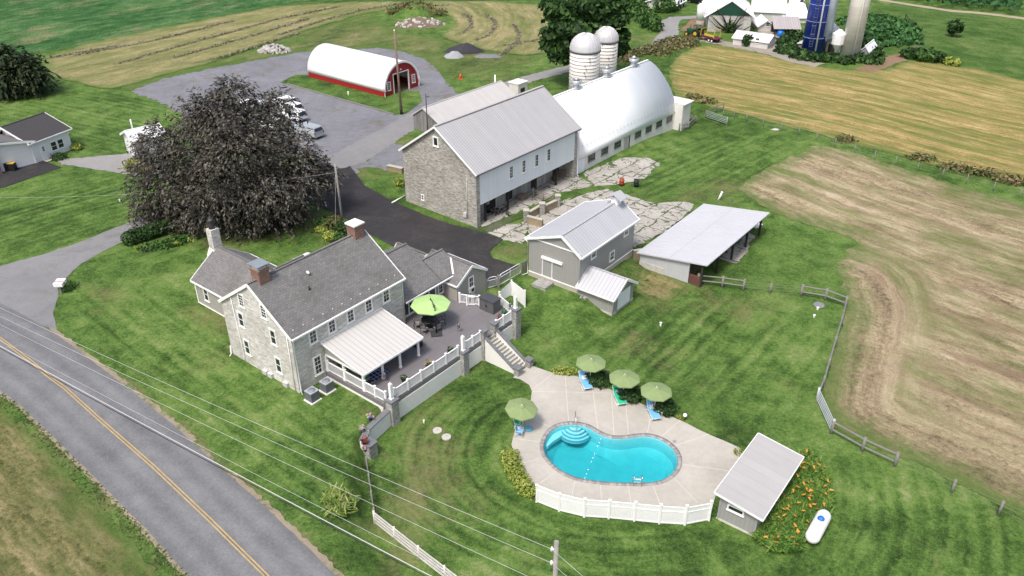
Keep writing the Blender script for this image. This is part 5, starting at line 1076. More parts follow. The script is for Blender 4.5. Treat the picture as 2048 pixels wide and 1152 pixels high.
for lb, col, px, py, rz in (("blue sling patio chair partly under the left umbrella", BLUE, 1050, 843, -2.2), ("green sling patio chair beside the left umbrella", GRN, 1037, 857, -.4), ("blue sling patio chair in front of the green chair", BLUE, 1039, 872, -.2)):
    c = patio_chair(lb, col); c.location = pf(px, py); c.rotation_euler = (0, 0, rz)
m = MB(); m.lathe((0, 0, 0), [(.0, .03), (.3, .03), (.34, .07), (.3, .13), (.0, .15)], 14); o = m.obj("seat_pad", fabric("aqua_pad", (.12, .42, .55)), None, local=True); tag(o, "aqua seat pad lying on the patio by the blue chair", "cushion"); o.location = pf(1057, 860)
# ladder, rail and float rope
m = MB(); a = pf(1150, 842); b = pf(1152, 860)
m.tube([a, a + Vector((0, 0, .95)), a.lerp(b, .2) + Vector((0, 0, 1.05)), b + Vector((0, 0, .3)), b + Vector((0, 0, -.5))], .035, 8); o = m.obj("handrail", CHROME); tag(o, "steel handrail over the pool steps", "handrail")
lad = thing("pool_ladder", "steel pool ladder on the near edge of the pool", "ladder", pf(1275, 972)); d = (pf(1281, 972) - pf(1268, 971)).normalized(); inw = Vector((-d.y, d.x, 0))
for s in (-.3, .3):
    q = pf(1275, 974) + d * s; m = MB(); m.tube([q, q + Vector((0, 0, .75)), q + inw * .3 + Vector((0, 0, .85)), q + inw * .75 + Vector((0, 0, .4)), q + inw * .8 + Vector((0, 0, -1.0))], .032, 8); m.obj("ladder_rail", CHROME, lad)
for z in (-.05, -.35): q = pf(1275, 974) + inw * .79 + Vector((0, 0, z)); m = MB(); m.bar(q - d * .3, q + d * .3, .1, .04); m.obj("tread", WHT, lad)
ra, rb = pf(1203, 874, 0), pf(1168, 960, 0); ra.z = rb.z = ZP - .09; rp = thing("float_rope", "rope with white floats across the pool", "float rope", ra.lerp(rb, .5)); m = MB(); m.tube([ra, rb], .012, 5); m.obj("rope", paint("blue_rope", (.1, .35, .6)), rp)
for i in range(11):
    if i % 4 == 3: continue
    q = ra.lerp(rb, (i + .5) / 11); m = MB(); m.ell(q + Vector((0, 0, .03)), (.045, .045, .04), 8, 6); m.obj("float", WHITE, rp)
sk_ = PT(1349, 884); m = MB(); m.lathe(sk_ + Vector((0, 0, .062)), [(.16, 0), (.16, .015)], 16); tag(m.obj("skimmer_lid", paint("grey_lid", (.25, .25, .25))), "round grey skimmer lid beside the right end of the pool", "lid")
# white vinyl fence
FP = [PT(*q) for q in ((1073, 1004), (1118, 1022), (1168, 1034), (1217, 1037), (1268, 1042), (1318, 1047), (1369, 1050), (1417, 1041))]
vf = thing("vinyl_fence", "white picket privacy fence along the near side of the pool patio", "fence", FP[3])
def vinyl_panel(par, a, b, h_, zb):
    d = (b - a).normalized(); L_ = (b - a).length; m = MB()
    for z in (.12, h_ * .72, h_ - .05): m.bar(Vector((a.x, a.y, zb + z)), Vector((b.x, b.y, zb + z)), .06, .1)
    k = int(L_ / .1)
    for i in range(1, k): q = a.lerp(b, i / k); q.z = zb; m.bar(q + Vector((0, 0, .12)), q + Vector((0, 0, h_ - .1)), .022, .092, d)
    m.obj("fence_panel", WHITE, par)
for i, q in enumerate(FP):
    h_ = (1.55, 1.6, 1.65, 1.65, 1.7, 1.7, 1.75, 1.75)[i]; m = MB(); m.box(lambda a, b, z: q + Vector((a, b, z)), -.07, .07, -.07, .07, -.1, h_ + .08); m.box(lambda a, b, z: q + Vector((a, b, z)), -.1, .1, -.1, .1, h_ + .08, h_ + .13); m.obj("fence_post", WHITE, vf)
    if i: vinyl_panel(vf, FP[i - 1], q, 1.66, (FP[i - 1].z + q.z) / 2)
# pool house
PB = PT(1508, 1073.6); PF_ = Fr(PB, 53.0); pz = PB.z; PSID = lines("pool_house_siding", (.3, .3, .295), (.2, .2, .195), .3, 0, .06, .6, .05, .4)
ph = thing("pool_house", "small grey pool house with pale mono pitch roof at the right end of the patio", "pool house", PF_(3.5, 1.4, pz))
zt_ = lambda v_: pz + 2.15 + .13 * v_
m = MB(); m.prism([PF_(0, 0, pz - .4), PF_(0, 2.75, pz - .4), PF_(0, 2.75, zt_(2.75) - .12), PF_(0, 0, zt_(0) - .12)], PF_(7.0, 0, 0) - PF_(0, 0, 0)); m.obj("wall", PSID, ph)
m = MB(); m.box(PF_, -.03, 7.03, -.03, 2.78, pz - .4, pz + .16); m.obj("base_board", paint("cream_base", (.55, .53, .47)), ph)
m = MB(); m.hexa([PF_(a, b, zt_(b) - c) for c in (.1, 0) for a, b in ((-.3, -.42), (7.35, -.42), (7.35, 3.1), (-.3, 3.1))]); pr_ = m.obj("roof", lines("pale_rolled_roof", (.37, .362, .357), (.31, .303, .3), .9, 0, .05, .7, .08, .2), ph)
m = MB()
for a, b, c, d in ((-.33, -.45, -.33, 3.1), (7.38, -.45, 7.38, 3.1), (-.3, -.45, 7.35, -.45), (-.3, 3.13, 7.35, 3.13)): m.bar(PF_(a, b, zt_(b) - .05), PF_(c, d, zt_(d) - .05), .05, .14)
m.obj("roof_trim", WHITE, pr_)
window(ph, Wl(PF_, 0), .95, 2.15, pz + 1.35, pz + 1.85, 1, 1, .1)
m = MB(); m.wbox(Wl(PF_, 0), 2.6, 2.75, pz, zt_(2.6) - .2, 0, .03); m.wbox(Wl(PF_, 0), -.02, .1, pz, zt_(0) - .14, 0, .03); m.obj("corner_board", PSID, ph)
m = MB(); m.tube([PF_(2.2, -.1, pz + 2.0), PF_(2.2, -.35, pz + 2.0)], .06, 6); m.obj("vent_stub", WHITE, ph)
# propane tank
pa, pb = PT(1622, 1088), PT(1643, 1049); dd = (pb - pa).normalized(); ln_ = (pb - pa).length; tk = thing("propane_tank", "white propane tank with blue dome beside the daylilies", "propane tank", pa.lerp(pb, .5))
m = MB(); r_ = .5; n = 20; rings = []
A0_ = pa + Vector((0, 0, .75)); prof_ = [(-r_ * math.cos(t_), r_ * math.sin(t_)) for t_ in np.linspace(.05, math.pi / 2, 7)]; axisv = dd; sx_ = Vector((-dd.y, dd.x, 0))
seq = [(a, r) for a, r in prof_] + [(ln_ - a_, r) for a_, r in [(p[0], p[1]) for p in prof_[::-1]]]
m.tube([A0_ + axisv * a for a, r in seq], [r for a, r in seq], 22); m.obj("shell", paint("tank_white", (.8, .8, .79), .3, .03), tk)
m = MB(); c = A0_ + dd * (ln_ * .62) + Vector((0, 0, .47)); m.lathe(c, [(.24, 0), (.24, .08), (.17, .18), (0, .22)], 16); m.obj("valve_dome", paint("blue_dome", (.03, .15, .5), .4), tk)
for f in (.2, .8): q = A0_ + dd * (ln_ * f); m = MB(); m.bar(q - sx_ * .35 - Vector((0, 0, .6)), q + sx_ * .35 - Vector((0, 0, .6)), .15, .5); m.obj("foot", WHITE, tk)
# globe lamp, septic lids, pipes
gl_ = thing("globe_lamp", "white globe garden lamp at the edge of the patio", "lamp", PT(1369, 840)); m = MB(); m.tube([gl_.location, gl_.location + Vector((0, 0, .35))], .04, 6); m.obj("stem", paint("black_iron", (.02, .02, .02)), gl_); m = MB(); m.ell(gl_.location + Vector((0, 0, .5)), .17); m.obj("globe", WHITE, gl_)
LIDM = concrete("lid_concrete", (.42, .4, .36))
for px, py, lb in ((875, 862, "round concrete septic lid nearer the deck wall"), (893, 875, "round concrete septic lid nearer the pool")):
    q = PT(px, py); m = MB(); m.lathe(q, [(.38, -.05), (.38, .1), (.34, .13)], 24); o = m.obj("septic_lid", LIDM); tag(o, lb, "septic lid", "septic lids in the pool lawn")
    m = MB(); m.tube([q + Vector((-.08, 0, .13)), q + Vector((0, 0, .22)), q + Vector((.08, 0, .13))], .02, 5); k = m.obj("lid_handle", LIDM, o)
def vent(px, py, h_, lb, r=.06, mat=WHITE, nm="vent_pipe", tip=None):
    q = PT(px, py); m = MB(); e = q + Vector((0, 0, h_)); m.tube([q - Vector((0, 0, .1)), e], r, 8); m.lathe(e, [(r * 1.35, -.02), (r * 1.35, .06), (r * .6, .09)], 10); o = m.obj(nm, mat); tag(o, lb, "pipe"); return o
vent(848, 846, .25, "short white clean out pipe in the lawn by the deck wall"); vent(1321, 652, .35, "small white vent pipe alone on the back lawn", .09); vent(1635, 619, .2, "white cap on the lawn by the oval manhole", .1); vent(1628, 634, .2, "lower white cap on the lawn by the rail fence", .1)
vent(1436, 400, 1.1, "leaning white pipe behind the open shed", .12).rotation_euler = (0, rad(18), 0)
vent(697, 192, .7, "white post in the grass beside the red shed", .1)
q = PT(1638, 610); m = MB(); m.lathe(q, [(.55, -.05), (.55, .06), (.45, .08)], 20); tag(m.obj("manhole_cover", paint("grey_iron", (.2, .2, .21))), "round grey manhole cover in the corner of the rail fence", "manhole")
vent(240, 404, .3, "small white marker on the left lawn", .07)
# ------------------------------------------------------------------ on the deck
def hp(a, b, z=ZD): return HF(a, b, z)
BLK = paint("black_frame", (.015, .015, .016), .45, .2)
du = umbrella("cantilever_umbrella", "lime green cantilever umbrella over the dining table on the deck", "umbrella", 1.82, 2.35, LIME, BLK, BLK, base=False, drop=.4); du.location = hp(13.45, -2.25); du.rotation_euler = (0, 0, .2)
for k in kids(du):
    if k.name.startswith("pole"):
        bpy.data.objects.remove(k)
mast = HF(12.75, -3.45, 0) - HF(13.45, -2.25, 0); mast = Matrix.Rotation(-.2, 3, 'Z') @ Vector((mast.x, mast.y, 0))
m = MB(); m.tube([mast, mast + Vector((0, 0, 3.05))], .05, 8); m.tube([mast + Vector((0, 0, 2.9)), Vector((0, 0, 3.0)), Vector((0, 0, 2.7))], .035, 8); m.tube([mast + Vector((0, 0, 1.9)), mast * .5 + Vector((0, 0, 2.98))], .03, 8); m.obj("mast", BLK, du, local=True)
m = MB(); m.box(lambda a, b, z: mast + Vector((a, b, z)), -.5, .5, -.5, .5, 0, .1); m.obj("weight_base", paint("dark_grey_base", (.045, .045, .05), .6), du, local=True)
tb = thing("dining_table", "round black table under the lime umbrella", "table", hp(13.3, -2.1)); m = MB(); m.lathe(hp(13.3, -2.1), [(.75, .7), (.75, .74), (.0, .745)], 28); m.obj("tabletop", BLK, tb); m = MB(); m.lathe(hp(13.3, -2.1), [(.35, 0), (.1, .1), (.08, .65), (.3, .7)], 16); m.obj("pedestal", BLK, tb)
CUSH = fabric("grey_beige_cushion", (.3, .28, .26)); ch0 = None
def deck_chair(label):
    t = thing("dining_chair", label, "chair", group="black chairs around the deck table"); m = MB()
    for s in (-1, 1):
        m.tube([(.25, s * .26, 0), (.24, s * .26, .44), (.22, s * .27, .64), (-.2, s * .27, .66), (-.3, s * .24, .95)], .022, 6); m.tube([(-.3, s * .24, 0), (-.2, s * .25, .42), (-.22, s * .25, .66)], .022, 6)
    m.tube([(-.3, -.24, .95), (-.33, 0, 1.02), (-.3, .24, .95)], .022, 6)
    for y in (-.12, 0, .12): m.tube([(-.2, y, .45), (-.31, y * 1.1, .98)], .015, 5)
    m.obj("frame", BLK, t, local=True); m = MB(); m.box(I3, -.22, .25, -.25, .25, .4, .5); m.obj("seat_cushion", CUSH, t, local=True, bevel=.03)
    m = MB(); m.hexa([(-.2, -.22, .52), (-.14, -.22, .52), (-.14, .22, .52), (-.2, .22, .52), (-.31, -.22, .9), (-.24, -.22, .9), (-.24, .22, .9), (-.31, .22, .9)]); m.obj("back_cushion", CUSH, t, local=True); return t
for i, (ang, lb) in enumerate(((200, "black chair facing the house at the left of the deck table"), (262, "black chair nearest the umbrella base"), (325, "black chair on the right of the deck table"), (140, "black chair between the table and the sunroom windows"), (60, "black chair on the far side of the deck table"))):
    a = rad(ang + 51.4); q = hp(13.3, -2.1) + Vector((math.cos(a), math.sin(a), 0)) * 1.15
    if ch0 is None: ch0 = deck_chair(lb); ch0.location = q; ch0.rotation_euler = (0, 0, a + math.pi)
    else: dup(ch0, q, a + math.pi, lb)
sb = thing("storage_shed", "dark grey resin storage shed on the deck", "storage shed", hp(18.95, -4.6)); RES = lines("grey_resin", (.1, .1, .105), (.05, .05, .055), .25, 0, .08, .5, .05, .3)
S0 = Fr(HF(18.42, -5.45, 0), 51.4)
m = MB(); m.box(S0, 0, 1.05, 0, 1.72, ZD, ZD + 1.25); m.obj("body", RES, sb); m = MB(); m.hexa([S0(a, b, ZD + z) for z, aa in ((1.25, 0), (1.33, 0)) for a, b in ((-.08, -.06), (1.12, -.06), (1.12, 1.78), (-.08, 1.78))]); m.obj("lid", paint("dark_resin_lid", (.06, .06, .066), .5), sb)
for b in (.84, .9): m = MB(); m.wbox(Wl(S0, 0), b - .03, b + .03, ZD + .55, ZD + .75, 0, .05); m.obj("handle", BLK, sb)
m = MB(); m.wbox(Wl(S0, 0), .865, .875, ZD + .05, ZD + 1.2, 0, .012); m.obj("door_gap", BLK, sb)
# privacy screen and gates by the grey barn
pv_ = thing("privacy_screen", "white vinyl corner screen beside the deck and driveway gate", "screen", PT(1023, 585)); A_, B_, C_ = [P(*q) for q in ((998.5, 596, .5), (1023, 583, .1), (1049.5, 606, -.3))]
for a, b in ((A_, B_), (B_, C_)):
    m = MB(); a2, b2 = a.copy(), b.copy(); zt0 = ZT(B_, 561); m.hexa([Vector((p.x + ox, p.y + ox * .3, z)) for z in (None,) for p in ()] or [Vector((a.x - .02, a.y - .02, a.z - .4)), Vector((b.x - .02, b.y - .02, b.z - .4)), Vector((b.x + .02, b.y + .02, b.z - .4)), Vector((a.x + .02, a.y + .02, a.z - .4)), Vector((a.x - .02, a.y - .02, zt0 - .25)), Vector((b.x - .02, b.y - .02, zt0 - .05)), Vector((b.x + .02, b.y + .02, zt0 - .05)), Vector((a.x + .02, a.y + .02, zt0 - .25))]) if a is A_ else m.hexa([Vector((a.x - .02, a.y - .02, a.z - .4)), Vector((b.x - .02, b.y - .02, b.z - .4)), Vector((b.x + .02, b.y + .02, b.z - .4)), Vector((a.x + .02, a.y + .02, a.z - .4)), Vector((a.x - .02, a.y - .02, zt0 - .05)), Vector((b.x - .02, b.y - .02, zt0 - .3)), Vector((b.x + .02, b.y + .02, zt0 - .3)), Vector((a.x + .02, a.y + .02, zt0 - .05))]); m.obj("vinyl_panel", WHITE, pv_)
for q, dz in ((A_, -.2), (B_, 0), (C_, -.25)): m = MB(); m.box(lambda a, b, z: Vector((q.x + a, q.y + b, z)), -.08, .08, -.08, .08, q.z - .5, zt0 + dz + .06); m.obj("screen_post", WHITE, pv_)
MESH = None
t = T("grey_wire_mesh"); uv = t.uv(); sp_ = t.n("SeparateXYZ", Vector=uv); a1 = t.math('LESS_THAN', t.math('FRACT', t.math('MULTIPLY', sp_.outputs[0], 12)), .3); a2 = t.math('LESS_THAN', t.math('FRACT', t.math('MULTIPLY', sp_.outputs[1], 12)), .3)
al = t.math('MAXIMUM', a1, a2); t.fin((.45, .45, .47), .5, metal=.3); t.link(al, t.b.inputs["Alpha"]); MESH = t.m
def tubegate(name, label, a, b, h_, mid=True):
    g = thing(name, label, "gate", a.lerp(b, .5)); m = MB(); up = Vector((0, 0, 1)); d = (b - a).normalized()
    m.tube([a + up * .1, a + up * (h_ - .25), a + up * (h_ - .07) + d * .1, a + up * h_ + d * .3, b + up * h_ - d * .3, b + up * (h_ - .07) - d * .1, b + up * (h_ - .25), b + up * .1, a + up * .1], .035, 6); m.tube([a + up * (h_ - .32), b + up * (h_ - .32)], .03, 6)
    if mid: m.tube([a.lerp(b, .5) + up * .1, a.lerp(b, .5) + up * h_], .03, 6)
    m.obj("gate_frame", WHITE, g); m = MB(); m.poly([a + up * .12, b + up * .12, b + up * (h_ - .33), a + up * (h_ - .33)]); m.obj("wire_mesh", MESH, g); return g
g0, g1 = P(999.5, 571, .4), P(1040.5, 547, .25); tubegate("driveway_gate", "long white tube gate with wire mesh across the driveway", g0, g1, 1.25)
g2, g3 = P(975.5, 577, .45), P(994, 572.5, .45); tubegate("garden_gate", "small white arched mesh gate between house and driveway gate", g2, g3, 1.2, False)
GPM = lines("weathered_grey_boards", (.2, .195, .19), (.06, .055, .05), .26, 0, .16, .9, .45, .4)
WOOD = paint("weathered_fence_wood", (.19, .18, .168), .9, .3, 4)
for a, lb in ((P(997, 572, .4), "grey square gate post between the two white gates"), (P(972, 578, .45), "grey gate post against the house gable")):
    m = MB(); m.box(lambda x, y, z: a + Vector((x, y, z)), -.12, .12, -.12, .12, -.3, 1.25); tag(m.obj("gate_post", WOOD), lb, "gate post")
bf = thing("board_fence", "short grey slat fence between driveway gate and grey barn", "fence", P(1047, 543, .2)); a, b = P(1042.5, 547, .2), P(1054, 541, .15)
for i in range(5): z = .15 + i * .24; m = MB(); m.bar(a + Vector((0, 0, z)), b + Vector((0, 0, z)), .04, .15); m.obj("slat", WOOD, bf)
for q in (a, b): m = MB(); m.box(lambda x, y, z: q + Vector((x, y, z)), -.07, .07, -.07, .07, -.3, 1.35); m.obj("fence_post", WOOD, bf)
hz_ = hp(19.9, -2.1, .45); hr_ = thing("hose_reel", "black and teal hose reel behind the deck shed", "hose reel", hz_); m = MB(); m.lathe(hz_, [(.3, .15), (.36, .2), (.2, .3), (.2, .5), (.36, .6), (.3, .65)], 16); m.obj("reel", BLK, hr_); m = MB(); m.ell(hz_ + Vector((.25, -.3, .45)), (.28, .25, .25)); m.obj("teal_coil", paint("teal_hose", (.02, .36, .28), .4), hr_)
# grill at the porch corner
gq = hp(10.3, -3.3); gr1 = thing("gas_grill", "black gas grill with steel lid at the end of the porch", "grill", gq); G_ = Fr(gq, 51.4); m = MB(); m.box(G_, -.3, .3, -.55, .55, ZD + .05, ZD + .8); m.obj("cabinet", BLK, gr1); m = MB(); m.prism([G_(-.28, -.4, ZD + .8), G_(.28, -.4, ZD + .8), G_(.26, -.4, ZD + 1.0), G_(0, -.4, ZD + 1.15), G_(-.26, -.4, ZD + 1.0)], G_(0, .8, 0) - G_(0, 0, 0)); m.obj("hood", CHROME, gr1)
for s in (-.6, .6): m = MB(); m.box(G_, -.22, .22, s - .14, s + .14, ZD + .8, ZD + .84); m.obj("side_shelf", CHROME, gr1)
# planters, lanterns, porch furniture
def planter(px, py, z, lb, potc, flw, r=.2, h_=.3, n=46, cat="flower pot", nm="flower_pot"):
    q = P(px, py, z); t = thing(nm, lb, cat, q); m = MB(); m.lathe(q, [(r * .65, 0), (r * .95, h_), (r * 1.05, h_), (r * 1.05, h_ - .04), (r * .9, h_ - .05)], 14); m.obj("pot", potc, t); foliage("plant", flw, [(q.x, q.y, q.z + h_ + r * .6, r * 1.45, r * 1.45, r * 1.1)], n, .12, t); return t
POTR, POTB, POTT, POTD = paint("dark_red_glaze", (.13, .015, .012), .3), paint("blue_glaze", (.02, .05, .3), .25), paint("teal_glaze", (.01, .2, .2), .3), paint("dark_pot", (.03, .03, .03), .5)
planter(776, 812, .6, "dark red pot of pink and white flowers on the garden wall, nearest the deck pillar", POTR, FLW_P)
planter(741, 839, .6, "blue pot of white flowers on the garden wall, second from the deck pillar", POTB, FLW_P)
planter(724, 862, .5, "pot of trailing white flowers on the corner of the garden wall", paint("pale_pot", (.4, .38, .34)), FLW_P)
planter(729, 887, .4, "dark red pot of red flowers on the lower garden wall", POTR, FLW_R, .22)
planter(731, 902, .38, "small dark blue pot of flowers on the wall's end pillar", paint("navy_glaze", (.01, .02, .08), .3), FLW_P, .16, .25)
planter(1008.5, 629, ZD, "teal pot with green leaves by the right railing of the deck", POTT, LEAF_G, .22)
planter(1000, 639, ZD, "pot of red flowers by the right front railing of the deck", POTD, FLW_R, .2, .2)
planter(939, 600, ZD, "dark pot with bushy green plant by the white house door", POTD, LEAF_D, .26)
planter(901, 706, ZD, "dark planter with low plants behind the deck railing", POTD, LEAF_D, .25, .25)
planter(857, 733, ZD, "planter of yellow flowers behind the deck railing", POTD, leafmat("yellow_flowers", [(.04, .1, .02), (.08, .15, .03), (.6, .45, .05), (.6, .25, .2)]), .28, .2)
planter(807, 763, ZD, "dark potted plant at the left end of the front railing", POTD, LEAF_D, .2)
for px, py, z, lb in ((915.5, 664, ZD, "grey hanging lantern on a hook near the middle deck pillar"), (768, 763, ZD, "grey lantern on the deck near the corner pillar"), (1018.5, 622, 1.4, "lantern by the far corner pillar of the deck")):
    q = P(px, py, z); l_ = thing("lantern", lb, "lantern", q); m = MB(); m.tube([q, q + Vector((0, 0, 1.05)), q + Vector((.12, 0, 1.12))], .015, 5); m.obj("hook", BLK, l_); m = MB(); m.lathe(q + Vector((.1, 0, .45)), [(.12, 0), (.15, .06), (.1, .32), (.14, .36), (0, .46)], 10); m.obj("lamp_body", paint("grey_metal_lamp", (.25, .25, .26), .4, metal=.5), l_)
RUG = None
t = T("blue_trellis_rug"); v = t.n("Mapping", Vector=t.uv(), Rotation=(0, 0, rad(45)), Scale=(2.2, 2.2, 1)).outputs[0]; b = t.n("TexBrick", {'offset': 0.0}, Vector=v, Color1=(.015, .03, .11, 1), Color2=(.02, .035, .12, 1), Mortar=(.4, .45, .55, 1), Scale=1.0); b.inputs["Mortar Size"].default_value = .06; b.inputs["Brick Width"].default_value = .8; b.inputs["Row Height"].default_value = .8; RUG = t.fin(b.outputs["Color"], .95)
m = MB(); m.box(HF, 3.4, 6.2, -4.3, -1.6, ZD + .004, ZD + .016); tag(m.obj("rug", RUG), "navy blue trellis pattern rug on the covered porch", "rug")
sf = thing("outdoor_sofa", "dark wicker sofa with green leaf cushions on the porch by the side railing", "sofa", hp(3.8, -3.3)); WICK = paint("dark_wicker", (.03, .025, .02), .8, .3, 6)
m = MB(); m.box(HF, 3.35, 4.1, -4.2, -2.4, ZD + .02, ZD + .38); m.box(HF, 3.3, 3.5, -4.2, -2.4, ZD + .02, ZD + .8); m.obj("frame", WICK, sf); LFC = leafmat("leafy_cushion", [(.03, .1, .06), (.3, .4, .3), (.1, .25, .15)])
PRN = None
t = T("leaf_print_fabric"); n = t.noise(t.obj(), 7, 3, .7, .8); PRN = t.fin(t.ramp(n, [(.42, (.02, .12, .1)), (.5, (.35, .5, .4)), (.58, (.04, .2, .14))]), .9)
for k in range(2): m = MB(); m.box(HF, 3.5, 4.08, -4.15 + k * .88, -3.32 + k * .88, ZD + .38, ZD + .52); m.obj("seat_cushion", PRN, sf, bevel=.04); m = MB(); m.box(HF, 3.5, 3.66, -4.15 + k * .88, -3.32 + k * .88, ZD + .53, ZD + .95); m.obj("back_cushion", PRN, sf, bevel=.04)
for k, (a, b, lb) in enumerate(((5.6, -2.3, "pale cushioned armchair on the porch rug"), (4.4, -.9, "dark armchair by the house wall under the porch roof"))):
    q = Fr(HF(a, b, 0), 51.4 + 160 * (1 - k)); c = thing("armchair", lb, "armchair", hp(a, b)); m = MB(); m.box(q, -.35, .35, -.35, .35, ZD + .02, ZD + .36); m.box(q, -.35, -.2, -.35, .35, ZD + .36, ZD + .85); m.obj("frame", WICK, c); m = MB(); m.box(q, -.2, .33, -.28, .28, ZD + .36, ZD + .5); m.obj("seat_cushion", CUSH, c, bevel=.04)
# air conditioners
acm = paint("grey_louvred_steel", (.2, .21, .23), .5, .1, 3); ACL = lines("ac_louvres", (.16, .17, .19), (.04, .04, .045), .09, 1, .4, .5, .1, .5)
for px, py, lb in ((626, 800, "grey air conditioner nearer the house corner"), (655, 781, "grey air conditioner nearer the porch railing")):
    q = PT(px, py); A = Fr(q, 51.4); z = q.z; t = thing("air_conditioner", lb, "air conditioner", q, 0, "air conditioners beside the house"); m = MB(); m.box(A, -.52, .52, -.52, .52, z - .1, z + .1); m.obj("pad", CONC, t)
    m = MB(); m.box(A, -.42, .42, -.42, .42, z + .1, z + .95); m.obj("cabinet", ACL, t, bevel=.06); m = MB(); m.box(A, -.43, .43, -.43, .43, z + .95, z + 1.0); tp = m.obj("top_cover", paint("pale_ac_top", (.33, .36, .4), .4), t, bevel=.02); m = MB(); m.lathe(A(0, 0, z + 1.0), [(.33, 0), (.33, .02), (.1, .05), (.0, .06)], 20); m.obj("fan_grille", acm, tp)
# white tank end behind the house
tp_ = PT(606, 534); m = MB(); d = HF.u; m.tube([tp_ + d * a + Vector((0, 0, .8)) for a in (-1.3, -1.2, -.9, .9, 1.2, 1.3)], [.1, .4, .55, .55, .4, .1], 16); tag(m.obj("oil_tank", paint("tank_white", (.8, .8, .79))), "white tank lying behind the farmhouse roof", "tank")
# ------------------------------------------------------------------ trees and plants
def trunk(par, base, top, r0, limbs=(), mat=None):
    m = MB(); mid = base.lerp(top, .5) + Vector((.2, .1, 0)); m.tube([base - Vector((0, 0, .4)), base + Vector((0, 0, .3)), mid, top], [r0 * 1.35, r0, r0 * .75, r0 * .35], 10)
    for a, f, e in limbs: s = base.lerp(top, f); m.tube([s, s.lerp(e, .5) + Vector((0, 0, .6)), e], [r0 * .45, r0 * .28, r0 * .06], 6)
    return m.obj("trunk", mat or BARK, par)
# copper beech: strands of drooping leaves
tbse = PT(452, 428); beech = thing("copper_beech", "huge dark purple copper beech with drooping branches beside the drive", "tree", tbse)
Yb = tbse.y
def lobe_at(px, py, dy, rpx, fl=.85):
    c = PY(px, py, Yb + dy); s = (c - Vector((0, 0, CAM_H))).length / FPX; r = rpx * s * .8; return (c.x, c.y, c.z, r, r, r * fl)
LB = [lobe_at(*q) for q in ((440, 245, 1, 80), (520, 258, 3, 52), (365, 305, 0, 82), (470, 315, -3, 95), (555, 312, 0, 66), (335, 372, -2, 78), (430, 395, -5, 80), (535, 390, -4, 78), (612, 352, -1, 52), (655, 352, 0, 25), (405, 222, 1, 40), (520, 205, 4, 26), (600, 300, 0, 36), (305, 422, -2, 36), (578, 238, 3, 24), (465, 186, 2, 40), (560, 205, 4, 27), (505, 430, -5, 45), (390, 440, -4, 45), (315, 290, 3, 42), (640, 335, 2, 24), (575, 420, -3, 40))]
trunk(beech, tbse, tbse + Vector((.4, .3, 9)), .75, [(0, .3 + .05 * i, Vector(l[:3])) for i, l in enumerate(LB)])
def strands(name, mat, lobes, ns, per, size, par, droop=.9, ln=2.2, lump=.2, zmin=0.2):
    C, d = crown_points(lobes, ns, .42, lump); P_, N2, AX = [], [], []
    dirv = d + RNG.normal(0, .35, d.shape) + np.array([.12, -.15, -.05]); dirv /= np.linalg.norm(dirv, axis=1, keepdims=True); Ls = ln * RNG.uniform(.4, 1.25, ns)
    for k in range(per):
        f = (k + .5) / per; q = C + dirv * (Ls * f)[:, None]; q[:, 2] -= droop * (f ** 2) * Ls * .6; P_.append(q + RNG.normal(0, .09, q.shape))
        ax = dirv.copy(); ax[:, 2] -= droop * f * 1.2; AX.append(ax); N2.append(np.tile([0, 0, 1.0], (ns, 1)) + d * .5)
    P_, N2, AX = np.concatenate(P_), np.concatenate(N2), np.concatenate(AX); k = P_[:, 2] > zmin
    V, F_ = leafquads(P_[k] - np.array(ORG[par.name]), N2[k], size, 2.1, .55, AX[k] + RNG.normal(0, .35, AX[k].shape)); return mesh_np(name, V, F_, mat, par)
strands("crown", LEAF_B, LB, 7600, 9, .19, beech, .8, 1.6, .36)
m = MB()
for i in range(26):
    l = LB[i % len(LB)]; c = Vector(l[:3]); s = tbse.lerp(c, .55) + Vector((0, 0, 2)); e = c + Vector((random.uniform(-.8, .8), random.uniform(-.9, .2), random.uniform(-.2, .9))) * l[3]; m.tube([s, s.lerp(e, .6) + Vector((0, 0, .7)), e], [.12, .07, .02], 5)
m.obj("branches", paint("pale_beech_twigs", (.12, .11, .1), .8), beech)
def tree(name, lb, base, lobes, mat, n, size, r0=.3, cat="tree", group=None, shell=.45, limbs=True):
    t = thing(name, lb, cat, base, 0, group); top = Vector((sum(l[0] for l in lobes) / len(lobes), sum(l[1] for l in lobes) / len(lobes), max(l[2] for l in lobes)))
    trunk(t, base, top, r0, [(0, .45, Vector(l[:3])) for l in lobes] if limbs else ()); foliage("crown", mat, lobes, n, size, t, shell, .25, zmin=base.z + .2); return t
b_ = PT(1168, 168); Yt = b_.y
def lb2(px, py, dy, rpx, Y, fl=.9): c = PY(px, py, Y + dy); s = (c - Vector((0, 0, CAM_H))).length / FPX; r = rpx * s; return (c.x, c.y, c.z, r, r, r * fl)
tree("shade_tree", "tall dense green tree behind the two domed silos", b_, [lb2(*q, Yt) for q in ((1125, 20, 0, 36), (1175, 5, 0, 45), (1215, 30, 0, 36), (1110, 75, 0, 28), (1150, 60, -2, 40), (1200, 70, -1, 38), (1230, 90, -1, 24), (1120, 105, -2, 24), (1165, -40, 2, 45), (1205, -20, 2, 35), (1165, 110, -2, 30), (1245, 70, 1, 14))], LEAF_D, 15000, .75, .5)
b_ = PT(10, 186); Yt = b_.y
wl = thing("weeping_tree", "dark weeping tree at the left edge of the lawn", "tree", b_); WL2 = [lb2(*q, Yt) for q in ((15, 135, 0, 38), (48, 145, -1, 28), (-25, 140, 0, 40), (70, 155, -1, 16), (10, 165, -2, 28), (-60, 150, 0, 40))]
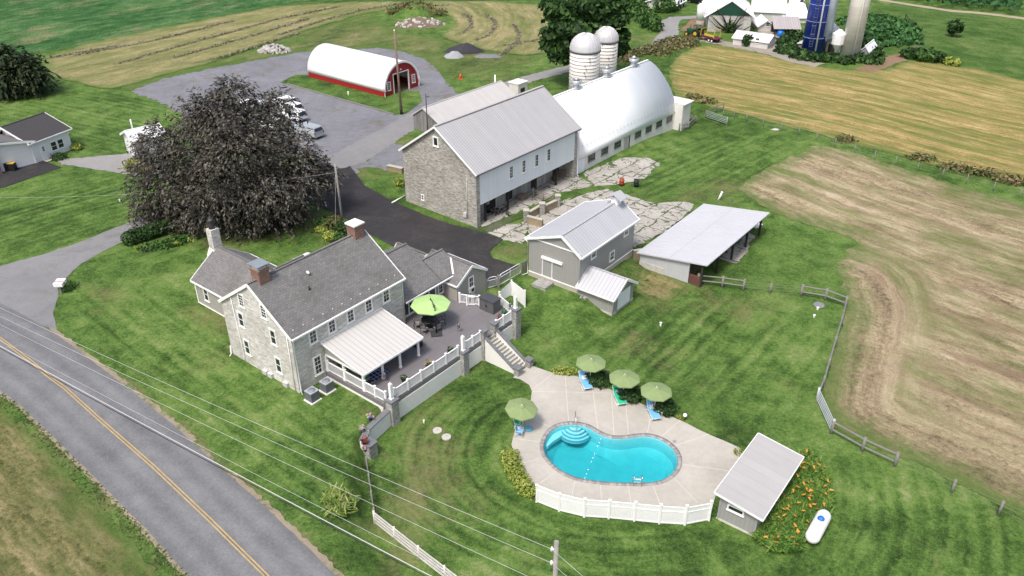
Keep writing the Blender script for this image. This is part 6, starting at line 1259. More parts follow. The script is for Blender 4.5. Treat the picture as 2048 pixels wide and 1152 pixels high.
trunk(wl, b_, b_ + Vector((0, 0, 5)), .4); strands("crown", leafmat("dark_weeping_leaves", [(.008, .016, .006), (.02, .035, .012), (.045, .065, .026)], .6, .15), WL2, 1500, 8, .4, wl, 1.3, 2.4, .2, b_.z + .3)
b_ = PT(1905, 74); Yt = b_.y; tree("field_tree", "small round green tree alone in the pasture", b_, [lb2(*q, Yt) for q in ((1911, 52, 0, 12), (1905, 58, 0, 8), (1917, 58, 0, 8))], LEAF_D, 900, .45, .16)
def bush(name, lb, px, py, rx, hz, mat, n, size, cat="shrub", group=None, ry=None, ang=0, shell=.55):
    q = PT(px, py); t = foliage(name, mat, [(q.x, q.y, q.z + hz * .45, rx, ry or rx, hz * .6)], n, size, None, shell, .2, zmin=q.z + .02); tag(t, lb, cat, group); return t
bush("rhododendron", "large round dark teal shrub under the right side of the copper beech", 533, 440, 2.4, 3.0, LEAF_T, 2600, .26); bush("yellow_shrub", "small yellow green shrub between the beech and the asphalt", 586, 420, .9, 1.2, LEAF_Y, 400, .2)
for i, (px, py, lb) in enumerate(((1197, 775, "round clipped bush under the umbrella nearest the stairs"), (1258, 805, "round clipped bush under the middle umbrella"), (1327, 830, "round clipped bush under the umbrella nearest the globe lamp"))): bush("round_bush", lb, px, py - 8, 1.05, 1.15, LEAF_D, 1300, .14, "bush", "clipped bushes beneath the umbrellas")
bush("patio_shrub_bed", "low yellow variegated shrubs between the stairs and the first umbrella", 1130, 746, 1.2, .5, LEAF_Y, 700, .12, "shrub", None, .55); bush("small_shrub", "tiny yellow shrub next to the globe lamp", 1360, 838, .3, .35, LEAF_Y, 90, .1)
for i, (px, py) in enumerate(((1021, 918), (1026, 937), (1034, 955), (1044, 972), (1055, 985))):
    bush("variegated_shrub", ("yellow green shrub at the top of the row left of the pool", "yellow green shrub, second from the top of the row left of the pool", "yellow green shrub in the middle of the row left of the pool", "yellow green shrub, second from the fence end of the row", "yellow green shrub at the corner of the white pool fence")[i], px, py, .75, .75, LEAF_Y, 620, .12, "shrub", "yellow green shrubs left of the pool")
# hedge and beds by the drive
h0, h1 = PT(262, 488), PT(372, 452); hd = (h1 - h0); L_ = hd.length; hd.normalize(); hg = []; kk = 12
for i in range(kk): q = h0.lerp(h1, i / (kk - 1)); hg.append((q.x, q.y, q.z + .75, .95, .95, .85))
o = foliage("hedge", LEAF_D, hg, 6500, .16, None, .7, .06, zmin=h0.z + .03); tag(o, "long clipped dark green hedge beside the pale drive", "hedge")
o = foliage("hosta_bed", LEAF_G, [(q.x, q.y, q.z + .2, 1.3, .9, .4) for q in (PT(330, 492), PT(355, 484), PT(305, 497), PT(378, 477))], 1500, .24, None, .4); tag(o, "bed of green hostas in front of the hedge", "plants")
for px, py, lb in ((283, 497, "yellow hosta at the drive end of the hosta bed"), (352, 490, "yellow hosta in front of the hosta bed"), (382, 482, "yellow hosta at the beech end of the hosta bed")): bush("yellow_hosta", lb, px, py, .7, .4, LEAF_Y, 170, .2, "plant", "yellow hostas along the hedge bed", .35)
fb = [PT(*q) for q in ((632, 452), (650, 440), (690, 452), (700, 466), (676, 490), (655, 486))]; sheet("mulch_bed", fb, loose("dark_mulch", (.035, .028, .024), .3), .08, 1, .5, .1, 1)
for i, (px, py, r, mt, lb) in enumerate(((648, 452, 1.1, LEAF_G, "green shrub at the back of the mulch bed"), (668, 456, 1.3, WEED, "flowering brown green shrub in the middle of the mulch bed"), (686, 464, 1.2, LEAF_D, "dark shrub at the pole side of the mulch bed"), (660, 478, .9, LEAF_Y, "yellow shrub at the front of the mulch bed"), (643, 464, .7, LEAF_Y, "pale leaved shrub on the left of the mulch bed"), (678, 480, .8, LEAF_G, "bright green shrub in the front right of the mulch bed"))): bush("garden_shrub", lb, px, py, r, r * 1.0, mt, 620, .17, "shrub", "shrubs in the mulch bed")
bush("barn_shrub", "pale round shrub at the back corner of the stone barn", 800, 371, .8, 1.0, LEAF_Y, 260, .2); bush("path_shrub", "yellow flowering shrub by the white shed under the beech", 272, 340, 1.5, 1.6, leafmat("yellow_blooms", [(.04, .09, .015), (.1, .17, .03), (.3, .3, .05), (.5, .35, .08)]), 620, .24); bush("path_shrub", "orange tipped shrub beside the beech trunk's gravel path", 292, 347, 1.2, 1.3, WEED, 420, .24)
bush("cottage_shrub", "dark shrub under the cottage windows", 119, 318, 1.1, .8, LEAF_D, 320, .2); bush("cottage_shrub", "yellow green clump at the right end of the cottage", 155, 299, .8, .9, LEAF_Y, 240, .2); bush("mailbox_plant", "low green plant around the foot of the mailbox", 138, 576, 1.0, .5, LEAF_G, 420, .14)
# daylilies
def lilies(name, lb, zone, n, flowers, mat=None, ln=.85):
    zx = [p.x for p in zone]; zy = [p.y for p in zone]; P_ = []
    while len(P_) < n:
        x, y = random.uniform(min(zx), max(zx)), random.uniform(min(zy), max(zy))
        if inpoly(np.array([x]), np.array([y]), zone)[0]: P_.append((x, y))
    P_ = np.array(P_); z = terrain(P_[:, 0], P_[:, 1]); cx_ = np.round(P_ / .55) * .55; d = (P_ - cx_) + RNG.normal(0, .12, P_.shape); d /= np.linalg.norm(d, axis=1, keepdims=True) + 1e-6
    tl = RNG.uniform(.5, 1.1, n)[:, None] * ln; ax = np.column_stack([d * .75, np.full(n, .7)]); C = np.column_stack([P_, z + .3]) + ax * tl * .35
    C[:, :2] = cx_ + d * (tl * .45) + RNG.normal(0, .1, P_.shape); N2 = np.column_stack([-d * .4, np.full(n, .8)]); V, F_ = leafquads(C, N2, .13, 5.5, .25, ax); o0 = zone[0].copy(); o0.z = tz(o0.x, o0.y)
    t = thing(name, lb, "flowers", o0); mesh_np("leaves", V - np.array(o0), F_, mat or FLW_O, t)
    if not flowers: return t
    Cf = C[RNG.choice(n, flowers)]; V, F_ = leafquads(RNG.normal(0, .04, (4, 3)), np.tile([0, 0, 1.0], (4, 1)), .12, 1.3, .9); V[:, 2] = V[:, 2] * .3 + np.repeat(np.arange(4), 4) * .002
    b0 = mesh_np("bloom", V, F_, leafmat("orange_petals", [(.5, .16, .02), (.6, .28, .04), (.65, .42, .09)]), t); b0.location = Vector(Cf[0]) + Vector((0, 0, .4)) - o0
    for q in Cf[1:]: k = b0.copy(); COL.objects.link(k); k.location = Vector(q) + Vector((0, 0, .4)) - o0; k.rotation_euler = (random.uniform(-.5, .5), random.uniform(-.5, .5), random.random() * 6)
    return t
lilies("daylily_bed", "big bed of orange daylilies wrapped round the pool house", [PT(*q) for q in ((1508, 1078), (1530, 1040), (1560, 985), (1600, 915), (1620, 905), (1645, 950), (1660, 1000), (1655, 1035), (1615, 1070), (1590, 1108), (1545, 1108))], 6500, 70)
lilies("lily_clump", "clump of spiky yellow green lilies around a stone in the front lawn", [PT(*q) for q in ((650, 1000), (668, 985), (695, 990), (712, 1005), (700, 1035), (665, 1040), (648, 1020))], 330, 0, leafmat('bright_lily_blades', [(.06, .12, .02), (.14, .22, .04), (.26, .32, .08), (.36, .38, .14)]), .5); q = PT(690, 1012); m = MB(); m.rock(q, .55); tag(m.obj("boulder", STONEP), "pale boulder in the lily clump on the front lawn", "boulder")
bush("patio_bush", "small yellow green bush against the pool house wall at the patio corner", 1478, 910, .45, .5, LEAF_Y, 150, .12)
# rough growth round the far fields
o = foliage("hedgerow", LEAF_G, [(q.x, q.y, q.z + 1.0, r, r, r * .8) for q, r in ((PT(1262, 22), 3.2), (PT(1275, 32), 3.0), (PT(1290, 42), 2.6), (PT(1300, 54), 2.4), (PT(1310, 62), 1.7), (PT(1250, 12), 3.5), (PT(1272, 8), 3.0), (PT(1330, 22), 3.0), (PT(1318, 10), 3.4), (PT(1245, 30), 2.2))], 6000, .6, None, .5); tag(o, "overgrown green hedgerow beside the far end of the farm track", "hedgerow", kind='stuff')
o = foliage("weed_patch", leafmat("rank_green_weeds", [(.012, .05, .015), (.03, .1, .025), (.06, .16, .04), (.1, .22, .07)]), [(q.x, q.y, q.z + .3, r, r, 1.2) for q, r in ((PT(1720, 50), 5), (PT(1750, 46), 5), (PT(1780, 52), 5), (PT(1800, 66), 4.5), (PT(1760, 68), 5.5), (PT(1725, 72), 5), (PT(1790, 84), 4), (PT(1815, 84), 3), (PT(1755, 86), 4))], 8000, .7, None, .2); tag(o, "broad patch of tall green weeds right of the concrete silo", "weeds", kind='stuff')
o = foliage("silo_ivy", LEAF_D, [(q.x, q.y, q.z + .3, r, r, r * .5) for q, r in ((PT(1575, 105), 2.6), (PT(1590, 95), 2.8), (PT(1600, 115), 2.4), (PT(1625, 120), 2.0), (PT(1655, 122), 1.8), (PT(1690, 126), 1.8), (PT(1720, 122), 2.2), (PT(1738, 110), 2.6), (PT(1735, 95), 2.2), (PT(1585, 78), 2.5), (PT(1572, 88), 2.2), (PT(1745, 126), 2.0))], 5200, .55, None, .45); tag(o, "dark green undergrowth around the feet of the far silos", "undergrowth", kind='stuff')
o = foliage("weed_bank", WEED, [(q.x, q.y, q.z + .2, 2.6, 2.2, .8) for q in [PT(*p) for p in ((1260, 112), (1285, 105), (1310, 98), (1330, 88), (1345, 96), (1320, 108), (1350, 82), (1365, 84), (1375, 92), (1245, 120), (1380, 80))]], 4200, .4, None, .2); tag(o, "bank of tan and green weeds along the farm track", "weeds", kind='stuff')
o = foliage("fence_weeds", WEED, [(q.x, q.y, q.z + .2, 1.7, 1.0, .8) for q in [PT(*p) for p in ((1835, 318), (1850, 321), (1893, 335), (1912, 339), (1925, 342), (1955, 348), (1978, 352), (2000, 360), (2020, 364), (2042, 370), (1390, 197), (1418, 206), (1690, 282))]], 2400, .32, None, .25); tag(o, "tufts of weeds along the edge of the gold field", "weeds", kind='stuff')
bush("lane_bush", "round green bush at the corner of the gold field, nearest the silos", 1822, 116, 2.0, 1.8, LEAF_D, 420, .5, "bush", "bushes by the earth lane"); bush("lane_bush", "larger round green bush in the middle of the three by the earth lane", 1848, 120, 2.6, 2.3, LEAF_G, 520, .5, "bush", "bushes by the earth lane"); bush("lane_bush", "dark bush farthest right by the earth lane", 1873, 122, 1.8, 1.7, LEAF_D, 380, .5, "bush", "bushes by the earth lane"); bush("lane_bush", "pale yellow green bush at the right end of the earth lane", 1899, 128, 1.8, 1.2, LEAF_Y, 300, .45, "bush", "bushes by the earth lane")
# maize along the top right edge
mc = [PT(*q) for q in ((1762, -8), (1900, 17), (2048, 33), (2300, 70))]; R_ = []
for i in range(46):
    for a, b in zip(mc, mc[1:]):
        L_ = (b - a).length; d = (b - a).normalized(); n_ = Vector((-d.y, d.x, 0)); k = int(L_ / 1.1)
        for j in range(k): q = a + d * (j * 1.1 + random.random()) + n_ * (i * .85 + .5); R_.append((q.x, q.y, .3 + random.uniform(.6, 2.0)))
R_ = np.array(R_); V, F_ = leafquads(R_, np.tile([0, 0, .6], (len(R_), 1)), .75, 2.6, .6); o = mesh_np("corn_crop", V, F_, leafmat("corn_leaves", [(.012, .045, .014), (.03, .1, .03), (.06, .16, .05)])); tag(o, "dense field of green corn along the top right edge", "corn", kind='stuff')
# windrows of cut hay
def windrow(px, lb, w_=.55):
    ps = [Vector(p) for p in pts(*px)]; P_ = []
    for a, b in zip(ps, ps[1:]):
        k = int((b - a).length / .09)
        for j in range(k): q = a.lerp(b, j / k); P_.append((q.x + random.gauss(0, w_ * .55), q.y + random.gauss(0, w_ * .55), q.z + abs(random.gauss(.18, .12)))); P_.append((q.x + random.gauss(0, w_ * .5), q.y + random.gauss(0, w_ * .5), q.z + abs(random.gauss(.12, .1))))
    P_ = np.array(P_); V, F_ = leafquads(P_, np.tile([0, 0, 1.0], (len(P_), 1)), .3, 1.7, .5); return V, F_
WV, WFc, off_ = [], [], 0
for px in ([(1000, 112), (1018, 102), (1035, 84), (1038, 66), (1025, 50)], [(950, 82), (975, 72), (990, 56), (988, 42), (968, 30)], [(925, 68), (942, 56), (940, 38), (925, 28)], [(1010, 92), (1060, 84), (1090, 76)], [(560, 70), (640, 44), (720, 22), (790, 10), (900, 12)], [(420, 122), (520, 92), (600, 66)], [(230, 130), (400, 82), (560, 38), (680, 14)], [(150, 112), (300, 84), (470, 42)], [(350, 116), (500, 74), (620, 38)], [(90, 118), (140, 110), (240, 92)]):
    V, F_ = windrow(px, ""); WV.append(V); WFc.append(F_ + off_); off_ += len(V)
o = mesh_np("hay_windrows", np.concatenate(WV), np.concatenate(WFc), leafmat("raked_hay", [(.13, .12, .085), (.21, .19, .13), (.3, .27, .19)])); tag(o, "raked rows of grey hay curving across the hay field", "hay", kind='stuff')
# tall grass tufts along the verge of the road
RV = []
for a, b in list(zip(RL, RL[1:]))[2:]:
    A_, B_ = PT(*a), PT(*b); n_ = Vector((-(B_ - A_).y, (B_ - A_).x, 0)).normalized()
    for j in range(int((B_ - A_).length * 26)): q = A_.lerp(B_, random.random()) - n_ * (abs(random.gauss(0, .5)) + .05); RV.append((q.x, q.y, q.z + random.uniform(.03, .12)))
RV = np.array(RV); V, F_ = leafquads(RV, np.tile([0, 0, .8], (len(RV), 1)), .11, 2.2, .4); tag(mesh_np("verge_grass", V, F_, leafmat("verge_blades", [(.03, .065, .014), (.055, .1, .022), (.1, .145, .04), (.17, .17, .07)])), "longer green grass along the left verge of the road", "grass", kind='stuff')
# ------------------------------------------------------------------ neighbouring farm at the top of the picture
WROOF = paint("white_farm_roof", (.78, .78, .79), .4, .07, .3); FSTONE = masonry("white_field_stone", (.5, .48, .45), (.62, .6, .57), (.5, .48, .45), .6, .28, .03, .9, .7, .45, .12, .7); GRB = paint("dark_green_panels", (.008, .055, .035), .5, .12, 1)
FBLK = paint("pale_farm_block", (.55, .53, .5), .85, .14, .6)
def frame2(a, b, z=None):
    A_, B_ = PT(*a), PT(*b); d = B_ - A_; return Fr(A_, math.degrees(math.atan2(d.y, d.x))), Vector((d.x, d.y)).length, A_.z
def farmhouse(name, label, cat, a, b, depth, ey, ry, mw, mr, front=True, oe=.3, og=.3, seam=None, th=.15):
    """a-b: front foot line in the photograph; ey: eave height seen above a; ry: ridge height seen above the middle"""
    F, L_, z = frame2(a, b); ze = ZT(F(0, 0, z), ey); t = thing(name, label, cat, F(L_ / 2, depth / 2, z))
    if front: zr = ZT(F(L_ / 2, 0, z), ry); gable(t, F, 0, depth, 0, L_, z - .6, ze, ze, L_ / 2, zr, oe, og, mw, mr, th, seam, swap=True, trim=None)
    else: zr = ry if isinstance(ry, tuple) else None; zr = ze + ry; gable(t, F, 0, L_, 0, depth, z - .6, ze, ze, depth / 2, zr, oe, og, mw, mr, th, seam, trim=None)
    return t, F, L_, z, ze, zr
t_, F_, L_, z_, ze_, zr_2 = farmhouse("field_stone_barn", "far stone barn with dark green gable under a white roof", "barn", (1414, 63), (1499, 66), 16, 28, 1, FSTONE, WROOF, oe=.9, og=.3)
m = MB(); m.prism([F_(-.1, -.03, ze_ - .1), F_(L_ + .1, -.03, ze_ - .1), F_(L_ / 2, -.03, zr_2 - .22)], F_(0, -.08, 0) - F_(0, 0, 0)); m.obj("green_gable", GRB, t_)
vn = thing("bare_vine", "bare dark branching vine climbing the far stone barn", "vine", PT(1461, 66)); m = MB(); c = F_(L_ * .53, -.5, z_)
for e, w_ in (((-4.2, 3.4), .2), ((-3.2, 4.8), .16), ((-1.6, 2.6), .2), ((-.2, 3.6), .16), ((1.8, 4.6), .13), ((2.9, 5.2), .1), ((3.4, 4.2), .12), ((4.6, 1.8), .12), ((2.6, 2.0), .14), ((-4.8, 2.9), .1)):
    p2 = F_(L_ * .53 + e[0], -.35, z_ + e[1]); mid = F_(L_ * .53 + e[0] * .55 + math.sin(e[0] * 3) * .4, -.6, z_ + e[1] * .5 + math.cos(e[0] * 2) * .5 + .3); m.tube([c, mid, p2], [.28, w_, .04], 6)
m.obj("stems", paint("dark_stems", (.02, .022, .015), .9), vn); foliage("vine_leaves", LEAF_D, [(c.x, c.y - .2, z_ + 1.2, 1.2, .5, 1.4)], 350, .3, vn)
a = F_(-1.6, .8, z_); tk2 = thing("upright_tank", "tall white upright tank with rusty foot beside the far stone barn", "tank", a); m = MB(); m.lathe(a, [(.95, 2.2), (.95, 5.2), (.5, 5.6), (0, 5.65)], 18); m.obj("shell", WHITE, tk2); m = MB(); m.lathe(a, [(.85, 0), (.95, 2.2)], 18); m.obj("rusty_foot", paint("rusty_skirt", (.3, .24, .2), .9, .3), tk2)
t_, F2, L2, z2, ze2, _ = farmhouse("farm_outbuilding", "low pale outbuilding with white roof and ivy on its front by the farmyard lane", "outbuilding", (1465, 89), (1534, 99), 4.6, 74, .9, FBLK, WROOF, front=False, oe=.25, og=.3)
window(t_, Wf(F2, 0), L2 * .64, L2 * .64 + .8, z2 + .9, z2 + 2.0, 2, 2, .1); iv = thing("ivy", "dark ivy hanging on the front of the low outbuilding", "ivy", F2(L2 * .42, -.2, z2)); foliage("leaves", LEAF_D, [(*F2(L2 * .38, -.15, z2 + 1.5), .9, .35, 1.0), (*F2(L2 * .46, -.15, z2 + 1.7), .9, .35, .8), (*F2(L2 * .42, -.2, z2 + .7), .6, .4, .8)], 520, .3, iv)
t_, *_r = farmhouse("white_farm_barn", "long white barn with white roof right of the green gabled barn", "barn", (1502, 42), (1567, 45), 11, 21, 2.9, FBLK, WROOF, front=False)
t_, *_r = farmhouse("white_farm_barn", "shorter white barn between the long white barn and the blue silo", "barn", (1566, 46), (1614, 46), 9, 34, 2.0, FBLK, WROOF, front=False)
t_, F3, L3, z3, ze3, zr3 = farmhouse("milk_house", "little white gabled milk house with one window in the far farmyard", "outbuilding", (1516, 63), (1546, 63), 5, 51, 40, FBLK, WROOF, oe=.3, og=.4); window(t_, Wf(F3, 0), L3 * .45, L3 * .45 + .9, z3 + 1.0, z3 + 2.0, 2, 2, .1)
F4, L4, z4 = frame2((1547, 72), (1598, 73)); t_ = thing("lean_to_shed", "open dark lean-to shed with grey ribbed roof in the far farmyard", "shed", F4(L4 / 2, 1.5, z4)); zz = ZT(F4(0, 0, z4), 57); m = MB(); m.slab([F4(-.2, -.3, zz), F4(L4 + .2, -.3, zz), F4(L4 + .2, 4, zz + 1.7), F4(-.2, 4, zz + 1.7)], .12); m.obj("roof", lines("grey_ribbed_roof", (.36, .33, .33), (.24, .22, .22), .5, 0, .15, .5), t_); m = MB(); m.box(F4, 0, L4, 3.4, 3.6, z4, zz + 1.2); m.obj("rear_wall", DARKW, t_)
for a in (.1, L4 / 2, L4 - .1): m = MB(); m.box(F4, a - .1, a + .1, -.1, .1, z4, zz - .1); m.obj("post", DARKW, t_)
t_, *_r = farmhouse("stone_cottage", "far stone building with white roof at the top edge behind the white barns", "house", (1578, 20), (1602, 22), 6, 3, 2, FSTONE, WROOF, front=False); window(t_, Wf(_r[0], 0), 2.2, 3.0, _r[2] + .8, _r[2] + 2.6, 1, 1, .06, DARKW)
F5, L5, z5 = frame2((1595, 101), (1612, 104)); t_ = thing("silo_room", "narrow pale metal room on block walls left of the blue silo", "shed", F5(1, 2, z5)); zz = ZT(F5(0, 0, z5), 87); m = MB(); m.box(F5, 0, L5, 0, 9, z5 - .3, zz); m.obj("block_wall", paint("dark_block", (.25, .25, .26), .9, .2), t_); m = MB(); m.hexa([F5(-.2, -.3, zz), F5(L5, -.3, zz + .3), F5(L5, 9.2, zz + .3), F5(-.2, 9.2, zz), F5(-.2, -.3, zz + .15), F5(L5, -.3, zz + 1.6), F5(L5, 9.2, zz + 1.6), F5(-.2, 9.2, zz + .15)]); m.obj("roof", WROOF, t_)
# tall silos
BLUEP = lines("blue_glass_steel", (.012, .04, .3), (.04, .08, .35), 1.4, 1, .03, .3, .15, .2); CONS = lines("weathered_staves", (.66, .64, .59), (.52, .5, .46), .76, 1, .04, .85, .16, .2)
def tallsilo(name, label, l, r, H_, mat, ring, cage, pipe):
    a, b = PT(*l), PT(*r); r_ = (b - a).length / 2; vdir = Vector((a.x + b.x, a.y + b.y, 0)).normalized(); c = a.lerp(b, .5) + vdir * r_ * .9; c.z = a.z; s = thing(name, label, "silo", c); m = MB(); m.lathe(c, [(r_, -.3), (r_, H_)], 40); m.obj("silo_wall", mat, s)
    m = MB(); m.lathe(c, [(r_ * 1.02, H_), (r_ * .7, H_ + r_ * .55), (0, H_ + r_ * .8)], 40); m.obj("dome", DOME, s)
    ac = math.atan2(-c.y, -c.x)
    if ring:
        for k in range(1, int(H_ / 3.1)): m = MB(); m.tube([c + Vector((math.cos(x) * (r_ + .03), math.sin(x) * (r_ + .03), k * 3.1)) for x in np.linspace(0, 2 * math.pi, 41)], .05, 4, False); m.obj("ring_seam", paint("pale_seam", (.25, .3, .5), .4), s)
    if cage is not None:
        q = c + Vector((math.cos(ac + cage), math.sin(ac + cage), 0)) * (r_ + .1); o_ = Vector((math.cos(ac + cage), math.sin(ac + cage), 0)); sd = Vector((-o_.y, o_.x, 0)); m = MB()
        for k in (-.3, .3): m.tube([q + sd * k + Vector((0, 0, 1.5)), q + sd * k + Vector((0, 0, H_))], .04, 5)
        for k in range(int((H_ - 1.5) / .5)): m.bar(q - sd * .3 + Vector((0, 0, 1.6 + k * .5)), q + sd * .3 + Vector((0, 0, 1.6 + k * .5)), .05, .05)
        for k in range(int((H_ - 4) / 1.6)): m.tube([q + sd * .38 + Vector((0, 0, 4 + k * 1.6)), q + sd * .3 + o_ * .6 + Vector((0, 0, 4 + k * 1.6)), q - sd * .3 + o_ * .6 + Vector((0, 0, 4 + k * 1.6)), q - sd * .38 + Vector((0, 0, 4 + k * 1.6))], .05, 5)
        m.obj("ladder_cage", paint("dark_steel_ladder", (.1, .12, .18), .5), s)
    if pipe is not None: q = c + Vector((math.cos(ac + pipe), math.sin(ac + pipe), 0)) * (r_ + .22); m = MB(); m.tube([q + Vector((0, 0, .8)), q + Vector((0, 0, H_ + 1))], .17, 8); m.obj("blower_pipe", WHITE, s)
    return s, c, r_, ac
s_, c, r_, ac = tallsilo("blue_silo", "tall glossy blue silo with ladder cage and white blower pipe", (1602, 106), (1643, 113), 24, BLUEP, True, -.18, .28)
m = MB(); q = c + Vector((math.cos(ac + 1.25), math.sin(ac + 1.25), 0)) * (r_ + .3); m.tube([q + Vector((0, 0, 3.5)), q + Vector((0, 0, 24.5))], .85, 14); m.obj("unloader_chute", paint("pale_blue_chute", (.5, .58, .7), .4), s_)
tallsilo("concrete_silo", "tall weathered concrete stave silo right of the blue silo", (1678, 117), (1717, 121), 24, CONS, False, None, .3)
bn_ = PT(1670, 114); fb_ = thing("feed_bin", "white ribbed feed bin on legs between the two tall silos", "feed bin", bn_); m = MB(); m.lathe(bn_, [(.3, 1.3), (1.15, 2.5), (1.2, 4.4), (.35, 5.2), (0, 5.25)], 12, False); m.obj("hopper", lines("white_bin", (.78, .78, .78), (.6, .6, .62), .6, 1, .06, .4, .04), fb_)
for k in range(4): a = k * math.pi / 2 + .4; m = MB(); q = bn_ + Vector((math.cos(a), math.sin(a), 0)) * 1.1; m.tube([q, q + Vector((0, 0, 2.6))], .06, 5); m.obj("leg", DARKW, fb_)
t_, *_r = farmhouse("feed_shed", "grey green gabled shed with striped roof between the tall silos", "shed", (1650, 104), (1680, 106), 11, 80, 69, paint("grey_green_panels", (.3, .38, .35), .6, .08), lines("striped_metal_roof", (.5, .48, .5), (.3, .27, .3), 1.5, 1, .4, .5), oe=.3, og=.3)
m = MB(); m.wbox(Wf(_r[0], 0), .4, _r[1] * .6, _r[2] - .2, _r[2] + 1.6, -.02, .03); m.obj("open_doorway", DARKW, t_)
t_, *_r = farmhouse("grey_hut", "small grey block hut with pale gable roof right of the concrete silo", "hut", (1719, 116), (1733, 118), 6, 99, 92, paint("dark_block", (.25, .25, .26), .9, .2), WROOF, oe=.3, og=.2)
t_, F6, L6, z6, ze6, _ = farmhouse("white_garage", "small white garage with dark door openings at the top edge above the farm track", "garage", (1352, 22), (1370, 12), 8, 10, 1.5, FBLK, WROOF, front=False)
for f in (.1, .4, .7): m = MB(); m.wbox(Wf(F6, 0), L6 * f, L6 * (f + .2), z6, z6 + 2.2, 0, .03); m.obj("door", DARKW, t_)
bq = PT(1560, 73); m = MB(); m.lathe(bq, [(.55, 0), (.7, .5), (.6, 1.1), (0, 1.25)], 14); tag(m.obj("blue_tub", paint("bright_blue_plastic", (.01, .15, .6), .4)), "bright blue tub lying in the far farmyard", "tub")
bq = PT(1397, 46); m = MB(); m.rock(bq + Vector((0, 0, .6)), 1.0); tag(m.obj("orange_implement", paint("implement_orange", (.5, .13, .05), .6)), "orange implement beside the far stone barn", "implement")  # orange farm implement drawn as one rough lump
# rail fence and gate scraps of the far paddock
fr_ = thing("paddock_fence", "short dark rail fence beside the weed patch", "fence", PT(1800, 55))
for a, b in (((1810, 40), (1822, 55)), ((1822, 55), (1826, 70))):
    A_, B_ = PT(*a), PT(*b); m = MB(); m.bar(A_ + Vector((0, 0, 1.1)), B_ + Vector((0, 0, 1.1)), .1, .14); m.bar(A_ + Vector((0, 0, .5)), B_ + Vector((0, 0, .5)), .1, .14); m.tube([A_, A_ + Vector((0, 0, 1.3))], .12, 6); m.obj("rail_section", DARKW, fr_)
fg_ = thing("tube_gate", "grey tube gate across the earth lane", "gate", PT(1835, 104)); A_, B_ = PT(1826, 102), PT(1841, 105); m = MB()
for k in range(4): m.tube([A_ + Vector((0, 0, .3 + k * .3)), B_ + Vector((0, 0, .3 + k * .3))], .05, 5)
m.tube([A_, A_ + Vector((0, 0, 1.3))], .07, 5); m.tube([B_, B_ + Vector((0, 0, 1.3))], .07, 5); m.obj("gate_tubes", WOOD, fg_)
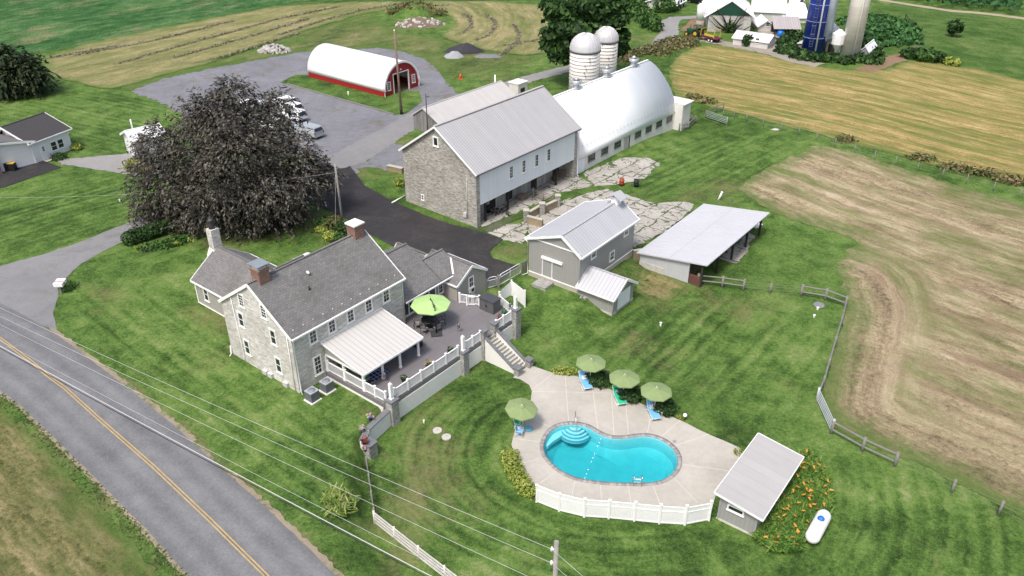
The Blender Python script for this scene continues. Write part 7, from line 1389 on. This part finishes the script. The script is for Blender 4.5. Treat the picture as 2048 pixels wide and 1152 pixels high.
# ------------------------------------------------------------------ vehicles
def vehicle(name, label, cat, a, yaw, L_, w_, prof, roofprof, col, wheels=(.19, .8), wr=.36, glass=(), tail=True, group=None):
    """side profiles run along +x (front); a: ground point under the middle"""
    v = thing(name, label, cat, a, yaw, group); m = MB(); hw = w_ / 2
    n = len(prof); 
    for s in (0,):
        A = [m.bm.verts.new((x * L_ - L_ / 2, -hw, z)) for x, z in prof]; B = [m.bm.verts.new((x * L_ - L_ / 2, hw, z)) for x, z in prof]; m.bm.faces.new(A[::-1]); m.bm.faces.new(B)
        for i in range(n): m.bm.faces.new([A[i], A[(i + 1) % n], B[(i + 1) % n], B[i]])
    body = m.obj("body", col, v, local=True, bevel=.07)
    m = MB(); A = [m.bm.verts.new((x * L_ - L_ / 2, -hw * (.93 if z < 1.25 else .8), z)) for x, z in roofprof]; B = [m.bm.verts.new((x * L_ - L_ / 2, hw * (.93 if z < 1.25 else .8), z)) for x, z in roofprof]; n = len(roofprof); m.bm.faces.new(A[::-1]); m.bm.faces.new(B)
    for i in range(n): m.bm.faces.new([A[i], A[(i + 1) % n], B[(i + 1) % n], B[i]])
    m.obj("cabin", col, v, local=True, bevel=.05)
    CG = paint("car_glass", (.02, .024, .03), .08, .2, spec=.6)
    for q in glass:
        m = MB()
        if len(q) == 4 and not isinstance(q[0], tuple):   # side window x0,x1,z0,z1 both sides
            x0, x1, z0, z1 = q
            for s in (-1, 1):
                y0, y1 = hw * .935 if z0 < 1.25 else hw * .81, hw * .81; k = [Vector((x0 * L_ - L_ / 2, s * (y0 + .012 - (z0 - 1.0) * .12), z0)), Vector((x1 * L_ - L_ / 2, s * (y0 + .012 - (z0 - 1.0) * .12), z0)), Vector((x1 * L_ - L_ / 2 - .08, s * (y1 + .02), z1)), Vector((x0 * L_ - L_ / 2 + .06, s * (y1 + .02), z1))]
                m = MB(); m.slab(k, .03); m.obj("side_window", CG, v, local=True)
        else:
            (x0, z0), (x1, z1) = q; e = .03 if x1 < x0 else -.03
            m.hexa([(x0 * L_ - L_ / 2, -hw * .78, z0), (x0 * L_ - L_ / 2, hw * .78, z0), (x1 * L_ - L_ / 2, hw * .7, z1), (x1 * L_ - L_ / 2, -hw * .7, z1)] + [(x * L_ - L_ / 2 + dx, y, z + .03) for x, y, z, dx in ((x0, -hw * .78, z0, e), (x0, hw * .78, z0, e), (x1, hw * .7, z1, e), (x1, -hw * .7, z1, e))]); m.obj("windscreen", CG, v, local=True)
    for x in wheels:
        for s in (-1, 1):
            m = MB(); c = Vector((x * L_ - L_ / 2, s * (hw - .1), wr)); m.tube([c - Vector((0, .12, 0)), c + Vector((0, .12, 0))], wr, 18); ty = m.obj("wheel", paint("tyre_rubber", (.012, .012, .012), .8), v, local=True)
            m = MB(); m.tube([c + Vector((0, s * .1, 0)), c + Vector((0, s * .135, 0))], wr * .6, 14); m.obj("rim", CHROME, ty, local=True)
    for s in (-1, 1):
        m = MB(); m.box(I3, -L_ / 2 - .01, -L_ / 2 + .12, s * hw * .86 - .09, s * hw * .86 + .09, .85, 1.15); m.obj("tail_light", paint("red_lens", (.35, .01, .01), .3), v, local=True)
        m = MB(); m.box(I3, L_ / 2 - .1, L_ / 2 + .01, s * hw * .75 - .15, s * hw * .75 + .15, .68, .85); m.obj("headlight", paint("clear_lens", (.5, .5, .5), .1), v, local=True)
    m = MB(); m.box(I3, -L_ / 2 - .08, -L_ / 2 + .05, -hw * .9, hw * .9, .42, .6); m.obj("bumper", CHROME, v, local=True)
    return v
WCAR = paint("white_car_paint", (.75, .76, .77), .25, .03); SCAR = paint("silver_car_paint", (.42, .45, .47), .28, .05, metal=.3)
SUVB = [(0, .4), (1, .4), (1, .8), (.97, .95), (.72, 1.05), (.02, 1.08), (0, .9)]; SUVR = [(.02, 1.05), (.7, 1.03), (.58, 1.62), (.5, 1.7), (.1, 1.7), (.05, 1.6)]
PUB = [(0, .5), (1, .5), (1, .95), (.97, 1.1), (.74, 1.18), (0, 1.18)]; PUR = [(.01, 1.15), (.73, 1.15), (.64, 1.72), (.6, 1.78), (.06, 1.8), (.035, 1.74)]
def yawpx(a, b): A_, B_ = PT(*a), PT(*b); return math.atan2(B_.y - A_.y, B_.x - A_.x), A_.lerp(B_, .5)
yw, c = yawpx((643, 279), (585, 262)); vehicle("pickup_truck", "silver pickup truck with a matching bed cap at the edge of the beech", "pickup truck", c, yw, 5.6, 1.95, PUB, PUR, SCAR, (.17, .82), .4, [(.06, .3, 1.28, 1.66), (.36, .46, 1.25, 1.68), (.48, .6, 1.25, 1.68), ((.0, 1.25), (.045, 1.7)), ((.745, 1.2), (.645, 1.7))])
for i, (a, b, lb) in enumerate((((612, 246), (566, 232), "white car parked next to the silver pickup"), ((604, 231), (560, 218), "white car third from the drive in the gravel yard"), ((592, 219), (548, 207), "white car farthest up the row behind the beech"), ((560, 262), (520, 250), "white car deep under the beech beside the pickup's cab"))):
    yw, c = yawpx(a, b); vehicle("parked_car", lb, "car", c, yw, 4.5, 1.8, SUVB, SUVR, WCAR, (.19, .8), .34, [(.1, .34, 1.12, 1.55), (.37, .6, 1.12, 1.55), ((.0, 1.1), (.05, 1.62)), ((.71, 1.06), (.585, 1.62))], group="white cars parked behind the beech")
yw, c = yawpx((490, 226), (520, 212)); vehicle("parked_car", "white car with its nose toward the red shed, farthest left under the beech", "car", c, yw, 4.6, 1.8, SUVB, SUVR, WCAR, (.19, .8), .34, [(.1, .34, 1.12, 1.55), (.37, .6, 1.12, 1.55), ((.0, 1.1), (.05, 1.62)), ((.71, 1.06), (.585, 1.62))], group="white cars parked behind the beech")
yw, c = yawpx((1384, 5), (1400, 7)); vehicle("black_car", "black car at the top edge beside the far farm lane", "car", c, yw, 4.4, 1.8, SUVB, SUVR, paint("black_car_paint", (.012, .012, .014), .25), (.19, .8), .34, [(.1, .6, 1.12, 1.55), ((.71, 1.06), (.585, 1.62))])
# tractor and bale wagon
yw, c = yawpx((1402, 76), (1378, 71)); tr_ = thing("tractor", "green farm tractor parked at the end of the farm track", "tractor", c, yw); TG = paint("tractor_green", (.012, .09, .03), .4); TY = paint("yellow_hub", (.55, .4, .03), .5); RUB = paint("tyre_rubber", (.012, .012, .012), .8)
m = MB(); m.box(I3, .2, 2.0, -.35, .35, .8, 1.5); m.box(I3, -.9, .2, -.5, .5, .7, 1.1); m.obj("body", TG, tr_, local=True, bevel=.08); m = MB(); m.box(I3, -.95, .25, -.6, .6, 2.35, 2.5)
for x in (-.85, .15):
    for y in (-.52, .52): m.box(I3, x - .04, x + .04, y - .04, y + .04, 1.0, 2.35)
m.obj("cab_frame", TG, tr_, local=True)
for x, r, y in ((-.6, .85, .85), (1.6, .5, .75)):
    for s in (-1, 1): m = MB(); q = Vector((x, s * y, r)); m.tube([q - Vector((0, .22, 0)), q + Vector((0, .22, 0))], r, 18); k = m.obj("wheel", RUB, tr_, local=True); m = MB(); m.tube([q - Vector((0, .25, 0)), q + Vector((0, .25, 0))], r * .5, 12); m.obj("rim", TY, k, local=True)
m = MB(); m.tube([(1.2, .2, 1.5), (1.2, .2, 2.3)], .06, 6); m.obj("exhaust", DARKW, tr_, local=True)
yw, c = yawpx((1436, 86), (1406, 78)); wg = thing("bale_wagon", "maroon flat wagon with yellow racks hitched behind the tractor", "wagon", c, yw); MR = paint("maroon_frame", (.12, .02, .04), .6)
m = MB(); m.box(I3, -2.4, 2.2, -1.0, 1.0, .75, .95); m.bar((2.2, 0, .7), (3.4, 0, .6), .12, .12); m.obj("bed", MR, wg, local=True); m = MB()
for x, h_ in ((-1.6, 1.6), (2.0, 1.3)):
    for y in (-.9, .9): m.bar((x, y, .95), (x, y, .95 + h_), .1, .1)
    m.bar((x, -.9, .95 + h_), (x, .9, .95 + h_), .1, .1)
m.bar((-1.6, .9, 1.3), (1.0, .9, 1.3), .25, .3); m.obj("rack", TY, wg, local=True)
for x in (-1.2, -.4):
    for s in (-1, 1): m = MB(); q = Vector((x, s * .9, .38)); m.tube([q - Vector((0, .12, 0)), q + Vector((0, .12, 0))], .38, 14); k = m.obj("wheel", RUB, wg, local=True); m = MB(); m.tube([q - Vector((0, .14, 0)), q + Vector((0, .14, 0))], .2, 10); m.obj("rim", WHITE, k, local=True)
# ------------------------------------------------------------------ cottage and shed on the left
CSID = lines("white_lap_siding", (.74, .75, .76), (.6, .61, .62), .2, 1, .08, .5, .04, .3); DROOF = paint("charcoal_shingles", (.05, .047, .05), .9, .2, 5)
CF = Fr(PT(146, 298), 0); _a = PT(78, 325); CF = Fr(_a, math.degrees(math.atan2(PT(146, 298).y - _a.y, PT(146, 298).x - _a.x))); CL = (PT(146, 298) - _a).length; cz = _a.z
cot = thing("white_cottage", "white cottage with charcoal roof and paired windows at the left edge", "cottage", CF(CL / 2, 3, cz))
cze = ZT(CF(0, 0, cz), 282); gable(cot, CF, -.4, CL, 0, 5.0, cz - .4, cze, cze + .9, 4.4, cze + 1.55, .35, .45, CSID, DROOF, wall="wing_wall", roof="wing_roof")
WC = Wf(CF, 0); window(cot, WC, CL * .42, CL * .42 + 1.0, cz + .75, cz + 2.05, 1, 2, .1); window(cot, WC, CL * .42 + 1.1, CL * .42 + 2.1, cz + .75, cz + 2.05, 1, 2, .1)
m = MB(); m.wbox(WC, .7, 1.6, cz + .1, cz + 2.1, 0, .05); d_ = m.obj("door", WHITE, cot); window(d_, lambda s, z, o: WC(s, z, o + .05), .92, 1.38, cz + 1.2, cz + 1.95, 2, 3, .06)
mw0 = ZT(CF(0, 0, cz), 276); gable(cot, CF, -9.0, .3, -14, -.05, cz - .4, mw0, mw0, -7, mw0 + 3.0, .3, .1, CSID, DROOF, wall="main_wall", roof="main_roof") if False else None
M0 = PT(0, 346); MFa = PT(78, 325); MF = Fr(M0, math.degrees(math.atan2(MFa.y - M0.y, MFa.x - M0.x))); ML = (MFa - M0).length; z1 = ZT(MF(ML, 0, cz), 282); z0 = ZT(MF(0, 0, cz), 275)
m = MB(); m.prism([MF(-8, 0, cz - .4), MF(ML, 0, cz - .4), MF(ML, 0, z1 - .1), MF(0, 0, z1 + .75), MF(-8, 0, z1 + 2.4)], MF(0, 5.5, 0) - MF(0, 0, 0)); m.obj("main_wall", CSID, cot)
m = MB(); m.slab([MF(ML + .25, -.35, z1 + .02), MF(-8, -.35, z1 + 2.52), MF(-8, 6, z1 + 2.52), MF(ML + .25, 6, z1 + .02)], .14); m.obj("main_roof", paint("grey_shingle_plain", (.13, .128, .13), .9, .2, 5), cot)
m = MB(); m.bar(MF(ML + .25, -.38, z1 - .06), MF(-8, -.38, z1 + 2.44), .08, .24); m.obj("rake_trim", WHITE, cot)
m = MB(); m.box(MF, -1.2, .15, -.5, .02, cz - .3, z0 + 2); m.obj("brick_pier", BRICK, cot)
bp = PT(20, 341); bn2 = thing("rubbish_bin", "black rubbish bin with yellow lid against the cottage wall", "bin", bp); BFm = Fr(bp, MF.ang * 1.0)
m = MB(); m.box(BFm, -.9, -.05, -.35, .35, bp.z, bp.z + 1.05); m.obj("bin_body", paint("black_plastic", (.012, .012, .012), .5), bn2); m = MB(); m.box(BFm, -.92, -.03, -.38, .38, bp.z + 1.05, bp.z + 1.12); m.obj("lid", paint("black_plastic", (.012, .012, .012), .5), bn2)
bn3 = thing("rubbish_bin", "black bin with mustard yellow lid, right of the all black one", "bin", bp); m = MB(); m.box(BFm, .05, .9, -.35, .35, bp.z, bp.z + 1.05); m.obj("bin_body", paint("black_plastic", (.012, .012, .012), .5), bn3); m = MB(); m.box(BFm, .03, .92, -.38, .38, bp.z + 1.05, bp.z + 1.12); m.obj("lid", paint("yellow_lid", (.5, .33, .06), .5), bn3)
bn2["label"] = "all black rubbish bin next to the brick pier of the cottage"
WF_ = Fr(PT(276, 318), 42); wz = WF_.o.z; wsd = thing("white_shed", "white shed mostly hidden behind the copper beech", "shed", WF_(3, 2, wz)); wze = ZT(WF_(0, 0, wz), 281); gable(wsd, WF_, 0, 4.2, 0, 4, wz - .3, wze, wze, 2, wze + .9, .3, .3, CSID, WROOF); m = MB(); m.tube([WF_(1.2, 3.2, wze + .6), WF_(1.2, 3.2, wze + 1.9)], .1, 8); m.obj("flue", WHITE, wsd)
# mailbox and signboard by the road
mq = PT(124, 588); mb_ = thing("mailbox", "white mailboxes with red flag panel on a post by the driveway mouth", "mailbox", mq); m = MB(); m.box(lambda a, b, z: mq + Vector((a, b, z)), -.08, .08, -.08, .08, -.2, 1.05); m.obj("post", WOOD, mb_)
for dz, dy, nm in ((.95, -.05, "lower_box"), (1.0, .55, "upper_box")):
    m = MB(); m.box(lambda a, b, z: mq + Vector((a, b, z)), -.45, .45, dy - .2, dy + .2, dz, dz + .36); m.obj(nm, WHITE, mb_, bevel=.08)
m = MB(); m.box(lambda a, b, z: mq + Vector((a, b, z)), -.4, .4, .16, .34, .98, 1.25); m.obj("red_panel", paint("mail_red", (.35, .04, .05), .5), mb_)
# ------------------------------------------------------------------ poles and wires
POLEW = paint("brown_pole_wood", (.2, .135, .1), .9, .25, 3); POLEG = paint("grey_pole_wood", (.26, .245, .23), .9, .25, 3)
def pole(label, base, topz, r, mat, lean=(0, 0), name="utility_pole"):
    t = thing(name, label, "utility pole", base); tp = Vector((base.x + lean[0], base.y + lean[1], topz)); m = MB(); m.tube([base - Vector((0, 0, .5)), base.lerp(tp, .5), tp], [r, r * .88, r * .72], 10); m.obj("shaft", mat, t); return t, tp
b = PT(803, 229); z = ZT(b, 62); po1, t1 = pole("tall brown utility pole in front of the red arched shed", b, z, .2, POLEW, (-.15, 0)); m = MB(); m.lathe(t1, [(.1, 0), (.12, .12), (.06, .2)], 8); m.obj("insulator", WHITE, po1); m = MB(); m.lathe(b, [(.23, 0), (.23, 1.4)], 10); m.obj("dark_butt", DARKW, po1)
b = PT(856, 270); z = ZT(b, 187); po2, t2 = pole("thin dark pole with small crossarm by the long shed", b, z, .09, paint("dark_pole", (.06, .055, .05), .8)); m = MB(); m.bar(t2 - Vector((.1, 0, .5)), t2 + Vector((.5, .1, -.5)), .08, .08); m.obj("crossarm", DARKW, po2)
b = PT(686, 449); z = ZT(b, 328); po3, t3 = pole("leaning grey utility pole between mulch bed and asphalt drive", b, z, .14, POLEG, (-.1, 0))
pz_ = 10.2; bt = P(1113, 1083, pz_); po4, t4 = pole("grey utility pole at the bottom edge with two white insulators", Vector((bt.x, bt.y, -.9)), pz_, .17, POLEG)
def wire(name, label, a, b, sag, r, mat, n=24):
    m = MB(); m.tube([a.lerp(b, i / n) - Vector((0, 0, sag * 4 * (i / n) * (1 - i / n))) for i in range(n + 1)], r, 5); return tag(m.obj(name, mat), label, "wire", "overhead wires along the road" if r < .03 else None)
WIREM = paint("bright_aluminium_wire", (.5, .5, .5), .4, .05, metal=.2); CABL = paint("bright_cable", (.5, .5, .51), .35, .05); CABD = paint("black_cable", (.015, .015, .015), .6)
i1, i2 = t4 - Vector((.22, 0, .55)), t4 - Vector((.22, 0, 1.55))
for q in (i1, i2): m = MB(); m.tube([q - Vector((.0, .0, .12)), q + Vector((0, 0, .14))], [.09, .05], 8); m.bar(q, q + Vector((.22, 0, 0)), .06, .06); m.obj("insulator", WHITE, po4)
def toleft(px0, py0, px1, py1, z0, z1, ext=1.35): A_ = P(px0, py0, z0); B_ = P(px1, py1, z1); return A_, A_ + (B_ - A_) * ext
a, b = i1, P(0, 609, 9.6); b = a + (b - a) * 1.3; wire("overhead_wire", "topmost thin wire from the bottom pole across the lawn", a, b, .5, .011, WIREM)
a, b = i2, P(0, 626, 8.7); b = a + (b - a) * 1.3; wire("overhead_wire", "second thin wire from the bottom pole across the lawn", a, b, .5, .011, WIREM)
a, b = P(1065, 1152, 7.6), P(0, 643, 8.1); d = b - a; wire("overhead_wire", "third thin wire down across the front lawn and road", a - d * .15, b + d * .3, .5, .011, WIREM)
a, b = P(920, 1152, 6.8), P(0, 676, 7.4); d = b - a; wire("overhead_wire", "lowest thin wire above the thick cable", a - d * .15, b + d * .3, .4, .01, WIREM)
a, b = P(868, 1152, 6.2), P(0, 688, 6.8); d = b - a; a2, b2 = a - d * .15, b + d * .3; wire("thick_cable", "thick bright cable over the road", a2, b2, .35, .026, CABL); wire("thick_cable", "black cable strapped just below the bright one over the road", a2 - Vector((0, 0, .22)), b2 - Vector((0, 0, .22)), .4, .024, CABD)
wire("overhead_wire", "wire running from the bottom pole off the lower right edge", i1, i1 + Vector((6, -6, -.8)), .1, .011, WIREM); wire("overhead_wire", "lower wire running from the bottom pole off the lower right edge", i2, i2 + Vector((6, -6, -.8)), .1, .011, WIREM)
a, b = t3 - Vector((0, 0, 1.0)), P(0, 385, 6.0); wire("service_wire", "white service wire from the grey pole through the beech to the left edge", a, a + (b - a) * 1.2, 1.1, .009, WIREM)
wire("guy_wire", "guy wire of the tall brown pole", t1 - Vector((0, 0, .6)), PT(818, 122), 0, .01, WIREM); wire("service_wire", "wire down the side of the leaning grey pole", t3 - Vector((0, 0, .4)), PT(671, 462), .0, .015, WIREM)
# ------------------------------------------------------------------ fences
def railfence(name, label, pxs, rails, hh=1.25, pr=.09, mat=WOOD, rr=.05, plank=None, railm=None):
    ps = pts(*pxs); t = thing(name, label, "fence", ps[len(ps) // 2])
    for q in ps: m = MB(); m.tube([q - Vector((0, 0, .3)), q + Vector((0, 0, hh))], pr, 7); m.obj("fence_post", mat, t)
    for z in rails:
        for a, b in zip(ps, ps[1:]):
            m = MB(); up = Vector((0, 0, z))
            if plank: m.bar(a + up, b + up, .04, plank)
            else: m.tube([a + up, b + up], rr, 5)
            m.obj("rail", railm or mat, t)
    return t
railfence("rail_fence", "grey two rail fence beside the open shed", ((1395, 570), (1444, 575), (1486, 581)), (.55, 1.15), 1.35, .12, WOOD, .08)
railfence("wire_fence", "thin wire fence between the shed rail fence and the corner rail fence", ((1486, 581), (1540, 586), (1602, 592)), (.4, .75, 1.05), 1.2, .1, WOOD, .012)
railfence("rail_fence", "grey rail fence across the corner by the manhole", ((1602, 592), (1650, 600), (1690, 615)), (.5, 1.15), 1.35, .12, WOOD, .09)
railfence("rail_fence", "long single rail fence running down the edge of the tan field", ((1690, 615), (1680, 655), (1668, 695), (1655, 740), (1645, 775), (1633, 803)), (1.0,), 1.25, .1, WOOD, .08)
railfence("pipe_gate", "silver five bar gate at the bend of the tan field fence", ((1633, 803), (1662, 867)), (.25, .5, .75, 1.0, 1.25), 1.45, .11, paint("galvanised_gate", (.5, .52, .53), .35, .08, metal=.3), .045)
railfence("rail_fence", "grey two rail fence below the silver gate", ((1662, 867), (1724, 902), (1789, 932)), (.45, 1.15), 1.35, .13, WOOD, .08)
railfence("wire_fence", "wire fence with lone posts toward the bottom right corner", ((1789, 932), (1903, 985), (1997, 1028), (2100, 1075)), (.4, .8, 1.1), 1.25, .1, WOOD, .008)
railfence("wire_fence", "long wire fence along the gold field", ((1446, 232), (1468, 236), (1492, 243), (1525, 252), (1562, 262), (1597, 270), (1632, 281), (1669, 293), (1708, 306), (1748, 319), (1790, 330), (1834, 342), (1884, 355), (1932, 368), (1986, 382), (2038, 396), (2100, 412)), (.45, .8, 1.15), 1.3, .06, WOOD, .008)
railfence("pipe_gate", "grey green pipe gate panel leaning out by the annex of the white barn", ((1411, 236), (1453, 250)), (.25, .5, .75, 1.0, 1.2), 1.3, .08, paint("dull_green_gate", (.24, .29, .28), .5, .1), .05); railfence("rail_fence", "short dark rail fence from the pipe gate to the gold field", ((1411, 236), (1432, 226), (1446, 222)), (.6, 1.1), 1.3, .09, paint("dark_rail", (.12, .12, .11), .8), .05)
railfence("rail_fence", "old wooden pen rails at the end of the white barn", ((1358, 262), (1376, 258), (1390, 246), (1366, 236)), (.4, .9), 1.2, .12, WOOD, .09)
railfence("slat_fence", "dark low rail fence from the garden wall pillar toward the road", ((735, 938), (740, 972), (745, 1006), (750, 1040)), (.35, .75, 1.1), 1.2, .07, WOOD, .05, .13)
railfence("board_fence", "whitewashed four board fence running down to the bottom edge", ((750, 1048), (790, 1080), (838, 1118), (890, 1158), (960, 1212)), (.2, .5, .8, 1.1), 1.25, .08, paint("whitewashed_board", (.55, .53, .49), .85, .2, 2), .05, .17)
# ------------------------------------------------------------------ barnyard things
def blockwall(name, label, segs, z1, w_=.3):
    t = thing(name, label, "wall", PT(*segs[0][0]))
    for a, b in segs: A_, B_ = PT(*a), PT(*b); m = MB(); m.bar(Vector((A_.x, A_.y, (A_.z + z1) / 2 - .2)), Vector((B_.x, B_.y, (A_.z + z1) / 2 - .2)), w_, z1 - A_.z + .4); m.obj("wall", paint("stained_concrete", (.27, .22, .14), .9, .3, 1.5), t); m = MB(); m.bar(Vector((A_.x, A_.y, z1 + .03)), Vector((B_.x, B_.y, z1 + .03)), w_ + .1, .1); m.obj("coping", OLDC, t)
    return t
bw = blockwall("yard_trough", "stained concrete trough walls in the barnyard", (((1055, 447), (1085, 455)), ((1056, 440), (1081, 425)), ((1087, 427), (1116, 413))), .95)
for px, py in ((1052, 443), (1084, 429), (1115, 413)): q = PT(px, py); m = MB(); m.box(lambda a, b, z: q + Vector((a, b, z)), -.3, .3, -.3, .3, -.2, 1.45); o = m.obj("pier", STONEP, bw); m = MB(); m.box(lambda a, b, z: q + Vector((a, b, z)), -.36, .36, -.36, .36, 1.45, 1.55); m.obj("pier_cap", OLDC, o)
railfence("pipe_gate", "rusty pipe gate between the forebay and the barnyard piers", ((1066, 396), (1087, 403), (1106, 408)), (.25, .5, .75, 1.0, 1.2), 1.3, .07, paint("rusty_pipe", (.2, .17, .15), .7, .2, 3, .3), .04)
def drum(px, py, lb, c): q = PT(px, py); m = MB(); m.lathe(q, [(.32, 0), (.32, .3), (.34, .32), (.32, .34), (.32, .62), (.34, .64), (.32, .66), (.32, .95), (.28, .95), (.28, .9)], 18); return tag(m.obj("oil_drum", paint("drum_" + lb.split()[0], c, .6, .2, 4)), lb, "drum")
drum(1243, 371, "red rusty drum on the grass beyond the barnyard", (.28, .05, .02)); drum(1272, 373, "black drum lying near the red drum", (.015, .015, .02))
def pallets(px, py, lb, n, ang=50): q = PT(px, py); F = Fr(q, ang); t = thing("pallet_stack", lb, "pallets", q); [(lambda m: ([m.box(F, -.6, .6, -.55 + j * .28, -.35 + j * .28, q.z + i * .15 + .08, q.z + i * .15 + .11) for j in range(4)], [m.box(F, -.6 + j * .56, -.5 + j * .56, -.55, .5, q.z + i * .15, q.z + i * .15 + .08) for j in range(3)], m.obj("pallet", paint("pallet_wood", (.26, .2, .15), .9, .3, 4), t)))(MB()) for i in range(n)]; return t
pallets(1122, 352, "stack of wooden pallets under the far end of the forebay", 6); pallets(1044, 398, "low stack of pallets beside the forebay posts", 4)
jk = thing("junk_heap", "heap of dark scrap under the near end of the forebay", "scrap", PT(996, 428)); m = MB()
for i in range(26): q = PT(996 + random.uniform(-13, 22), 427 - random.uniform(-7, 9)); m.rock(q + Vector((0, 0, random.uniform(.05, .4))), random.uniform(.12, .32))
m.obj("scrap", paint("dark_scrap", (.06, .05, .045), .9, .5, 3), jk)
q = PT(1106, 363); m = MB(); m.tube([q + Vector((0, 0, .4)), q + Vector((.18, .1, .4))], .4, 16); tag(m.obj("old_wheel", paint("rusty_wheel", (.14, .09, .06), .9)), "old round wheel leaning by the forebay wall", "wheel")
q = PT(976, 425); m = MB(); m.lathe(q, [(.3, 0), (.32, .5), (.3, .95), (0, .97)], 14); tag(m.obj("black_barrel", paint("black_plastic", (.012, .012, .012), .5)), "black barrel by the first forebay post", "barrel")
m = MB(); a, b = PT(784, 407), PT(810, 393); m.tube([a + Vector((0, 0, .1)), b + Vector((0, 0, .12))], .09, 8); tag(m.obj("drain_pipe", WHITE), "white drain pipe on the grass at the stone barn corner", "pipe")
gw2 = blockwall("ramp_wall", "low old stone wall at the back corner of the stone barn", (((776, 340), (806, 347)),), tz(*PT(790, 343)[:2]) + .7, .5)
# cone, posts, kerb line of the gravel yard
q = PT(921, 157); cn = thing("traffic_cone", "orange traffic cone on the grass beyond the long shed", "traffic cone", q); m = MB(); m.lathe(q, [(.3, .05), (.06, .85), (.0, .86)], 14); m.obj("cone", paint("cone_orange", (.75, .1, .02), .5), cn); m = MB(); m.box(lambda a, b, z: q + Vector((a, b, z)), -.35, .35, -.35, .35, 0, .05); m.obj("foot", paint("cone_orange", (.75, .1, .02), .5), cn)
for i, (a, b) in enumerate((((575, 169), (640, 188)), ((640, 188), (715, 209)), ((715, 209), (788, 230)))): A_, B_ = PT(*a), PT(*b); m = MB(); m.bar(A_ + Vector((0, 0, .12)), B_ + Vector((0, 0, .12)), .2, .2); tag(m.obj("timber_kerb", WOOD), ("timber kerb of the gravel yard, third nearest the beech", "middle timber of the gravel yard kerb", "timber of the gravel yard kerb nearest the brown pole")[i], "kerb timber", "timbers edging the gravel yard")
# heaps
def heap(name, label, cat, px, py, rx, ry, hz, mat, rocks=0, rmat=None, rr=(.2, .6), cone=True):
    q = PT(px, py); t = thing(name, label, cat, q); n = 28; k = 9; m = MB()
    if cone:
        R_ = []
        for i in range(k + 1):
            f = i / k; ring = []
            for j in range(n): a = 2 * math.pi * j / n; w_ = 1 + .22 * mnoise.noise(Vector((math.cos(a) * 2 + px, math.sin(a) * 2, f * 2))); ring.append(m.bm.verts.new(q + Vector((math.cos(a) * rx * (1 - f) * w_, math.sin(a) * ry * (1 - f) * w_, hz * (1 - (1 - f) ** 1.7) * (1 + .25 * mnoise.noise(Vector((math.cos(a) * 3 * (1 - f), math.sin(a) * 3 * (1 - f), px)))) - .05))))
            R_.append(ring)
        for a, b in zip(R_, R_[1:]):
            for j in range(n): f = m.bm.faces.new([a[j], a[(j + 1) % n], b[(j + 1) % n], b[j]]); f.smooth = True
        m.obj("mound", mat, t)
    if 0 < rocks < 30:
        for i in range(rocks): a, f = random.random() * 6.28, math.sqrt(random.random()); m = MB(); m.rock(q + Vector((math.cos(a) * rx * f, math.sin(a) * ry * f, hz * .4)), random.uniform(*rr)); m.obj('scrap_piece', rmat or mat, t)
    elif rocks:
        m = MB()
        for i in range(rocks): a, f = random.random() * 6.28, math.sqrt(random.random()); m.rock(q + Vector((math.cos(a) * rx * f, math.sin(a) * ry * f, max(.05, hz * (1 - f ** 1.6)) * random.uniform(.7, 1.0))), random.uniform(*rr))
        m.obj("stones", rmat or mat, t)
    return t
RUBB = paint("pale_rubble", (.4, .38, .36), .9, .5, 1.2); heap("stone_heap", "heap of pale broken stones at the edge of the gravel yard", "stone pile", 550, 103, 3.3, 2.2, 1.5, RUBB, 150, RUBB, (.2, .5), False)
heap("gravel_heap", "long heap of dark crushed stone behind the red shed", "gravel pile", 929, 103, 4.2, 2.4, 1.5, loose("dark_stone_heap", (.045, .042, .05), .35), 40, loose("dark_stone_heap2", (.07, .065, .07), .35), (.1, .25)); heap("gravel_heap", "small pale cone of gravel in front of the dark stone heap", "gravel pile", 908, 114, 2.0, 1.5, 1.2, loose("pale_gravel_heap", (.3, .31, .33), .12)); heap("gravel_heap", "flat grey gravel heap at the right of the dark stone heap", "gravel pile", 976, 113, 3.0, 1.6, .5, loose("grey_gravel_heap", (.19, .185, .195), .25))
heap("brush_heap", "heap of rubble and brush in the green patch of the hay field", "brush pile", 840, 50, 5.5, 3.0, 1.7, loose("rubble_earth", (.16, .12, .09), .4), 110, RUBB, (.28, .6)); heap("brush_heap", "overgrown earth mound behind the rubble heap", "mound", 835, 30, 6.0, 4.0, 2.4, LAWN); q = PT(830, 28); foliage("mound_weeds", WEED, [(q.x, q.y, q.z + 1.8, 4.5, 3.0, 1.0), (q.x - 5, q.y, q.z + .8, 2, 2, .8), (q.x + 5, q.y - 2, q.z + .9, 2.5, 2, .8)], 1500, .35); bpy.data.objects["mound_weeds"]["label"] = "brown and green weeds on the overgrown mound"; bpy.data.objects["mound_weeds"]["category"] = "weeds"; bpy.data.objects["mound_weeds"]["kind"] = "stuff"
q = PT(1500, 243); heap("flat_stone", "small flat stone beside the wire fence of the gold field", "stone", 1551, 259, .7, .4, .25, RUBB)
q = PT(1510, 466); heap("scrap_heap", "white scraps at the far corner of the open shed", "scrap", 1512, 452, .7, .5, .3, RUBB, 26, WHITE, (.2, .34), False)
pt_ = thing("loose_stones", "little group of weathered stones by the grey barn's front corner", "stones", PT(1168, 592))
for i in range(7): m = MB(); m.rock(PT(1168 + random.uniform(-6, 8), 594 + random.uniform(-4, 5)) + Vector((0, 0, .1)), random.uniform(.15, .35)); m.obj("stone", STONEP, pt_)
kw = blockwall("kerb_wall", "dark low block wall between grey barn and open shed", (((1266, 515), (1282, 522)),), .6, .3)
